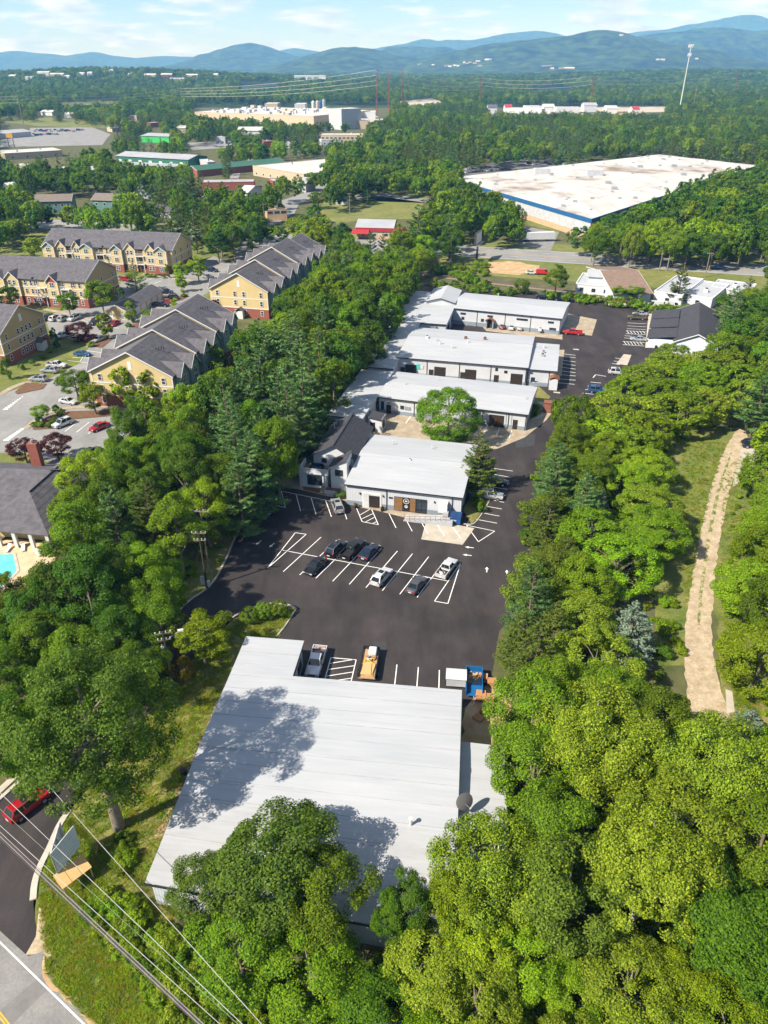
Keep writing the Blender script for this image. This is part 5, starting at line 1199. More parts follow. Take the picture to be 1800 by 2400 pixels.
SPEC = {
 'sedan': dict(L=4.75, secs=[(2.37, .66, .38, .62), (2.22, .84, .26, .74), (1.6, .90, .22, .85), (.95, .91, .22, .94), (-1.3, .91, .22, .98), (-1.9, .89, .24, 1.0), (-2.25, .84, .30, .96), (-2.37, .72, .42, .82)], cab=[(1.02, .93), (.22, 1.43), (-.95, 1.42), (-1.78, .98)], wb=(1.38, -1.38), wr=.33),
 'suv': dict(L=4.75, secs=[(2.37, .70, .45, .75), (2.25, .87, .34, .92), (1.6, .93, .30, 1.02), (1.0, .94, .30, 1.09), (-1.6, .94, .30, 1.12), (-2.15, .92, .32, 1.12), (-2.33, .88, .38, 1.08), (-2.38, .78, .5, .9)], cab=[(1.15, 1.07), (.45, 1.70), (-1.72, 1.70), (-2.22, 1.1)], wb=(1.42, -1.38), wr=.37),
 'pickup': dict(L=5.7, secs=[(2.85, .80, .55, .9), (2.75, .94, .45, 1.05), (2.0, .98, .42, 1.13), (1.2, .99, .42, 1.18), (-.75, .99, .42, 1.18)], cab=[(1.3, 1.16), (.62, 1.80), (-.55, 1.80), (-.78, 1.16)], wb=(1.9, -1.75), wr=.40, bed=(-.78, -2.85)),
 'van': dict(L=5.4, secs=[(2.7, .80, .5, .95), (2.6, .95, .4, 1.15), (2.0, 1.0, .36, 1.25), (-2.5, 1.0, .36, 1.3), (-2.68, .95, .42, 1.25)], cab=[(2.05, 1.22), (1.35, 2.1), (-2.4, 2.12), (-2.66, 1.25)], wb=(1.75, -1.6), wr=.37),
}
def car_meshes(kind):
    S = SPEC[kind]; out = []
    body = loft([sect(*s_) for s_ in S['secs']])
    (y0, z0), (y1, z1), (y2, z2), (y3, z3) = S['cab']
    hw0 = S['secs'][3][1] * .92; hw1 = hw0 * .78
    zb0, zb3 = z0 - .05, z3 - .05
    cab = [(hw0, y0, zb0), (-hw0, y0, zb0), (hw1, y1, z1), (-hw1, y1, z1), (hw1, y2, z2), (-hw1, y2, z2), (hw0, y3, zb3), (-hw0, y3, zb3)]
    body.add(cab, [(0, 2, 3, 1), (2, 4, 5, 3), (4, 6, 7, 5), (0, 6, 4, 2), (1, 3, 5, 7)])
    if 'bed' in S:
        a, c = S['bed']; w = .99
        body.box(-w, w, c, a, .45, .80).box(-w, -w + .12, c + .1, a - .02, .80, 1.2).box(w - .12, w, c + .1, a - .02, .80, 1.2).box(-w, w, c, c + .1, .80, 1.18)
    out.append(('body', body.mesh(kind + '_body', PM['white'], 35), None))
    def pane(p, name, inset=.10, off=.02):
        p = [Vector(q) for q in p]; ctr = sum(p, Vector()) / 4
        n = (p[1] - p[0]).cross(p[3] - p[0]).normalized()
        if n.dot(ctr - Vector((0, (y1 + y2) / 2, z0))) < 0: n = -n
        q = [ctr + (v - ctr) * (1 - inset) + n * off for v in p]
        b = MB().quad(*q); return (name, b.mesh(name, m_cglass), None)
    c = [Vector(v) for v in cab]
    out.append(pane((c[0], c[2], c[3], c[1]), 'windscreen')); out.append(pane((c[4], c[6], c[7], c[5]), 'rear_window', .14))
    for s_ in (0, 1):
        f0, f1, f2, f3 = c[0 + s_], c[2 + s_], c[4 + s_], c[6 + s_]
        bot = lambda t_: f0.lerp(f3, t_) + Vector((0, 0, .04)); top = lambda t_: f1.lerp(f2, t_)
        lo = (lambda t_: f0.lerp(f3, t_) + Vector((0, 0, .07)))
        cuts = ((.12, .50), (.53, .90)) if kind != 'van' else ((.06, .30),)
        for t0, t1 in cuts:
            tt = lambda t_: min(1, max(0, (t_ - .10) / .8))
            out.append(pane((lo(t0), lo(t1), top(tt(t1)), top(tt(t0))), 'side_window', .07))
    wheel = MB().tube([(-.11, 0, 0), (.11, 0, 0)], S['wr'], 16).mesh('wheel', m_tyre, 40)
    rim = MB().tube([(-.12, 0, 0), (.12, 0, 0)], S['wr'] * .62, 10).mesh('rim', m_rim, 40)
    hw = S['secs'][3][1]
    for y in S['wb']:
        for sx in (-1, 1): out.append(('wheel', wheel, (sx * (hw - .08), y, S['wr']), ('rim', rim)))
    fy, by = S['L'] / 2, -S['L'] / 2
    zf = S['secs'][1][3]
    hl = MB().box(-.2, .2, -.09, .06, -.09, .07).mesh('headlight', m_head)
    tl = MB().box(-.16, .16, -.06, .06, -.12, .14).mesh('tail_light', m_tail)
    for sx in (-1, 1):
        out.append(('headlight', hl, (sx * hw * .70, fy - .10, zf - .10)))
        out.append(('tail_light', tl, (sx * hw * (.78 if 'bed' not in S else .9), by + .08, (S['secs'][-2][3] if 'bed' not in S else 1.05) - .12)))
        out.append(('mirror', MB().box(-.1, .1, -.06, .06, -.06, .08).mesh('mirror', m_black), (sx * (hw + .08), y0 - .35, z0 + .1)))
    out.append(('number_plate', MB().box(-.26, .26, -.02, .02, -.07, .07).mesh('number_plate', m_plate), (0, by - .01, .62)))
    out.append(('grille', MB().box(-.5, .5, -.05, .03, -.1, .1).mesh('grille', m_black), (0, fy - .02, zf - .2)))
    if kind == 'suv':
        for sx in (-1, 1): out.append(('roof_rail', MB().box(-.03, .03, -1.0, .9, 0, .06).mesh('roof_rail', m_chrome), (sx * hw1 * .92, -.55, S['cab'][1][1] + .01)))
        out.append(('sunroof', MB().box(-.42, .42, -.4, .4, 0, .012).mesh('sunroof', m_cglass), (0, -.1, S['cab'][1][1] + .002)))
    if 'bed' in S: out.append(('bed_liner', MB().box(-.84, .84, S['bed'][1] + .12, S['bed'][0] - .04, .802, .815).mesh('bed_liner', m_black), None))
    return out
CARM = {}
def car(kind, color, loc, az, label, group, detail=True, name=None, scale=1.0, z=0.008):
    if kind not in CARM:
        CARM[kind] = car_meshes(kind)
    t = thing(name or ('parked_car' if kind in ('sedan', 'suv') else 'pickup_truck' if kind == 'pickup' else 'van'), label, {'sedan': 'car', 'suv': 'car', 'pickup': 'pickup truck', 'van': 'van'}[kind], (loc[0], loc[1], z), -az, group)
    t.scale = (scale,) * 3
    for e_ in CARM[kind]:
        nm, me, lo = e_[0], e_[1], e_[2]
        if not detail and nm in ('number_plate', 'grille', 'mirror', 'roof_rail', 'sunroof', 'headlight', 'tail_light'): continue
        o = link(nm, me, t, lo)
        if nm == 'body':
            o.material_slots[0].link = 'OBJECT'; o.material_slots[0].material = PM[color]
        if len(e_) > 3 and detail: link(e_[3][0], e_[3][1], o)
    return t
def carpx(kind, color, px, az, label, group='cars parked in the shop lots', detail=True, z=0.014, **k):
    c = P(*px, .6); return car(kind, color, (c.x, c.y), R(az), label, group, detail, z=z, **k)
ST = 28.0
carpx('sedan', 'black', (738, 1327), ST + 180, 'black sedan nose-out alone in the lower bay row')
carpx('suv', 'black', (787, 1286), ST, 'black SUV leftmost of three dark vehicles side by side')
carpx('pickup', 'black', (826, 1288), ST, 'black pickup with open bed between two dark cars')
carpx('sedan', 'navy', (866, 1293), ST, 'dark blue sedan rightmost of three dark vehicles side by side')
carpx('suv', 'white', (894, 1352), ST, 'white SUV in the lower bay row of the middle lot')
carpx('sedan', 'grey', (976, 1370), ST, 'dark grey sedan between white SUV and white pickup')
carpx('pickup', 'white', (1047, 1332), ST, 'white pickup in the last bay of the middle row', scale=.92)
carpx('suv', 'silver', (791, 1186), -14, 'silver SUV parked before the white office steps')
carpx('suv', 'teal', (634, 1188), -4, 'dark teal car half under trees by the lot corner')
carpx('suv', 'white', (1150, 1161), 102, 'white SUV half under the pine beside the white shop')
carpx('sedan', 'navy', (1163, 1128), 102, 'dark blue car in shade of the pine tree')
carpx('pickup', 'white', (741, 1552), 188, 'white pickup with cluttered bed behind the nearest warehouse')
carpx('suv', 'red', (64, 1886), 35, 'red SUV driving in the lane beneath the oak', group=None, name='red_suv')
# upper lot
carpx('pickup', 'brightred', (1342, 779), 285, 'bright red pickup beside the rearmost shop'); carpx('sedan', 'maroon', (1180, 764), 20, 'maroon sedan at the rearmost shop front'); carpx('sedan', 'white', (1201, 766), 20, 'white sedan at the rearmost shop front'); carpx('sedan', 'silver', (1221, 767), 20, 'silver sedan at the rearmost shop front')
carpx('pickup', 'brown', (1492, 744), 280, 'brown pickup facing the charcoal-roofed building'); carpx('sedan', 'black', (1510, 727), 282, 'black sedan above the brown pickup'); carpx('sedan', 'silver', (1500, 735), 282, 'silver sedan half hidden by the brown pickup'); carpx('sedan', 'silver', (1496, 794), 284, 'silver sedan between hatched bays in the upper lot')
carpx('suv', 'black', (1273, 697), 110, 'black SUV behind the rearmost shop roof'); carpx('pickup', 'navy', (1317, 701), 110, 'dark pickup behind the rearmost shop roof'); carpx('suv', 'white', (1447, 872), 100, 'white SUV at the tree edge of the upper lot'); carpx('suv', 'blue', (1400, 914), 100, 'blue car peeking from under trees in upper lot')
carpx('van', 'white', (1535, 716), 280, 'white van behind the charcoal-roofed building'); carpx('van', 'white', (1575, 718), 100, 'second white van right of the first one'); carpx('suv', 'navy', (1765, 1042), 96, 'dark blue car on the driveway at the right edge')
# loads in the white pickup, ladder truck
def load(parent_obj, boxes):
    for (x0, x1, y0, y1, z0, z1, col) in boxes: MB().box(x0, x1, y0, y1, z0, z1).build('cargo', mat('cargo_%s' % col[0], col[1], 0.7), parent_obj)
CG = dict(y=('yellow', (0.5, 0.33, 0.03)), r=('red', (0.4, 0.04, 0.03)), b=('blue', (0.03, 0.08, 0.3)), w=('white', (0.65, 0.65, 0.62)), o=('orange', (0.55, 0.2, 0.05)), g=('grey', (0.2, 0.2, 0.21)), p=('ply', (0.50, 0.29, 0.11)))
wp = [o for o in bpy.data.objects if o.get('label') == 'white pickup with cluttered bed behind the nearest warehouse'][0]
for i in range(14):
    c_ = CG[rnd.choice('yrbwogp')]; x, y = rnd.uniform(-.65, .65), rnd.uniform(-2.5, -1.1); s_ = rnd.uniform(.1, .25)
    b = MB().box(-s_, s_, -s_ * 1.3, s_ * 1.3, 0, s_ * 1.6).build('cargo', mat('cargo_%s' % c_[0], c_[1], 0.7), None, (0, 0, 0))
    b.parent = wp; b.location = (x, y, .82); b.rotation_euler = (0, 0, rnd.uniform(0, 3))
wp2 = [o for o in bpy.data.objects if o.get('label') == 'white pickup in the last bay of the middle row'][0]
for i in range(8):
    c_ = CG[rnd.choice('gwgr')]; b = MB().box(-.15, .15, -.2, .2, 0, .22).build('cargo', mat('cargo_%s' % c_[0], c_[1], 0.7), wp2, (rnd.uniform(-.6, .6), rnd.uniform(-2.5, -1.2), .82), rnd.uniform(0, 3))
sv = carpx('pickup', 'white', (1446, 715), 282, 'white service truck with ladder rack by the hedge', name='service_truck')
for sx in (-.7, .7):
    for y in (-2.5, -.9, .6): MB().box(sx - .04, sx + .04, y - .04, y + .04, 1.1, 2.1).build('rack_post', m_rust, sv)
    MB().box(sx - .05, sx + .05, -2.7, 1.4, 2.1, 2.2).build('rack_rail', m_rust, sv)
ld = MB()
for sx in (-.25, .25): ld.box(sx - .03, sx + .03, -2.9, 1.6, 2.21, 2.3)
for k in range(14): ld.box(-.22, .22, -2.8 + .32 * k, -2.74 + .32 * k, 2.22, 2.28)
ld.build('ladder', mat('ladder_orange', (0.5, 0.16, 0.05), 0.6), sv)
for sx in (-.97, .82): MB().box(sx, sx + .15, -2.7, -.85, 1.2, 1.55).build('tool_box', PM['white'], sv)
# loaded flatbed trailer
c = P(866, 1560); FT = thing('flatbed_trailer', 'flatbed trailer loaded with plywood sheets and a white tank', 'trailer', (c.x, c.y, .01), -R(6))
m_plyw = mat('plywood', (0.50, 0.29, 0.11), 0.8, scale=3, col2=(0.60, 0.38, 0.17), stretch=(1, 5, 1))
MB().box(-1.15, 1.15, -3.2, 2.4, .62, .78).build('deck', mat('deck_board', (0.36, 0.25, 0.15), 0.85, scale=4), FT)
for sx in (-1.15, 1.05): MB().box(sx, sx + .1, -3.2, 2.4, .78, 1.05).build('side_rail', m_black, FT)
MB().box(-1.15, 1.15, 2.4, 2.5, .62, 1.3).build('headboard', m_black, FT)
MB().tube([(0, 2.5, .55), (0, 3.6, .5)], .07, 6).build('drawbar', m_black, FT); MB().tube([(-.5, 2.9, 0), (-.5, 2.9, .7)], .05, 6).build('jack_stand', m_black, FT)
for y in (-1.0, -1.9):
    for sx in (-1.3, 1.3): wq = MB().tube([(sx - .11, y, .38), (sx + .11, y, .38)], .38, 14).build('wheel', m_tyre, FT, smooth=40); MB().tube([(sx - .12, y, .38), (sx + .12, y, .38)], .2, 8).build('rim', m_rim, wq)
b = MB(); b.box(-.25, .85, .9, 2.2, .78, 1.6); tk = b.build('white_tank', m_trim_w, FT)
bv = tk.modifiers.new('soft', 'BEVEL'); bv.width = .18; bv.segments = 3
for i in range(6): o = MB().box(-.55, .55, -1.2, 1.2, 0, .04).build('plywood_sheet', m_plyw, FT, (rnd.uniform(-.35, .25), -1.6 + rnd.uniform(-.3, .3), .80 + .05 * i), rnd.uniform(-.15, .15))
for i in range(9): o = MB().box(-.16, .16, -.2, .2, 0, .3).build('cargo', mat('cargo_%s' % CG['wgoyp'[i % 5]][0], CG['wgoyp'[i % 5]][1], .7), FT, (rnd.uniform(-.9, .9), rnd.uniform(-.2, 1.0), .79), rnd.uniform(0, 3))
for k in (-1, 1): MB().tube([(-.9 * k, -.9, 1.12), (.6 * k, .4, 1.1)], .035, 6).build('yellow_strap', mat('strap_yellow', (0.6, 0.45, 0.03), 0.6), FT)
# blue tipping trailer, covered cart, pallets behind the warehouse
c = P(1110, 1606); TT = thing('tipping_trailer', 'blue tipping trailer with mesh tailgate beside stacked pallets', 'trailer', (c.x, c.y, .01), -R(6))
MB().box(-1.1, 1.1, -2.6, 2.0, .6, .72).box(-1.1, -1.0, -2.6, 2.0, .72, 1.5).box(1.0, 1.1, -2.6, 2.0, .72, 1.5).box(-1.0, 1.0, 1.9, 2.0, .72, 1.5).build('tub', mat('trailer_blue', (0.01, 0.10, 0.26), 0.5), TT)
b = MB()
for k in range(9): b.box(-1.0 + .23 * k, -.9 + .23 * k, -1.2, .3, 1.5, 1.56)
for k in range(5): b.box(-1.0, 1.0, -1.2 + .35 * k, -1.14 + .35 * k, 1.562, 1.60)
b.build('mesh_gate', m_black, TT)
for k in range(7): MB().box(-.14, .14, -.5, .5, 0, .12).build('timber_offcut', m_plyw, TT, (rnd.uniform(-.7, .7), rnd.uniform(.5, 1.5), .73 + .1 * (k % 3)), rnd.uniform(0, 3))
for sx in (-1.2, 1.2):
    for y in (-.6, .4): MB().tube([(sx - .1, y, .36), (sx + .1, y, .36)], .36, 12).build('wheel', m_tyre, TT, smooth=40)
MB().tube([(0, -2.6, .6), (0, -4.0, .5)], .07, 6).build('drawbar', m_metal, TT)
c = P(1068, 1604); CV = thing('tool_trailer', 'small grey-topped enclosed tool trailer left of the blue trailer', 'trailer', (c.x, c.y, .01), -R(6))
MB().box(-1.25, 1.25, -.9, .9, .5, 1.75).build('box', m_grey_w, CV); MB().slab((-1.35, -1.0, 1.82), (1.35, -1.0, 1.82), (1.35, .1, 1.95), (-1.35, .1, 1.95), .07).slab((-1.35, .12, 1.95), (1.35, .12, 1.95), (1.35, 1.0, 1.84), (-1.35, 1.0, 1.84), .07).build('lid', m_pvc, CV)
for sx in (-1.3, 1.3): MB().tube([(sx - .1, 0, .32), (sx + .1, 0, .32)], .32, 12).build('wheel', m_tyre, CV, smooth=40)
m_pal = mat('pallet_wood', (0.42, 0.20, 0.08), 0.85, scale=3, col2=(0.55, 0.30, 0.14))
_slat = MB().box(-.6, .6, -.05, .05, 0, .022).mesh('slat', m_pal); _run = MB().box(-.045, .045, -.5, .5, 0, .09).mesh('runner', m_pal)
def pallet(loc, rz, label, tilt=0):
    t = thing('pallet', label, 'pallet', loc, rz, 'wooden pallets behind the warehouse')
    t.rotation_euler = (tilt, 0, rz)
    for k in range(7): link('slat', _slat, t, (0, -.45 + .15 * k, .092))
    for k in (-.55, 0, .55): link('runner', _run, t, (k, 0, 0))
for (px, n, az, wh) in (((1132, 1596), 7, 10, 'right of the blue trailer'), ((1152, 1604), 6, 4, 'farthest right at the tree edge'), ((1126, 1640), 9, 12, 'tallest, just below the blue trailer'), ((1145, 1645), 8, 8, 'beside the tallest one'), ((1136, 1668), 5, 20, 'lowest in the yard'), ((1120, 1684), 2, 40, 'of only two, by the lean-to')):
    c = P(*px)
    for k in range(n): pallet((c.x + rnd.uniform(-.06, .06), c.y + rnd.uniform(-.06, .06), .01 + .135 * k), -R(az + rnd.uniform(-5, 5)), 'wooden pallet, %s from the bottom of the stack %s' % (('first', 'second', 'third', 'fourth', 'fifth', 'sixth', 'seventh', 'eighth', 'ninth')[k], wh))
# apartment cars
AC = [('suv', 'black', (112, 745), 200), ('suv', 'white', (130, 746), 20), ('suv', 'silver', (150, 747), 20), ('suv', 'white', (173, 746), 200), ('suv', 'black', (222, 755), 195), ('sedan', 'white', (248, 752), 195), ('sedan', 'red', (268, 758), 195), ('suv', 'white', (146, 787), 205), ('sedan', 'maroon', (188, 792), 205), ('sedan', 'red', (210, 791), 205), ('sedan', 'silver', (231, 795), 205),
      ('sedan', 'blue', (193, 829), 100), ('pickup', 'white', (133, 856), 100), ('suv', 'silver', (117, 868), 280), ('suv', 'silver', (90, 888), 280), ('suv', 'white', (147, 992), 215), ('sedan', 'red', (232, 1000), 215), ('sedan', 'silver', (278, 652), 110), ('suv', 'navy', (390, 684), 100), ('suv', 'black', (402, 697), 280), ('sedan', 'red', (388, 706), 280), ('pickup', 'black', (377, 714), 100), ('suv', 'navy', (497, 633), 110), ('sedan', 'silver', (487, 648), 110), ('sedan', 'grey', (45, 573), 110), ('sedan', 'black', (215, 1058), 30), ('sedan', 'white', (160, 940), 110), ('suv', 'red', (296, 655), 110)]
WH = ['beside the cream block stairs', 'second from the block stairs', 'third from the block stairs', 'fourth from the block stairs', 'below the garage gable', 'beside the garage gable, middle of three', 'next to the garage tree', 'left of the purple-leaved tree', 'behind the purple-leaved tree', 'right of the purple-leaved tree', 'at the end of the row by the island tree',
      'alone in the bays below the row', 'beside the lawn of the buff block', 'in front of the white pickup', 'nearest the mulch island at left', 'beside round shrubs on the island', 'at the tree edge of the apartment lot', 'in front of the rear block at left', 'at the far end of the garage', 'second from garage far end', 'third from garage far end', 'closest to the garage doors', 'upper one beside the far block', 'lower one beside the far block', 'far left behind the rear lawn', 'half under trees by the clubhouse', 'under the tree by the planted walk', 'in front of the rear block entrance']
for (k, c_, px, az), wh in zip(AC, WH):
    carpx(k, c_, px, az, '%s %s %s' % (dict(navy='dark blue').get(c_, c_), {'sedan': 'sedan', 'suv': 'SUV', 'pickup': 'pickup'}[k], wh), 'cars in the apartment car park', True, z=.024)
# highway and far cars (too small to show small parts)
for k, c_, px, az, lb in (('sedan', 'navy', (1562, 621), 107, 'dark blue car on the highway above the brown roof'), ('sedan', 'blue', (1686, 627), 107, 'blue car on the highway at the right'), ('van', 'brightred', (1272, 640), 95, 'bright red box van on the grass by the highway'), ('sedan', 'white', (1246, 639), 95, 'white car left of the bright red van'), ('sedan', 'white', (602, 552), 60, 'white car beside the tan garage'), ('sedan', 'blue', (556, 376), 60, 'tiny blue car on the far bend')):
    carpx(k, c_, px, az, lb, None, False, z=.04)
cols = ['white', 'silver', 'grey', 'black', 'blue', 'red', 'white', 'white', 'navy']
for i in range(34):
    px = (1095 + 7.0 * (i % 15) + rnd.uniform(-2, 2), 404 - 8 * (i // 15) - .5 * (i % 15)) if i < 26 else (1240 + 12 * (i - 26), 385 - 1.5 * (i % 3))
    carpx(rnd.choice(('sedan', 'suv')), cols[i % 9], px, 55 + 180 * (i % 2), 'tiny parked car in rows beside the huge white-roofed plant', 'cars beside the huge plant', False, z=.09)
for i in range(30):
    carpx(rnd.choice(('sedan', 'suv', 'van')), cols[i % 9], (80 + 6 * (i % 20) + rnd.uniform(-2, 2), 306 + 9 * (i // 20) + rnd.uniform(-2, 2)), 60 * (i % 3), 'tiny vehicle in the far car yard at left', 'vehicles in the far car yard', False, z=.09)
# box trailer
c = P(1260, 566); BT = thing('box_trailer', 'long white box trailer parked beside the huge plant', 'trailer', (c.x, c.y, .07), R(8))
MB().box(-7.5, 7.5, -1.3, 1.3, 1.1, 4.0).build('box', m_wall_s, BT); MB().box(-7.3, 7.3, -.5, .5, .85, 1.1).build('chassis', m_black, BT)
for x in (-6, -4.8):
    for sy in (-1.1, 1.1): MB().tube([(x, sy - .12, .5), (x, sy + .12, .5)], .5, 10).build('wheel', m_tyre, BT)
for sy in (-.8, .8): MB().box(4.4, 4.6, sy - .1, sy + .1, 0, 1.1).build('landing_leg', m_black, BT)
# ---------------------------------------------------------------- foliage
m_bark = mat('bark_grey', (0.13, 0.105, 0.08), 0.95, scale=4, col2=(0.24, 0.20, 0.155), bump=0.6, bscale=12, stretch=(1, 1, .3))
m_bark_p = mat('bark_pine', (0.10, 0.075, 0.055), 0.95, scale=4, col2=(0.18, 0.13, 0.10))
m_bark_w = mat('bark_pale', (0.34, 0.31, 0.26), 0.9, scale=3, col2=(0.48, 0.45, 0.39))
LM = {
 'mid': leaf_mat('leaf_mid', (0.052, 0.118, 0.007), (0.185, 0.305, 0.015)),
 'dark': leaf_mat('leaf_dark', (0.036, 0.095, 0.009), (0.110, 0.215, 0.018)),
 'oak': leaf_mat('leaf_oak', (0.042, 0.095, 0.010), (0.165, 0.250, 0.030), tint=0.06),
 'bright': leaf_mat('leaf_bright', (0.075, 0.160, 0.006), (0.275, 0.400, 0.014)),
 'yellow': leaf_mat('leaf_yellow', (0.080, 0.145, 0.008), (0.330, 0.420, 0.030), tint=0.12),
 'olive': leaf_mat('leaf_olive', (0.062, 0.110, 0.010), (0.220, 0.290, 0.030), tint=0.10),
 'pine': leaf_mat('needle_pine', (0.052, 0.120, 0.032), (0.150, 0.255, 0.072), trans=0.25, tint=0.12),
 'hemlock': leaf_mat('needle_hemlock', (0.055, 0.095, 0.014), (0.140, 0.185, 0.026), trans=0.25, tint=0.12),
 'blue': leaf_mat('needle_blue', (0.085, 0.135, 0.090), (0.215, 0.270, 0.190), trans=0.15, tint=0.1),
 'purple': leaf_mat('leaf_purple', (0.045, 0.013, 0.015), (0.15, 0.042, 0.038), tint=0.08),
 'gold': leaf_mat('leaf_gold', (0.15, 0.12, 0.005), (0.33, 0.27, 0.014), tint=0.1),
}
def unit(n): v = nrs.normal(size=(n, 3)); return v / np.linalg.norm(v, axis=1)[:, None]
def leaves_to_mesh(name, pos, nrm, ls, aspect, m, dirs=None, trunk=None):
    n = len(pos)
    ref = unit(n) if dirs is None else dirs
    t = ref - nrm * np.sum(ref * nrm, 1)[:, None]; t /= np.maximum(1e-6, np.linalg.norm(t, axis=1))[:, None]
    bt = np.cross(nrm, t)
    L = (ls * nrs.uniform(.65, 1.3, n))[:, None]; W = L * aspect
    v = np.empty((n, 4, 3)); fold = nrm * L * .12
    v[:, 0] = pos - t * L * .5; v[:, 1] = pos + bt * W * .5 + fold; v[:, 2] = pos + t * L * .5; v[:, 3] = pos - bt * W * .5 + fold
    me = bpy.data.meshes.new(name)
    me.vertices.add(n * 4); me.loops.add(n * 4); me.polygons.add(n)
    me.vertices.foreach_set('co', v.reshape(-1).astype(np.float32))
    me.loops.foreach_set('vertex_index', np.arange(n * 4, dtype=np.int32))
    me.polygons.foreach_set('loop_start', np.arange(0, n * 4, 4, dtype=np.int32))
    me.materials.append(m); me.update(calc_edges=True)
    return me
def lobed(K, a, c, zc, lobe_r, n, up=0.35, spread=.8, inner=.62, top_bias=.25, flat=.85, jag=0.0):
    d = unit(K); d[:, 2] = d[:, 2] * .9 + top_bias; d /= np.linalg.norm(d, axis=1)[:, None]
    lc = d * np.array([a, a, c]) * nrs.uniform(inner, .93, K)[:, None]; lc[:, 2] += zc
    r = lobe_r * nrs.uniform(.55, 1.35, K)
    w = r ** 2; idx = nrs.choice(K, n, p=w / w.sum())
    dv = unit(n) + d[idx] * .75; dv /= np.linalg.norm(dv, axis=1)[:, None]
    rad = r[idx] * (nrs.uniform(0, 1, n) ** .45 * (1 + jag) * .95)
    pos = lc[idx] + dv * rad[:, None] * np.array([1, 1, flat])
    nm = dv * .8 + d[idx] * .3 + unit(n) * spread + np.array([0, 0, up]); nm /= np.linalg.norm(nm, axis=1)[:, None]
    return pos, nm, lc
def trunk_mesh(H, lc, r0, m, z_split=.3, n=8, lean=(0, 0)):
    b = MB(); zs = H * z_split
    pth = [(0, 0, -.2), (lean[0] * .3, lean[1] * .3, zs * .5), (lean[0] * .6, lean[1] * .6, zs), (lean[0] * .85, lean[1] * .85, H * .6), (lean[0], lean[1], H * .86)]
    b.tube(pth, [r0 * 1.25, r0, r0 * .85, r0 * .5, r0 * .12], 8)
    sel = lc[nrs.choice(len(lc), min(n, len(lc)), replace=False)]
    for q in sel:
        z0 = min(max(zs * .8, q[2] - 3.0), H * .62); s_ = Vector((lean[0] * .6, lean[1] * .6, z0)); e_ = Vector(q); mid = s_.lerp(e_, .5) + Vector((0, 0, .5))
        b.tube([s_, mid, e_], [r0 * .42, r0 * .26, r0 * .06], 5, cap=False)
    return b.mesh('trunk', m, 60)
PROTO = {}
HREF = dict(broad=14., oak=25., round=12., tall=17., airy=10., pine=18., cedar=13., spruce=10., shrub=2.2, sycamore=14., column=9.)
RREF = dict(broad=5., oak=8.2, round=5.2, tall=4.2, airy=4.2, pine=4.3, cedar=3.6, spruce=3.4, shrub=1.5, sycamore=6., column=2.2)
ZCF = dict(broad=.6, oak=.66, round=.56, tall=.62, airy=.6, pine=.5, cedar=.48, spruce=.45, shrub=.5, sycamore=.6, column=.5)
def conifer(H, R_, levels, per, nq, up, curve, m, droop=0.0, z0f=.15, taper=.85):
    pos, nm, dr = [], [], []; br = MB()
    br.tube([(0, 0, -.2), (0, 0, H * .5), (0, 0, H * .98)], [H * .017, H * .011, .02], 7)
    for i in range(levels):
        f = i / (levels - 1); z = H * (z0f + (1 - z0f) * f)
        Lm = R_ * (1 - f) ** taper + .25
        for k in range(max(3, int(per * (1 - .45 * f)))):
            az = rnd.uniform(0, 6.283); L = Lm * rnd.uniform(.72, 1.12)
            sl = up + .5 * f + rnd.uniform(-.08, .08)
            tip = Vector((math.cos(az) * L, math.sin(az) * L, z + L * sl - droop * L))
            if L > 1.2 and k % 2 == 0: br.tube([(0, 0, z), tuple(Vector((0, 0, z)).lerp(tip, .9))], [.05, .015], 4, cap=False)
            q = max(4, int(nq * (L / R_) ** 1.3))
            s_ = nrs.uniform(.22, 1.03, q) ** .8
            side = nrs.normal(size=q) * .17 * L * (1.15 - s_ * .75)
            hh = nrs.normal(size=q) * .09 + curve * s_ * s_
            px_ = np.cos(az) * L * s_ - np.sin(az) * side; py_ = np.sin(az) * L * s_ + np.cos(az) * side
            pos.append(np.stack([px_, py_, z + (tip.z - z) * s_ + hh], 1))
            n_ = nrs.normal(size=(q, 3)) * .45 + np.array([math.cos(az) * .35, math.sin(az) * .35, .9]); nm.append(n_ / np.linalg.norm(n_, axis=1)[:, None])
            d_ = np.array([math.cos(az), math.sin(az), .35]) + nrs.normal(size=(q, 3)) * .45; dr.append(d_)
    return np.concatenate(pos), np.concatenate(nm), np.concatenate(dr), br
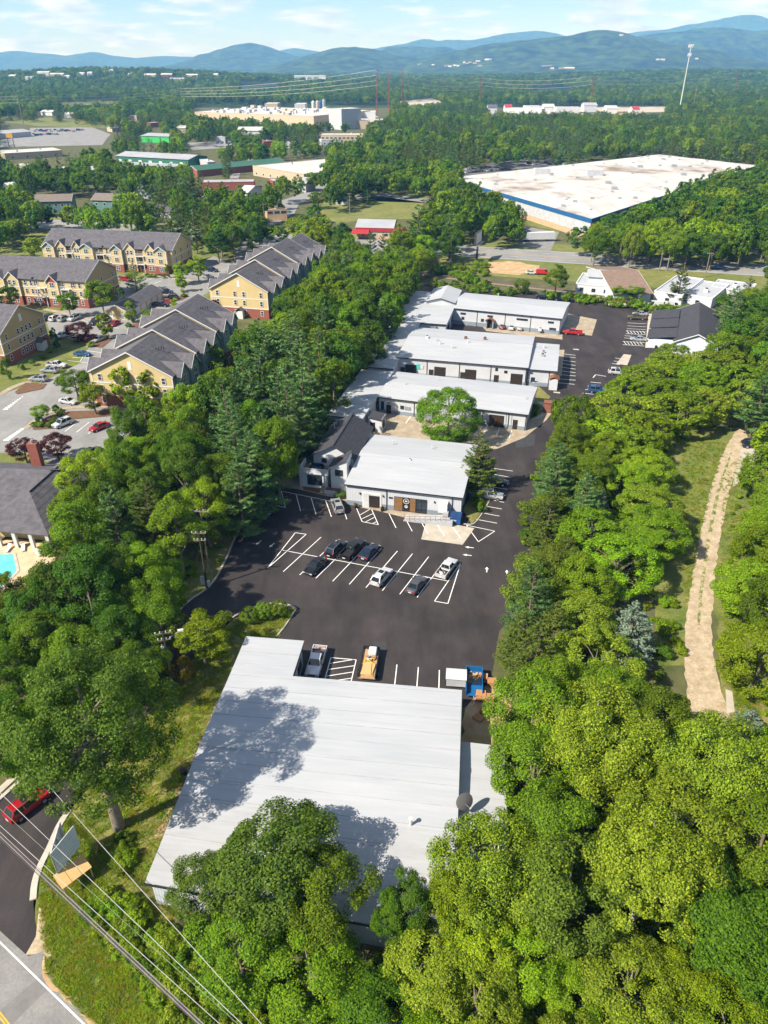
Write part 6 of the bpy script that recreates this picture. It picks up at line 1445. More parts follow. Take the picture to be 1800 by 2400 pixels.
def proto(kind, leaf, lod, var=0):
    key = (kind, leaf, lod, var)
    if key in PROTO: return PROTO[key]
    q = {0: 1.0, 1: .28, 2: .055}[lod]; sz = {0: 1.0, 1: 1.9, 2: 4.2}[lod]
    H, R_ = HREF[kind], RREF[kind]; m = LM[leaf]
    if kind in ('pine', 'cedar', 'spruce'):
        if kind == 'pine': A_ = conifer(H, R_, {0: 19, 1: 15, 2: 10}[lod], 8 if lod < 2 else 6, {0: 150, 1: 60, 2: 22}[lod], .16, .35, m, 0, .09, .60); ls, asp = .46 * sz ** .85, .30
        elif kind == 'cedar': A_ = conifer(H, R_, {0: 22, 1: 15, 2: 9}[lod], 9 if lod < 2 else 6, {0: 110, 1: 40, 2: 16}[lod], .30, .1, m, 0, .06, .8); ls, asp = .34 * sz ** .85, .42
        else: A_ = conifer(H, R_, {0: 20, 1: 14, 2: 8}[lod], 11 if lod < 2 else 7, {0: 110, 1: 40, 2: 16}[lod], .02, .15, m, 0.0, .04, .9); ls, asp = .32 * sz ** .85, .42
        pos, nm, dr, br = A_
        crown = leaves_to_mesh('crown', pos, nm, ls, asp, m, dr); trunk = br.mesh('trunk', m_bark_p, 60)
    else:
        if kind == 'broad': pos, nm, lc = lobed(60, 5.0, 5.3, 8.6, 1.35, int(31000 * q)); ls = .232; r0 = .26
        elif kind == 'oak': pos, nm, lc = lobed(230, 8.3, 8.3, 15.6, 1.35, int(62000 * q), inner=.5, top_bias=.08); ls = .25; r0 = .55; sh_ = np.clip(14 - pos[:, 2], 0, 9) * .42; pos[:, 0] += sh_; lc[:, 0] += np.clip(14 - lc[:, 2], 0, 9) * .42
        elif kind == 'round': pos, nm, lc = lobed(140, 5.2, 5.6, 6.6, .82, int(34000 * q), up=.5, inner=.80, top_bias=.14, jag=.25); ls = .24; r0 = .2
        elif kind == 'tall': pos, nm, lc = lobed(50, 4.2, 7.0, 10.4, 1.35, int(22000 * q), inner=.5); ls = .27; r0 = .25
        elif kind == 'airy': pos, nm, lc = lobed(60, 4.4, 4.2, 6.0, .95, int(15000 * q), up=.6, inner=.4, flat=.55, jag=.2); ls = .25; r0 = .16
        elif kind == 'sycamore': pos, nm, lc = lobed(105, 6.2, 5.8, 8.4, 1.2, int(50000 * q), up=.45, inner=.5, jag=.15); ls = .225; r0 = .28
        elif kind == 'column': pos, nm, lc = lobed(40, 2.1, 4.4, 4.6, .8, int(10000 * q), inner=.5); ls = .25; r0 = .12
        else: pos, nm, lc = lobed(16, 1.3, 1.0, 1.05, .55, int(1700 * q), inner=.4); ls = .24; r0 = .05
        asp = .62
        crown = leaves_to_mesh('crown', pos, nm, ls * sz ** .92, asp, m)
        trunk = trunk_mesh(H, lc, r0, m_bark_w if kind in ('sycamore',) else m_bark, .3, {0: 12, 1: 7, 2: 3}[lod])
    PROTO[key] = (crown, trunk)
    return PROTO[key]
NAMES = dict(broad='broadleaf_tree', oak='oak_tree', round='broadleaf_tree', tall='broadleaf_tree', airy='broadleaf_tree', pine='pine_tree', cedar='cedar_tree', spruce='spruce_tree', shrub='shrub', sycamore='broadleaf_tree', column='broadleaf_tree')
TREES = []          # (x, y, r) already planted
COUNT = {}
def plant(kind, leaf, x, y, H, Rr, label, group=None, z=0.0, lod=None, name=None, cat='tree', var=None):
    d = math.hypot(x, y, HCAM - H * .6)
    lod = lod if lod is not None else (0 if d < 150 else 1 if d < 330 else 2)
    var = rnd.randrange(2 if lod < 2 else 1) if var is None else var
    crown, trunk = proto(kind, leaf, lod, var)
    nm = name or NAMES[kind]
    t = thing(nm, label, cat, (x, y, z), rnd.uniform(0, 6.28), group)
    s_ = Rr / RREF[kind]; t.scale = (s_ * rnd.uniform(.94, 1.06), s_ * rnd.uniform(.94, 1.06), H / HREF[kind])
    link('trunk', trunk, t); link('crown', crown, t)
    TREES.append((x, y, Rr)); COUNT[nm] = COUNT.get(nm, 0) + 1
    return t
def tpx(kind, leaf, cx, cy, Rr, H, label, group=None, **k):
    p = P(cx, cy, H * ZCF[kind]); return plant(kind, leaf, p.x, p.y, H, Rr, label, group, **k)

# ---- trees one can point at
plant('oak', 'oak', -28.4, 49.4, 25.0, 7.9, 'great spreading oak beside the lane casting shade on the warehouse roof', name='oak_tree').rotation_euler = (0, 0, -.25)
tpx('airy', 'bright', 470, 1490, 4.4, 8.5, 'feathery bright green tree leaning beside the utility pole')
tpx('shrub', 'gold', 425, 1572, 1.9, 3.4, 'golden-leaved bush at the foot of the utility pole', name='bush', cat='bush')
for i, (px, py) in enumerate(((584, 1441), (617, 1431), (653, 1426))):
    tpx('round', 'mid', px, py, 1.45, 2.5, ('clipped round shrub nearest the pole on the kerbed island', 'middle one of three clipped round shrubs', 'clipped round shrub nearest the island tip')[i], 'three clipped shrubs on the island', name='clipped_shrub', cat='shrub')
tpx('round', 'mid', 1052, 972, 6.9, 12.0, 'single full dark green tree standing in the concrete courtyard', lod=0)
tpx('cedar', 'hemlock', 1123, 1092, 4.0, 12.5, 'pointed evergreen at the right corner of the white shop', name='evergreen_tree')
tpx('broad', 'oak', 640, 2030, 6.0, 12.5, 'bushy tree rising over the front edge of the nearest roof')
tpx('broad', 'oak', 490, 2085, 3.4, 8.5, 'smaller tree at the left front corner of the warehouse')
tpx('broad', 'mid', 760, 2095, 4.4, 11.0, 'leafy tree crown right of the bushy front tree')
tpx('broad', 'mid', 560, 2230, 4.6, 8.0, 'low bushy tree below the front trees')
tpx('broad', 'bright', 730, 2290, 4.6, 7.5, 'bright low tree at the bottom centre'); tpx('broad', 'mid', 880, 2380, 4.0, 6.0, 'low green tree at the bottom edge near bare stumps')
tpx('tall', 'dark', 960, 2120, 2.1, 10.5, 'slender dark sapling standing before the roof edge', lod=0)
tpx('tall', 'mid', 915, 2150, 1.6, 9.0, 'second slender sapling left of the dark one', lod=0)
tpx('broad', 'mid', 1252, 1805, 5.2, 11.0, 'silvery green tree overhanging the pale lean-to')
tpx('spruce', 'blue', 1478, 1487, 4.4, 9.5, 'blue-grey spruce among bright trees on the right', name='blue_spruce')
tpx('spruce', 'blue', 1402, 1212, 2.6, 9.5, 'small blue spruce tip between two green crowns', name='blue_spruce')
tpx('spruce', 'blue', 1745, 1720, 3.4, 7, 'blue-green conifer at the end of the dirt track', name='blue_spruce')
for (px, py, r_, lb) in ((130, 1055 - 12, 3.2, 'purple-leaved tree right of the brick chimney'), (55, 1052, 3.4, 'purple-leaved tree left of the brick chimney'), (182, 775, 3.6, 'purple-leaved tree in the apartment car row'), (40, 540, 4.0, 'purple-leaved tree behind the rear lawn'), (500, 718, 2.2, 'purple-leaved tree by the cream end wall')):
    tpx('broad', 'purple', px, py, r_, 5.5, lb, name='purple_tree')
APT = [('tall', 'bright', 75, 575, 4.2, 10, 'bright young tree left of the rear block'), ('cedar', 'mid', 316, 650, 3.8, 10, 'dark pointed tree before the rear block'), ('tall', 'bright', 425, 635, 3.0, 8, 'bright tree right of the rear block entrance'), ('tall', 'bright', 462, 625, 3.8, 9, 'round green tree beside the far block corner'), ('tall', 'mid', 235, 690, 4.6, 12, 'broad dark tree at the gable of the red-accent block'), ('tall', 'mid', 158, 708, 3.2, 8, 'green tree before the red accent gable'),
       ('tall', 'bright', 20, 690, 3.0, 8, 'green tree at left edge before the red-accent block'), ('column', 'bright', 244, 762, 2.2, 8, 'slim bright tree on the island in the car row'), ('column', 'bright', 305, 730, 1.9, 7, 'slim bright tree beside the garage'), ('broad', 'bright', 352, 745, 3.2, 6.5, 'round bright tree at the garage front'), ('column', 'yellow', 410, 720, 1.8, 6, 'small yellow-green tree beside the garage row'), ('column', 'bright', 424, 660, 2.0, 7.5, 'slim tree on the mulch island near rear block'),
       ('broad', 'mid', 175, 895, 4.4, 7.5, 'wide dark tree left of the nearest cream block'), ('tall', 'bright', 215, 925, 3.4, 8, 'drooping bright tree beside the planted island'), ('column', 'bright', 290, 905, 3.0, 11, 'pointed tree before the cream gable, left one'), ('column', 'bright', 350, 910, 3.0, 10.5, 'pointed tree before the cream gable, right one'), ('tall', 'mid', 490, 838, 4.4, 10, 'dense tree against the flank of the nearest cream block'), ('column', 'dark', 128, 795, 1.2, 6.5, 'thin dark conifer beside the buff block porch'), ('column', 'dark', 14, 862, 1.3, 6.5, 'thin dark conifer at the buff block corner'), ('column', 'dark', 284, 690, 1.2, 6, 'thin dark conifer behind the garage'), ('column', 'dark', 392, 635, 1.1, 5.5, 'thin dark conifer at the rear block front'), ('broad', 'bright', 95, 965, 2.2, 3.5, 'low light tree on the planted island')]
for k, lf, px, py, r_, h_, lb in APT: tpx(k, lf, px, py, r_, h_, lb)
SHR = [(80, 995), (98, 994), (116, 995), (92, 984), (128, 985), (140, 965), (130, 958), (300, 762), (214, 806), (345, 645), (354, 646), (364, 647), (382, 648), (8, 870), (50, 860), (75, 850), (100, 835), (115, 820), (1078, 1190), (1120, 1175), (1128, 1190), (1250, 970), (1255, 955), (1245, 940), (800, 1158), (410, 700), (430, 692)]
for i, (px, py) in enumerate(SHR): tpx('shrub', 'mid' if i % 3 else 'dark', px, py, rnd.uniform(.9, 1.3), rnd.uniform(1.2, 1.8), 'low rounded shrub in a planted bed beside apartments' if px < 450 else 'low rounded shrub in a bed by the white shops', 'low shrubs by apartments' if px < 450 else 'low shrubs by shops', cat='shrub')
for px, py, k, lf, r_, h_, lb in ((1305, 650, 'tall', 'mid', 4.0, 11, 'thin-topped tree beside the railway left of white store'), (1451, 687, 'tall', 'mid', 2.6, 6.5, 'dark tree before the brown roof, left one'), (1491, 688, 'tall', 'mid', 3.0, 7.0, 'dark tree before the brown roof, right one'), (1594, 668, 'pine', 'hemlock', 4.0, 13, 'tall dark tree before the white roadside sheds'), (1225, 668, 'broad', 'mid', 2.8, 5.5, 'rounded bush tree beside the railway'), (980, 545, 'pine', 'pine', 6.5, 20, 'large dark pine left of the highway billboard'), (1055, 555, 'pine', 'pine', 6, 18, 'large dark pine beside the highway billboard'), (745, 465, 'broad', 'dark', 5.5, 9, 'dark round tree beside side road'), (862, 460, 'pine', 'dark', 4.5, 9, 'dark conifer on the mown lawn'), (882, 410, 'broad', 'mid', 10, 16, 'broad light crown above the far car park entrance')):
    tpx(k, lf, px, py, r_, h_, lb)
# shrubs along the rail verge
for i in range(70):
    s_ = rnd.uniform(0, 1); px = 1020 + 650 * s_; py = 665 + 70 * s_ + rnd.uniform(-7, 6) if i < 45 else 628 + 40 * s_ + rnd.uniform(-5, 4)
    if i >= 45: px = 1015 + 130 * s_
    tpx('shrub', rnd.choice(('mid', 'bright', 'mid')), px, py, rnd.uniform(1.4, 2.8), rnd.uniform(1.6, 3.4), 'scrubby bush on the verge along the railway', 'bushes along the railway', cat='bush', name='bush')

# ---- filled belts: crown-centre outlines in the picture, at crown height
def inpoly(x, y, poly):
    c = False; n = len(poly); j = n - 1
    for i in range(n):
        xi, yi = poly[i]; xj, yj = poly[j]
        if (yi > y) != (yj > y) and x < (xj - xi) * (y - yi) / (yj - yi) + xi: c = not c
        j = i
    return c
KEEP = dict(
 complex=[(985, 672), (1000, 628), (1120, 640), (1300, 670), (1560, 700), (1690, 712), (1680, 745), (1600, 795), (1545, 800), (1490, 840), (1400, 905), (1318, 925), (1275, 990), (1245, 1080), (1195, 1180), (1175, 1290), (1190, 1340), (1115, 1450), (1110, 1560), (1168, 1600), (1162, 1690), (1140, 1705), (1140, 1860), (1098, 1890), (1075, 1940), (1050, 1960), (345, 2110), (420, 1870), (560, 1500), (600, 1490), (520, 1440), (455, 1430), (505, 1340), (560, 1250), (610, 1170), (650, 1105), (700, 1050), (710, 1010), (775, 965), (855, 860), (970, 690)],
 apts=[(0, 560), (100, 520), (300, 535), (460, 550), (470, 600), (560, 565), (660, 558), (745, 600), (745, 640), (650, 690), (560, 770), (550, 850), (470, 880), (440, 900), (250, 950), (245, 1010), (190, 1055), (112, 1110), (75, 1250), (36, 1330), (0, 1350)],
 hwy=[(1090, 548), (1130, 550), (1300, 582), (1800, 600), (1800, 640), (1700, 690), (1340, 690), (1010, 650), (1010, 610), (1085, 600)],
 big=[(1060, 405), (1200, 385), (1545, 352), (1790, 378), (1740, 396), (1640, 418), (1560, 450), (1480, 486), (1390, 512), (1390, 530), (1330, 540), (1305, 575), (1222, 565), (1240, 510), (1245, 490), (1110, 425)],
 lot2=[(1085, 380), (1330, 368), (1330, 390), (1090, 420)],
 track=[(1605, 1010), (1790, 1010), (1765, 1060), (1712, 1200), (1688, 1400), (1690, 1560), (1720, 1700), (1640, 1720), (1605, 1580), (1612, 1380), (1600, 1200)],
 lawn=[(745, 485), (850, 448), (1005, 445), (1000, 512), (870, 515), (760, 515)], road=[(610, 520), (660, 470), (740, 430), (790, 428), (740, 475), (650, 525)],
 flat=[(590, 372), (680, 358), (768, 358), (770, 372), (715, 415), (590, 402)], green=[(268, 352), (450, 352), (515, 370), (515, 398), (455, 410), (430, 382), (270, 382)],
 carlot=[(0, 268), (240, 282), (270, 318), (250, 342), (150, 365), (0, 368)], lime=[(328, 308), (398, 308), (398, 326), (328, 326)], brew=[(455, 238), (920, 236), (905, 280), (840, 292), (455, 272)],
 motel=[(750, 305), (855, 305), (855, 320), (750, 338)], red=[(832, 508), (922, 508), (922, 560), (850, 580), (832, 560)], town=[(75, 440), (272, 440), (272, 478), (75, 485)], farr=[(1140, 240), (1560, 240), (1560, 264), (1140, 262)],
 lowroof=[(555, 300), (616, 300), (616, 312), (555, 312)], brick=[(468, 415), (690, 415), (690, 432), (610, 440), (468, 436)], bung=[(342, 482), (398, 482), (398, 498), (342, 498)], tan=[(618, 488), (678, 488), (678, 512), (618, 512)], bend=[(540, 385), (560, 372), (592, 370), (592, 395), (545, 420)],
 lane=[(0, 1860), (90, 1775), (150, 1800), (150, 1900), (70, 2240), (0, 2240)], poles=[(430, 1240), (520, 1210), (520, 1380), (420, 1440)])
for px_, py_, w_ in TOWN: KEEP['town_%d' % px_] = [(px_ - 4, py_ - 6), (px_ + w_ + 4, py_ - 6), (px_ + w_ + 5, py_ + 9), (px_ - 4, py_ + 9)]
def blocked(x, y, H, Rr, keys=None, f=.8):
    zc = H * .6
    pts = [PIX(x, y, H * .97), PIX(x, y, zc), PIX(x - Rr * f, y, zc), PIX(x + Rr * f, y, zc), PIX(x, y - Rr * f, H * .5)]
    for k, poly in KEEP.items():
        if keys and k not in keys: continue
        for p in pts:
            if inpoly(p[0], p[1], poly): return True
    return False
def fill(poly, spec, spacing, label, group, tries=900, zc=8.0, keep=('complex', 'track', 'apts', 'hwy', 'lane'), f=.7):
    """spec: list of (kind, leaf, Rmin, Rmax, Hmin, Hmax, weight)"""
    wp = [P(x, y, zc).xy for x, y in poly]
    x0, x1 = min(p.x for p in wp), max(p.x for p in wp); y0, y1 = min(p.y for p in wp), max(p.y for p in wp)
    ws = [s_[6] for s_ in spec]
    for _ in range(tries):
        x, y = rnd.uniform(x0, x1), rnd.uniform(y0, y1)
        if not inpoly(x, y, wp): continue
        k, lf, r0, r1, h0, h1, _w = rnd.choices(spec, ws)[0]
        r_ = rnd.uniform(r0, r1); h_ = rnd.uniform(h0, h1)
        if any((x - a) ** 2 + (y - b_) ** 2 < (spacing * .5 * (1 + r_ / 5.) * .5 + rr * .42) ** 2 for a, b_, rr in TREES): continue
        if blocked(x, y, h_, r_, keep, f) or blocked(x, y, h_, r_, ('track',), .85): continue
        plant(k, lf, x, y, h_, r_, label[0] if k in ('pine', 'cedar', 'spruce') and isinstance(label, tuple) else (label[1] if isinstance(label, tuple) else label), group)
# pines of the left belt
fill([(600, 830), (690, 800), (760, 840), (720, 960), (690, 1060), (560, 1120), (520, 1010)], [('pine', 'pine', 5.0, 6.2, 15, 19, 1)], 6.4, 'soft blue-green white pine in the belt beside the narrow wings', 'white pines of the left belt', 160, 9)
fill([(790, 585), (950, 600), (975, 640), (960, 690), (900, 770), (840, 850), (770, 930), (715, 990), (690, 1060), (620, 1120), (560, 1190), (500, 1200), (430, 1250), (390, 1330), (330, 1400), (160, 1420), (40, 1420), (60, 1360), (150, 1320), (180, 1230), (170, 1140), (240, 1080), (290, 1000), (350, 950), (460, 915), (550, 860), (590, 790), (660, 715), (750, 650)],
     [('broad', 'mid', 4.0, 5.6, 12, 16, 4), ('tall', 'mid', 3.4, 4.6, 14, 18, 3), ('tall', 'dark', 3.4, 4.6, 14, 18, 2), ('broad', 'bright', 3.6, 5.0, 10, 14, 3), ('pine', 'pine', 3.8, 4.8, 14, 18, 1.2), ('pine', 'hemlock', 3.6, 4.4, 13, 17, .6)], 6.2, ('conifer among leafy trees in the belt beside the apartments', 'leafy tree in the dense belt between apartments and white shops'), 'trees of the left belt', 2400, 9)
fill([(-60, 1400), (400, 1425), (390, 1500), (330, 1570), (200, 1560), (60, 1560), (40, 1760), (-60, 1800)], [('broad', 'mid', 4.0, 5.4, 9, 13, 3), ('broad', 'bright', 3.4, 5, 8, 12, 2), ('tall', 'dark', 3.4, 4.4, 11, 14, 1)], 6.0, 'leafy tree crowding behind the great oak', 'trees behind the oak', 500, 7)
# right belt
fill([(1425, 900), (1500, 850), (1600, 830), (1720, 850), (1780, 920), (1740, 960), (1590, 990), (1540, 1050), (1570, 1200), (1575, 1400), (1550, 1540), (1440, 1590), (1330, 1500), (1370, 1300), (1400, 1100), (1400, 960)],
     [('round', 'bright', 5.0, 6.4, 7.8, 9.6, 5), ('round', 'yellow', 4.8, 6.0, 7.6, 9.2, 2)], 8.2, 'dense rounded bright tree in the row beside the dirt track', 'rounded trees beside the dirt track', 1200, 5)
fill([(1285, 990), (1400, 940), (1400, 1100), (1370, 1280), (1340, 1450), (1360, 1600), (1200, 1680), (1165, 1580), (1170, 1480), (1240, 1400), (1260, 1240), (1250, 1180), (1290, 1090)],
     [('airy', 'olive', 4.0, 5.6, 8, 11, 3), ('cedar', 'hemlock', 3.2, 4.0, 10, 13, 2), ('broad', 'mid', 3.8, 5.2, 10, 13, 3), ('tall', 'mid', 3.2, 4.0, 11, 14, 1), ('pine', 'pine', 3.6, 4.4, 12, 15, 1)], 6.0, ('conifer on the right rim of the car parks', 'mixed leafy tree on the right rim of the car parks'), 'trees on the right rim of the lots', 900, 7, f=.95)
fill([(1150, 1730), (1340, 1610), (1580, 1650), (1660, 1780), (1860, 1860), (1880, 2200), (1400, 2200), (1180, 2160), (1110, 2060), (1130, 1900)], [('sycamore', 'yellow', 5.6, 7.4, 12, 15, 4), ('broad', 'mid', 4.6, 6.0, 11, 14, 1.4), ('broad', 'olive', 4.0, 5.4, 10, 13, 1)], 7.4, 'large yellow-green tree in the thicket at lower right', 'yellow-green thicket at lower right', 700, 8)
fill([(1010, 2330), (1080, 2120), (1180, 2170), (1500, 2230), (1880, 2200), (1900, 2520), (900, 2520)], [('broad', 'bright', 3.2, 4.6, 6, 9, 3), ('airy', 'olive', 3.2, 4.4, 5, 8, 3), ('broad', 'yellow', 3.4, 4.8, 6, 9, 2)], 5.2, 'low leafy tree along the bottom right of the picture', 'low trees at bottom right', 900, 4)
fill([(1100, 2010), (1160, 2000), (1140, 2250), (1060, 2300), (1080, 2120)], [('tall', 'bright', 2.8, 3.6, 9, 12, 1)], 4.0, 'upright bright tree hugging the right front corner of the warehouse', 'upright trees at the warehouse corner', 120, 6)
fill([(1750, 1060), (1880, 1030), (1900, 1900), (1800, 1800), (1765, 1600), (1748, 1420), (1755, 1230)], [('round', 'bright', 4.6, 6.0, 9, 12, 4), ('broad', 'mid', 4.2, 5.4, 9, 12, 2)], 6.6, 'rounded green tree right of the dirt track', 'trees right of the dirt track', 700, 6)
fill([(1580, 800), (1640, 720), (1720, 700), (1860, 680), (1900, 980), (1780, 960), (1700, 860), (1560, 830), (1480, 880)], [('broad', 'mid', 4.2, 5.6, 10, 14, 3), ('tall', 'dark', 3.6, 4.6, 12, 16, 2), ('pine', 'pine', 4.0, 5.0, 13, 17, 2), ('broad', 'yellow', 4, 5, 9, 12, 1)], 7.0, ('conifer in the wood right of the charcoal roofs', 'leafy tree in the wood right of the charcoal roofs'), 'wood right of the charcoal roofs', 700, 8)

# ---- everything else: nearest ones are single trees, the rest reads as one wooded mass
def hill_h(x, y): return 40 * math.exp(-((x + 900) / 620) ** 2 - ((y - 2750) / 480) ** 2) + 30 * math.exp(-((x - 1300) / 900) ** 2 - ((y - 3300) / 500) ** 2)
b = MB(); nx_, ny_ = 60, 26
for i in range(nx_):
    for j in range(ny_):
        x, y = -2400 + 5600 * i / (nx_ - 1), 1500 + 2900 * j / (ny_ - 1); b.v.append((x, y, hill_h(x, y) - .6))
for i in range(nx_ - 1):
    for j in range(ny_ - 1): b.f.append((i * ny_ + j, (i + 1) * ny_ + j, (i + 1) * ny_ + j + 1, i * ny_ + j + 1)); b.m.append(0)
structure(b.build('hill', m_canopy_far, smooth=180))
FARB = []
for px, py, wpx in ((88, 178, 26), (118, 183, 30), (60, 190, 18), (182, 177, 14), (205, 178, 10), (256, 172, 8), (300, 177, 14), (338, 180, 26), (378, 182, 24), (398, 188, 34), (436, 183, 26), (150, 186, 12), (585, 176, 12), (600, 173, 14), (690, 187, 70), (20, 182, 16), (500, 178, 10)):
    for D_ in range(1500, 4200, 20):
        q = PD(px, py, D_)
        if q.z - 9 <= hill_h(q.x, D_):
            FARB.append((px, py, wpx, q.x, D_)); KEEP['far_%d_%d' % (px, py)] = [(px - 3, py - 6), (px + wpx + 3, py - 6), (px + wpx + 3, py + 3), (px - 3, py + 3)]
            break
KEEP.update(rd1=[(130, 235), (260, 228), (300, 236), (150, 246)], rd2=[(930, 232), (1010, 226), (1060, 236), (960, 244)], cl1=[(560, 205), (640, 200), (660, 208), (570, 213)], cl2=[(1240, 205), (1330, 202), (1350, 210), (1250, 213)], cl3=[(300, 330), (350, 335), (340, 345), (300, 345)], cl4=[(440, 330), (540, 325), (560, 340), (450, 348)])
cand = []
def ring_scatter(y0, y1, sp):
    y = y0
    while y < y1:
        hw_ = y * .62 + 30; x = -hw_
        while x < hw_:
            cand.append((x + rnd.uniform(-.42, .42) * sp, y + rnd.uniform(-.42, .42) * sp, sp)); x += sp
        y += sp
ring_scatter(215, 520, 7.4); ring_scatter(520, 1150, 9.5); ring_scatter(1150, 2400, 13.5); ring_scatter(2400, 4800, 21)
cand.sort(key=lambda c: c[1])
grid = {}
for a, b_, r_ in TREES: grid.setdefault((int(a // 12), int(b_ // 12)), []).append((a, b_, r_))
mass = [[], [], []]
n_b = n_p = 0
ZL = [(260, 'left of the complex between apartments and town'), ]
for x, y, sp in cand:
    s_ = mnoise.noise((x * .012, y * .012, 3.3)); s2 = mnoise.noise((x * .05, y * .03, 9.1))
    pine = s_ > (.36 if y < 520 else .16)
    H = rnd.uniform(10, 17) * (1 + .1 * s2) if y < 1150 else rnd.uniform(12, 18)
    Rr = (rnd.uniform(3.6, 5.6) if not pine else rnd.uniform(3.0, 4.4)) * (1 if sp < 10 else sp / 10.5)
    if y < 520:
        near = False
        for i in (-1, 0, 1):
            for j in (-1, 0, 1):
                for a, b_, r_ in grid.get((int(x // 12) + i, int(y // 12) + j), ()):
                    if (x - a) ** 2 + (y - b_) ** 2 < (Rr * .7 + r_ * .7) ** 2: near = True
        if near: continue
        pxx = PIX(x, y, H)[0]
        if pxx < -60 or pxx > 1860: continue
    if y < 3200 and blocked(x, y, H, Rr, None, .75): continue
    hz = hill_h(x, y) if y > 1500 else 0.0
    if y < 520 and ((pine and n_p < 110) or (not pine and COUNT.get('broadleaf_tree', 0) < 330)):
        px_, py_ = PIX(x, y, H * .6)
        zone = 'between the apartments and the far roads' if px_ < 760 else 'around the mown lawn and highway' if px_ < 1100 else 'before the huge white-roofed plant' if py_ > 470 else 'beside the huge white-roofed plant'
        if pine: plant('pine', rnd.choice(('pine', 'hemlock')), x, y, H * 1.15, Rr, 'dark conifer in the wood ' + zone, 'conifers ' + zone); n_p += 1
        else: plant(rnd.choice(('broad', 'tall', 'broad')), rnd.choice(('mid', 'dark', 'mid', 'bright') if s2 < .25 else ('bright', 'yellow', 'mid')), x, y, H, Rr, 'leafy tree in the wood ' + zone, 'leafy trees ' + zone); n_b += 1
    else:
        mass[2 if pine else (1 if s2 > .18 else 0)].append((x, y, hz - (.3 if not pine else .2), Rr, H * (1.1 if pine else 1.0)))
print('trees', len(TREES), COUNT, 'mass', [len(m_) for m_ in mass])

# single trees of a belt are told apart by their tone and the landmark they stand nearest to
LAND = [('the brick chimney', 95, 1090), ('the swimming pool', 30, 1320), ('the transformer pole', 490, 1260), ('the golden bush', 425, 1570), ('the white office terrace', 745, 1090), ('the narrow storage wing', 810, 920), ('the long workshop wing', 910, 770), ('the portal roof', 1040, 680), ('the nearest cream block', 420, 860), ('the far cream block', 620, 660),
 ('the rear apartment block', 260, 560), ('the courtyard tree', 1050, 960), ('the blue spruce', 1480, 1485), ('the pallets', 1130, 1640), ('the satellite dish', 1095, 1860), ('the bare stumps', 870, 2360), ('the lot arrows', 1160, 1340), ('the bend of the dirt track', 1640, 1560), ('the head of the lawn', 1650, 1030), ('the car on the driveway', 1765, 1042), ('the concrete pad', 1710, 1645),
 ('the charcoal-roofed building', 1590, 760), ('the brown roof', 1485, 640), ('the white roadside sheds', 1620, 680), ('the huge plant roof', 1400, 450), ('the box trailer', 1260, 555), ('the highway billboard', 1118, 575), ('the mown lawn', 880, 490), ('the red eave band', 880, 530), ('the townhouses', 170, 460), ('the tan garage', 650, 500), ('the green workshop', 350, 370), ('the brick strip', 540, 425), ('the white office block', 680, 385), ('the lower right corner', 1780, 2380), ('the right picture edge', 1790, 1950), ('the bottom picture edge', 1250, 2390), ('the red SUV', 75, 1870), ('the left picture edge', 5, 1500), ('the wing corner by pines', 700, 1010), ('the plant car park', 1180, 395), ('the blue parked car', 1400, 915), ('the upper lot bays', 1300, 880)]
TONE = {'leaf_mid': 'green', 'leaf_dark': 'dark green', 'leaf_bright': 'bright green', 'leaf_yellow': 'yellow-green', 'leaf_olive': 'olive green', 'needle_pine': 'blue-green', 'needle_hemlock': 'deep green'}
ORD = ['nearest', 'second nearest', 'third nearest', 'fourth nearest', 'fifth nearest', 'sixth nearest', 'seventh nearest', 'eighth nearest', 'ninth nearest', 'tenth nearest']
def relabel():
    seen = {}
    for o in list(COL.objects):
        if o.parent is None and o.get('category') in ('tree', 'bush', 'shrub') and o.get('group') and 'three clipped' not in o['group']:
            p = PIX(o.location.x, o.location.y, 7.0)
            k = min(range(len(LAND)), key=lambda i: (LAND[i][1] - p[0]) ** 2 + (LAND[i][2] - p[1]) ** 2)
            cr_ = [c for c in o.children if c.name.startswith('crown')][0]
            tone = TONE.get(cr_.data.materials[0].name, 'green'); kd = 'conifer' if o.name.split('.')[0] in ('pine_tree', 'cedar_tree', 'spruce_tree') else {'tree': 'leafy tree', 'bush': 'scrubby bush', 'shrub': 'low rounded shrub'}[o['category']]
            seen.setdefault((tone, kd, k), []).append(((LAND[k][1] - p[0]) ** 2 + (LAND[k][2] - p[1]) ** 2, o.name, o))
    for (tone, kd, k), L in seen.items():
        L.sort(key=lambda e: e[:2])
        for i, (_, _, o) in enumerate(L):
            o['label'] = '%s %s, %s of its tone to %s' % (tone, kd, ORD[i] if i < 10 else '%dth nearest' % (i + 1), LAND[k][0])
relabel()

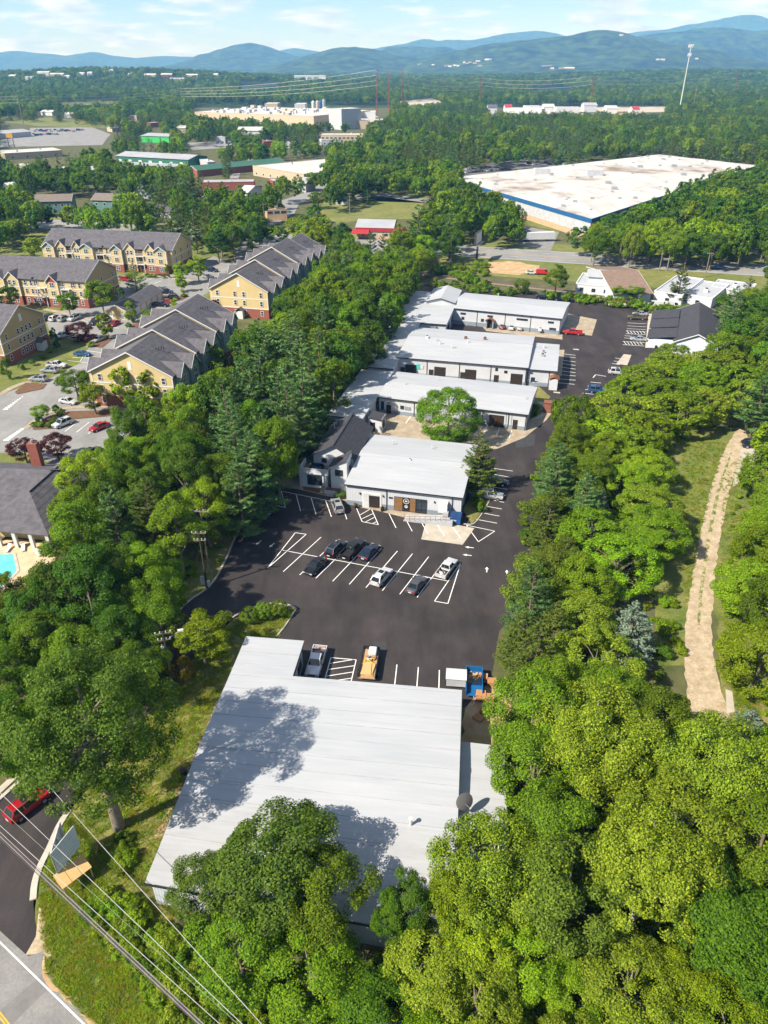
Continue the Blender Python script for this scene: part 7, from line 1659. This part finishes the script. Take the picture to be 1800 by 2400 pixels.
def gn_instances(name, pts, src_meshes, href, rref, label, seed=1):
    """one object of kind stuff: copies of a few low meshes on points (scale per point)"""
    me = bpy.data.meshes.new(name)
    me.from_pydata([p[:3] for p in pts], [], [])
    at = me.attributes.new('sc', 'FLOAT_VECTOR', 'POINT')
    at.data.foreach_set('vector', [c_ for p in pts for c_ in (p[3] / rref, p[3] / rref, p[4] / href)])
    o = link(name, me); tag(o, label, None, None, 'stuff')
    coll = bpy.data.collections.new(name + '_sources')
    for k, sm in enumerate(src_meshes):
        so = bpy.data.objects.new('tree_source', sm); coll.objects.link(so)
    ng = bpy.data.node_groups.new(name + '_scatter', 'GeometryNodeTree')
    ng.interface.new_socket('Geometry', in_out='INPUT', socket_type='NodeSocketGeometry'); ng.interface.new_socket('Geometry', in_out='OUTPUT', socket_type='NodeSocketGeometry')
    N_, L_ = ng.nodes, ng.links
    gi, go = N_.new('NodeGroupInput'), N_.new('NodeGroupOutput')
    iop = N_.new('GeometryNodeInstanceOnPoints'); ci = N_.new('GeometryNodeCollectionInfo')
    ci.inputs['Collection'].default_value = coll; ci.inputs['Separate Children'].default_value = True; ci.inputs['Reset Children'].default_value = True
    iop.inputs['Pick Instance'].default_value = True
    rv = N_.new('FunctionNodeRandomValue'); rv.data_type = 'FLOAT_VECTOR'; rv.inputs[0].default_value = (0, 0, 0); rv.inputs[1].default_value = (0, 0, 6.283); rv.inputs['Seed'].default_value = seed
    ri = N_.new('FunctionNodeRandomValue'); ri.data_type = 'INT'; ri.inputs['Seed'].default_value = seed + 5
    [s_ for s_ in ri.inputs if s_.name == 'Min' and s_.type == 'INT'][0].default_value = 0
    [s_ for s_ in ri.inputs if s_.name == 'Max' and s_.type == 'INT'][0].default_value = len(src_meshes) - 1
    na = N_.new('GeometryNodeInputNamedAttribute'); na.data_type = 'FLOAT_VECTOR'; na.inputs['Name'].default_value = 'sc'
    L_.new(gi.outputs[0], iop.inputs['Points']); L_.new(ci.outputs[0], iop.inputs['Instance'])
    L_.new([s_ for s_ in rv.outputs if s_.type == 'VECTOR'][0], iop.inputs['Rotation'])
    L_.new([s_ for s_ in ri.outputs if s_.type == 'INT'][0], iop.inputs['Instance Index'])
    L_.new([s_ for s_ in na.outputs if s_.type == 'VECTOR'][0], iop.inputs['Scale'])
    L_.new(iop.outputs[0], go.inputs[0])
    md = o.modifiers.new('scatter', 'NODES'); md.node_group = ng
    return o
gn_instances('forest', mass[0], [proto('broad', 'mid', 2, 0)[0], proto('broad', 'dark', 2, 1)[0], proto('tall', 'mid', 2, 0)[0], proto('tall', 'dark', 2, 1)[0]], 14.5, 5., 'far green broadleaf wood stretching to the mountains', 3)
gn_instances('forest', mass[1], [proto('broad', 'bright', 2, 0)[0], proto('broad', 'mid', 2, 0)[0], proto('tall', 'yellow', 2, 0)[0]], 14.5, 5., 'lighter green patches of the far wood', 4)
gn_instances('forest', mass[2], [proto('pine', 'pine', 2, 0)[0], proto('pine', 'hemlock', 2, 0)[0]], 18., 4.3, 'far dark pine stands of the wood', 5)

# ---- undergrowth
def shrub_points(poly, n, r0, r1, keys=('complex', 'track', 'lane'), zc=0.6):
    wp = [P(x, y, zc).xy for x, y in poly]; out = []
    x0, x1 = min(p.x for p in wp), max(p.x for p in wp); y0, y1 = min(p.y for p in wp), max(p.y for p in wp)
    while len(out) < n:
        x, y = rnd.uniform(x0, x1), rnd.uniform(y0, y1)
        if not inpoly(x, y, wp): n -= .2; continue
        r_ = rnd.uniform(r0, r1)
        p = PIX(x, y, r_ * .8)
        if any(inpoly(*p, KEEP[k]) for k in keys) or (p[0] < 1228 and 1140 < p[1] < 1470 and p[0] > 1100) or (1090 < p[0] < 1180 and 1460 < p[1] < 1600): n -= .2; continue
        out.append((x, y, -.1, r_, r_ * rnd.uniform(1.0, 1.7)))
    return out
und = []
und += shrub_points([(190, 2110), (250, 2090), (330, 2125), (420, 2180), (520, 2240), (800, 2300), (820, 2440), (480, 2440), (400, 2400), (300, 2260), (230, 2190)], 420, .5, 1.3)
und += shrub_points([(860, 2260), (1060, 2240), (1400, 2200), (1860, 2250), (1900, 2480), (800, 2480)], 460, .6, 1.6)
und += shrub_points([(1130, 1700), (1350, 1600), (1600, 1700), (1850, 1900), (1850, 2250), (1100, 2260), (1090, 2000)], 300, .6, 1.5)
und += shrub_points([(1190, 1250), (1300, 1000), (1600, 1000), (1600, 1560), (1350, 1700), (1130, 1650), (1140, 1480)], 260, .7, 1.5)
und += shrub_points([(1690, 1120), (1760, 1080), (1850, 1100), (1850, 1700), (1740, 1700), (1700, 1500), (1705, 1300)], 120, .4, 1.0)
und += shrub_points([(720, 640), (960, 640), (900, 780), (700, 1040), (560, 1200), (400, 1400), (60, 1440), (150, 1150), (300, 980), (560, 850)], 420, .9, 2.2, ('complex', 'apts'))
und += shrub_points([(240, 2000), (300, 1950), (330, 1990), (290, 2050)], 26, .5, 1.0)
und += shrub_points([(0, 1640), (80, 1600), (210, 1640), (100, 1760), (0, 1840)], 60, .5, 1.2)
und += shrub_points([(580, 1130), (640, 1080), (640, 1130), (560, 1230), (500, 1340), (440, 1400), (400, 1390), (480, 1230)], 60, .5, 1.1, ('track',))
und += shrub_points([(1010, 628), (1140, 615), (1150, 650), (1010, 640)], 40, .8, 1.8, ('track',))
und += shrub_points([(1010, 662), (1330, 690), (1560, 712), (1700, 735), (1700, 745), (1300, 690), (1010, 672)], 260, .6, 1.5, ('track',))
gn_instances('undergrowth', und, [proto('shrub', 'bright', 0, 0)[0], proto('shrub', 'mid', 0, 0)[0], proto('shrub', 'yellow', 0, 0)[0], proto('shrub', 'bright', 0, 1)[0]], 2.2, 1.5, 'tangled green undergrowth below the trees', 9)
# grass tufts: short turf on the verges, tall clumps on the near bank
def tuft(n_, L0, L1, m, w_=.018, r_=.12):
    b = MB()
    for k in range(n_):
        a = rnd.uniform(0, 6.28); L = rnd.uniform(L0, L1); o_ = rnd.uniform(0, r_); c_, s_ = math.cos(a), math.sin(a)
        p0, p1, p2 = Vector((c_ * o_, s_ * o_, 0)), Vector((c_ * (o_ + L * .3), s_ * (o_ + L * .3), L * .75)), Vector((c_ * (o_ + L * .75), s_ * (o_ + L * .75), L * .72)); q_ = Vector((-s_, c_, 0)) * w_
        b.add([p0 - q_, p0 + q_, p1 + q_, p1 - q_, p2], [(0, 1, 2, 3), (3, 2, 4)])
    return b.mesh('grass_tuft', m)
def pts_in(poly, n_, z=0.0):
    wp = [P(x, y, 0).xy for x, y in poly]; out = []
    x0, x1 = min(p.x for p in wp), max(p.x for p in wp); y0, y1 = min(p.y for p in wp), max(p.y for p in wp)
    for _ in range(n_):
        x, y = rnd.uniform(x0, x1), rnd.uniform(y0, y1)
        if inpoly(x, y, wp):
            k_ = rnd.uniform(.6, 1.5) * (.75 + .5 * abs(mnoise.noise((x * .4, y * .4, 1)))); out.append((x, y, z, k_, k_))
    return out
gp = pts_in([(95, 2140), (112, 2285), (160, 2338), (262, 2440), (420, 2440), (350, 2300), (300, 2160), (240, 2060), (205, 1965), (165, 1905), (125, 1990), (100, 2060)], 9000)
gp += pts_in([(655, 1490), (690, 1430), (640, 1420), (550, 1452), (480, 1515), (330, 1695), (165, 1905), (240, 2100), (400, 2180), (500, 1900)], 9000)
gp += pts_in([(1600, 1020), (1700, 1040), (1640, 1260), (1605, 1450), (1595, 1200)], 7000)
gp += pts_in([(1690, 1110), (1745, 1060), (1800, 1070), (1790, 1500), (1700, 1530), (1690, 1400)], 4500)
gp += pts_in([(1712, 1060), (1716, 1060), (1685, 1160), (1662, 1280), (1645, 1400), (1639, 1480), (1633, 1480), (1638, 1395), (1654, 1275), (1678, 1155)], 700)
gp += pts_in([(1690, 1500), (1760, 1560), (1800, 1760), (1740, 1720)], 1500)
gp = [p for p in gp if not (KEEP and inpoly(*PIX(p[0], p[1], 0), [(345, 2110), (560, 1500), (1000, 1500), (1000, 2110)]))]
gn_instances('grass', gp, [tuft(16, .15, .34, LM['bright'], .02, .3), tuft(16, .15, .34, LM['olive'], .02, .3), tuft(14, .12, .3, LM['gold'], .018, .3), tuft(16, .12, .3, LM['mid'], .02, .3)], 1.0, 1.0, 'short tufty grass on the verges and lawn', 21)
gp = pts_in([(150, 2060), (240, 2120), (330, 2120), (420, 2260), (560, 2420), (400, 2420), (300, 2280), (200, 2160)], 160)
gn_instances('grass', gp, [tuft(70, .6, 1.3, LM['bright'], .03, .15), tuft(60, .5, 1.1, LM['mid'], .03, .15)], 1.0, 1.0, 'tall arching grass clumps on the near bank', 22)
# ---------------------------------------------------------------- poles and lines
m_pole = mat('pole_wood', (0.17, 0.135, 0.10), 0.9, scale=3, col2=(0.26, 0.21, 0.16))
m_pole_d = mat('pole_dark', (0.055, 0.045, 0.04), 0.9)
m_porc = mat('insulator_white', (0.55, 0.56, 0.57), 0.3)
m_can = mat('transformer_grey', (0.45, 0.47, 0.48), 0.5)
m_wire = mat('wire_aluminium', (0.48, 0.46, 0.44), 0.5, metal=0.3)
m_wire_d = mat('cable_black', (0.07, 0.06, 0.065), 0.6)
m_red_steel = mat('red_steel', (0.26, 0.055, 0.04), 0.7)
def upole(loc, H, label, cans=0, cans_z=.78, dark=False, lamp=False, arms=((.97, 1.2),), az=0.0, name='utility_pole', group=None, rr=.15):
    t = thing(name, label, 'utility pole', loc, az, group)
    MB().tube([(0, 0, -.1), (0, 0, H)], [rr * 1.1, rr * .7], 8).build('post', m_pole_d if dark else m_pole, t)
    for f, w in arms:
        a = MB().box(-w, w, -.06, .06, H * f - .07, H * f + .07).build('crossarm', m_pole, t)
        for x in (-w * .92, -w * .35, w * .35, w * .92): MB().tube([(x, 0, H * f + .07), (x, 0, H * f + .32)], [.05, .08], 6).build('insulator', m_porc, a)
    for k in range(cans):
        x, y = (-.42, .42, 0)[k], (0, 0, -.42)[k]
        c_ = MB().tube([(x, y, H * cans_z - .45), (x, y, H * cans_z + .45)], .26, 12).tube([(x, y, H * cans_z + .45), (x, y, H * cans_z + .58)], [.26, .1], 12).build('transformer', m_can, t)
        MB().tube([(x, y, H * cans_z + .55), (x, y, H * cans_z + .85)], .04, 6).build('bushing', m_porc, c_)
    if lamp:
        MB().tube([(0, 0, H * .82), (.5, .1, H * .86), (1.9, .4, H * .93)], .04, 6).build('lamp_arm', m_metal, t)
        MB().box(1.75, 2.45, .28, .56, H * .925, H * .95).build('street_lamp_head', m_trim_w, t)
    return t
c = P(492, 1346); upole((c.x, c.y, 0), 12.0, 'tall wooden pole with two grey transformers by lot entrance', 2, .72, az=-R(5), arms=((.985, 1.35), (.80, .5)))
c = P(486, 1379); u2 = upole((c.x, c.y, 0), 10.6, 'dark wooden pole with double crossarms nearest the lot kerb', 0, dark=True, arms=((.97, 1.1), (.85, .9)))
MB().box(-.8, -.3, -.2, .2, .9, 2.3).build('meter_box', m_can, u2); MB().box(.12, .5, -.2, .2, .6, 1.5).build('meter_box', m_porc, u2)
c = P(408, 1612); upole((c.x, c.y, 0), 9.6, 'dark pole with street lamp and transformer beside the golden bush', 1, .70, True, True, ((.97, 1.0), (.86, .8)), az=R(15))
for px, H, lb in (((236 + 15, 800), 8, None), ((622, 545), 13, 'grey double-armed pole beside the tan garage'), ((668, 458), 11, 'pale street pole near the brick strip'), ((820, 505), 11, 'slim pole on the mown lawn'), ((1410, 600), 12, 'wooden pole on the far verge of the highway'), ((1222, 560), 11, 'wooden pole left of the white box trailer'), ((1545, 635), 9, 'short dark pole at the highway above the white shed'), ((1652, 650), 9, 'short dark pole at the highway right of roadside tree'), ((410, 345), 11, 'pale lamp pole near the green workshop')):
    if lb: c = P(*px); upole((c.x, c.y, 0), H, lb, rr=.2)
# far transmission line: red steel poles and lattice-like masts
def tpole(px, H, label, m_, rr=.6):
    c = P(*px); t = thing('transmission_pole', label, 'power pole', (c.x, c.y, 0)); MB().tube([(0, 0, 0), (0, 0, H)], [rr, rr * .6], 8).build('post', m_, t)
    for f in (.97, .86, .75): MB().box(-2.5, 2.5, -.15, .15, H * f - .15, H * f + .15).build('crossarm', m_, t)
    return (c.x, c.y, H)
tops = {}
for k, px, H, lb, m_ in (('a', (884, 272), 62, 'left one of the tall red poles by the far plant', m_red_steel), ('b', (911, 276), 60, 'middle one of the tall red poles by the far plant', m_red_steel), ('c', (942, 262), 60, 'right one of the tall red poles by the far plant', m_red_steel), ('d', (1123, 258), 48, 'thin red pole left of the far white sheds', m_red_steel), ('e', (1382, 262), 52, 'thin red pole behind the far boxy hall', m_red_steel), ('f', (1620, 275), 40, 'leaning brown pole beside the cell tower', m_pole), ('g', (55, 290), 33, 'brown lattice pole at the far left clearing', m_pole), ('h', (430, 262), 34, 'double wooden pole left of the far plant', m_pole), ('i', (1720, 225), 50, 'small red pole on the far right skyline', m_red_steel)): tops[k] = tpole(px, H, lb, m_)
def wire(a, b_, sag, label, m_=None, r=.02, seg=18, group=None, name='power_line'):
    a, b_ = Vector(a), Vector(b_); pts = [a.lerp(b_, i / seg) - Vector((0, 0, sag * 4 * (i / seg) * (1 - i / seg))) for i in range(seg + 1)]
    return tag(MB().tube(pts, r, 5).build(name, m_ or m_wire, smooth=60), label, 'power line', group)
def span(k0, k1, zs, dx, lb):
    a, b_ = tops[k0], tops[k1]
    for i, f in enumerate(zs):
        wire((a[0] + dx, a[1], a[2] * f), (b_[0] + dx, b_[1], b_[2] * f), 5, lb, r=.13, group=lb)
far_l = (-900, 1010, 33)
tops['z'] = far_l
span('z', 'g', (.97, .86, .75), 0, 'pale far transmission wire leaving the left picture edge')
span('g', 'h', (.97, .86, .75), 0, 'pale far transmission wire across the left woods'); span('h', 'a', (.97, .86, .75, .65), 0, 'pale far transmission wire above the far plant'); span('c', 'd', (.97, .86, .75, .65), 0, 'pale far transmission wire right of the red poles'); span('d', 'e', (.97, .86, .75), 0, 'pale far transmission wire above the far white sheds'); span('e', 'i', (.97, .86, .75), 0, 'pale far transmission wire toward the cell tower')
# near wires bottom left
def nw(p0, z0, p1, z1, sag, lb, m_=None, r=.02): wire(P(*p0, z0), P(*p1, z1), sag, lb, m_, r, 24)
nw((60, 1780), 8.6, (640, 2430), 8.6, .15, 'upper pale wire of the near pair crossing the bank', r=.025)
nw((-60, 1800), 8.6, (610, 2440), 8.6, .15, 'lower pale wire of the near pair crossing the bank', r=.025)
nw((-60, 1880), 7.8, (560, 2440), 7.8, .1, 'pale wire above the dark cable bundle', r=.024)
nw((-40, 1860), 8.2, (580, 2420), 8.2, .1, 'thin green-tinted wire between the near wires', mat('wire_green', (0.25, 0.32, 0.22), 0.6), .013)
for k in range(4): nw((-60, 1893 + 5 * k), 7.2 - .05 * k, (520 - 5 * k, 2440), 7.2 - .05 * k, .1 + .03 * k, ('topmost', 'second', 'third', 'lowest')[k] + ' cable of the dark bundle crossing the bank', m_wire_d if k % 2 else mat('cable_grey', (0.25, 0.22, 0.22), 0.6), .035)
# ---------------------------------------------------------------- billboards
def panel_ribs(b, p0, p1, z0, z1, n):
    p0, p1 = Vector(p0), Vector(p1); d = (p1 - p0).normalized(); nrm = Vector((d.y, -d.x, 0)) * .05
    return b
m_bb = mat('billboard_panel', (0.45, 0.53, 0.60), 0.5, scale=1.5, col2=(0.55, 0.62, 0.68))
q0, q1, q2 = P(118, 2003, 5.2), P(172, 1937, 5.2), P(140, 1928, 5.2)
bbd = thing('billboard', 'small V-shaped billboard with ribbed blue-grey panels at lane corner', 'billboard', (q0.x, q0.y, 0))
def face(a, c_, nm, ribs):
    a, c_ = Vector((a.x - q0.x, a.y - q0.y)), Vector((c_.x - q0.x, c_.y - q0.y)); d = (c_ - a); L = d.length; d /= L; n = Vector((d.y, -d.x))
    N_ = 14
    fr = MB().tube([(*a, 5.25), (*c_, 5.25)], .06, 6).tube([(*a, 2.2), (*c_, 2.2)], .06, 6).tube([(*a, 2.2), (*a, 5.25)], .06, 6).tube([(*c_, 2.2), (*c_, 5.25)], .06, 6).build(nm, m_trim_w, bbd)
    for k in range(N_):
        z0, z1 = 2.25 + 3.0 * k / N_, 2.25 + 3.0 * (k + 1) / N_ - .03
        p, q = a + n * (.03 + .03 * (k % 2)), c_ + n * (.03 + .03 * (k % 2))
        MB().add([(*p, z0), (*q, z0), (*q, z1), (*p, z1), (*(p - n * .03), z0), (*(q - n * .03), z0), (*(q - n * .03), z1), (*(p - n * .03), z1)], [(0, 1, 2, 3), (7, 6, 5, 4), (0, 4, 5, 1), (1, 5, 6, 2), (2, 6, 7, 3), (3, 7, 4, 0)]).build('slat', m_bb, fr)
    for f in (.15, .5, .85):
        p = a + d * L * f - n * .12; MB().tube([(*p, 0), (*p, 5.1)], .09, 6).build('post', m_metal, bbd)
face(q0, q1, 'panel_frame', 0); face(q2, q0, 'panel_frame', 0)
c = P(172, 2048, 1.5); sg = thing('plywood_stand', 'tilted plywood board on timber legs before the billboard', 'stand', (c.x, c.y, 0), R(48))
for i, (x, lift) in enumerate(((-1.05, .0), (0, 0.0), (1.05, 0))): MB().slab((x - .5, -.85, 1.7), (x + .5, -.85, 1.7), (x + .5, .8, 2.15), (x - .5, .8, 2.15), .04).build('plywood_sheet', m_plyw, sg)
for x in (-1.4, 1.4):
    for y, h in ((-.75, 1.7), (.7, 2.1)): MB().box(x - .05, x + .05, y - .05, y + .05, 0, h).build('leg', m_plyw, sg)
c = P(1117, 612); hb = thing('roadside_billboard', 'tall dark billboard on a single post by the highway', 'billboard', (c.x, c.y, 0), R(70))
MB().tube([(0, 0, 0), (0, 0, 7)], .4, 10).build('post', m_pole_d, hb); MB().box(-4.5, 4.5, -.4, .4, 7, 11.5).build('panel', m_pole_d, hb); MB().box(-4.3, 4.3, -.46, -.4, 7.2, 11.3).build('poster_face', m_pvc, hb); MB().box(-4.6, 4.6, -1.4, -.46, 6.85, 6.98).build('catwalk', m_metal, hb)
# cell tower
c = P(1590, 270); ct = thing('cell_tower', 'tall white cell tower mast with antenna ring', 'tower', (c.x, c.y, 0))
MB().tube([(0, 0, 0), (0, 0, 92)], [.8, .4], 10).build('mast', m_trim_w, ct)
for z, n_, r_ in ((90, 9, 3.2), (79, 6, 2.2)):
    MB().tube([(r_ * math.cos(k * math.pi / 6), r_ * math.sin(k * math.pi / 6), z) for k in range(13)], .2, 5).build('antenna_ring', m_trim_w, ct)
    for k in range(n_): a = 6.283 * k / n_; MB().box(-.5, .5, -.3, .3, -2, 2).build('antenna_panel', m_trim_w, ct, (r_ * math.cos(a), r_ * math.sin(a), z), a)
c = P(28, 345); ys = thing('yellow_sign', 'yellow pole sign at the far left roadside', 'sign', (c.x, c.y, 0)); MB().box(-3, 3, -.3, .3, 8, 12).build('panel', mat('sign_yellow', (0.55, 0.30, 0.02), .6), ys)
for x in (-2.5, 2.5): MB().box(x - .25, x + .25, -.2, .2, 0, 8).build('post', m_pole_d, ys)
# chimney plume of the far plant is steam; a loose small column of puffs
# ---------------------------------------------------------------- stumps, bare snag, small things near the front
for i, (px, py, h, lb) in enumerate(((862, 2370, 2.0, 'bare pale stump at the bottom centre'), (884, 2345, 2.6, 'thin bare trunk right of the pale stump'))):
    c = P(px, py); tag(MB().tube([(0, 0, -.1), (.05, 0, h * .5), (.12, .05, h)], [.17 - .05 * i, .14 - .05 * i, .10 - .04 * i], 8).build('tree_stump', m_bark_w, None, (c.x, c.y, 0), smooth=60), lb, 'stump')
c = P(968, 2330); b = MB()
b.tube([(0, 0, -.1), (.1, 0, 1.6), (-.1, .1, 3.2), (.2, 0, 4.6)], [.13, .11, .08, .02], 7)
for k in range(14):
    z = 1.4 + .22 * k; a = 2.4 * k; L = 1.5 - .06 * k
    b.tube([(0, 0, z), (math.cos(a) * L * .5, math.sin(a) * L * .5, z + L * .35), (math.cos(a) * L, math.sin(a) * L, z + L * .8)], [.045, .03, .008], 5)
tag(b.build('bare_tree', m_bark_w, None, (c.x, c.y, 0), smooth=60), 'small leafless pale tree before the roof edge', 'tree')
# stones along the warehouse wall
_st = MB(); _wp2 = [P(x, y, 0).xy for x, y in [(375, 1952), (395, 1952), (480, 1800), (522, 1640), (508, 1640), (460, 1780)]]
def rock(b, x, y, r):
    ph = [rnd.uniform(.75, 1.2) for _ in range(9)]
    vs = [(x + r * ph[k] * math.cos(k * 1.2566), y + r * ph[k] * math.sin(k * 1.2566), .0) for k in range(5)] + [(x + .6 * r * ph[4 + k] * math.cos(k * 1.2566), y + .6 * r * ph[4 + k] * math.sin(k * 1.2566), r * .75) for k in range(5)]
    b.add(vs, [(5, 6, 7, 8, 9)] + [(k, (k + 1) % 5, 5 + (k + 1) % 5, 5 + k) for k in range(5)])
n_ = 0
while n_ < 900:
    x, y = rnd.uniform(min(p.x for p in _wp2), max(p.x for p in _wp2)), rnd.uniform(min(p.y for p in _wp2), max(p.y for p in _wp2))
    if inpoly(x, y, _wp2): rock(_st, x, y, rnd.uniform(.06, .17))
    n_ += 1
tag(_st.build('gravel', mat('bed_stones', (0.24, 0.17, 0.11), .9, scale=2, col2=(0.46, 0.36, 0.25))), 'loose brown stones along the warehouse wall', None, None, 'stuff')
c = P(432, 1815); tag(MB().tube([(0, 0, 0), (0, 0, .8)], [.32, .38], 12).build('barrel', m_black, None, (c.x, c.y, .014)), 'black barrel beside the left wall of the nearest warehouse', 'barrel')
# little houses and blocks on the far hill
for i, (px, py, wpx, x, y) in enumerate(FARB):
    w_ = wpx * y / 1720 * .9; h_ = rnd.uniform(12, 18)
    t = thing('hill_building', 'tiny pale building among trees on the distant wooded hill', 'building', (x, y, hill_h(x, y) - .5), rnd.uniform(-.06, .06), 'tiny pale buildings on the distant hill')
    gable(t, 0, w_, 0, 18, h_, h_ + 3, rnd.choice((m_wall_s, m_wall_s, m_tanp, m_brick_a)), rnd.choice((m_grey_r, m_white_r, m_white_r)), 'u', .5, 2)
for nm_, pts_, m_ in (('clearing', [(130, 240), (260, 233), (300, 240), (150, 252)], m_grass_far), ('clearing', [(930, 238), (1010, 231), (1060, 240), (960, 250)], m_concrete_pale), ('clearing', [(440, 335), (540, 330), (560, 345), (450, 352)], m_highway)): sheet(nm_, pts_, m_, .12)
for i, (px, py) in enumerate([(1012, 154), (1043, 156), (1050, 157), (1062, 155), (1070, 156), (1085, 148), (1092, 150), (1098, 147), (1108, 149), (1115, 145), (1136, 141), (1145, 140), (1270, 156), (1290, 162), (1310, 161), (1322, 161), (1452, 84), (1538, 141), (1548, 140), (1630, 139), (1120, 155), (980, 152)]):
    q = PD(px, py, 9000); d = (q - Vector((0, 0, HCAM))).normalized(); best = None
    for tr in RANGES:
        hit = tr.ray_cast(Vector((0, 0, HCAM)), d)
        if hit[0] is not None and (best is None or hit[3] < best[1]): best = (hit[0], hit[3])
    if best is None: continue
    p = best[0]; w_ = rnd.uniform(14, 30) if i not in (12, 14, 15) else 60
    t = thing('hill_house', 'tiny pale house on the wooded slope below the mountains', 'house', (p.x, p.y, p.z - 6), rnd.uniform(-.3, .3), 'tiny houses below the mountains')
    gable(t, 0, w_, -6, 8, 10, 14, rnd.choice((m_tanp, m_wall_s, m_tan)), rnd.choice((m_white_r, m_taupe_r, m_white_r)), 'u', .5, 2)

# ---------------------------------------------------------------- haze: the air itself
m_haze = bpy.data.materials.new('haze_air'); m_haze.use_nodes = True
hn_ = m_haze.node_tree.nodes; hl_ = m_haze.node_tree.links
hn_.clear(); ho = hn_.new('ShaderNodeOutputMaterial'); pv_ = hn_.new('ShaderNodeVolumePrincipled')
pv_.inputs['Color'].default_value = (0.17, 0.46, 1.0, 1)
pv_.inputs['Absorption Color'].default_value = (1, 1, 1, 1)
pv_.inputs['Density'].default_value = 0.0001
pv_.inputs['Anisotropy'].default_value = 0.0
hl_.new(pv_.outputs[0], ho.inputs['Volume'])
hz_ = MB().box(-15500, 15500, -400, 16000, -1.5 - 12, 820).build('haze', m_haze)
tag(hz_, 'thin blue summer haze over the valley', None, None, 'stuff')
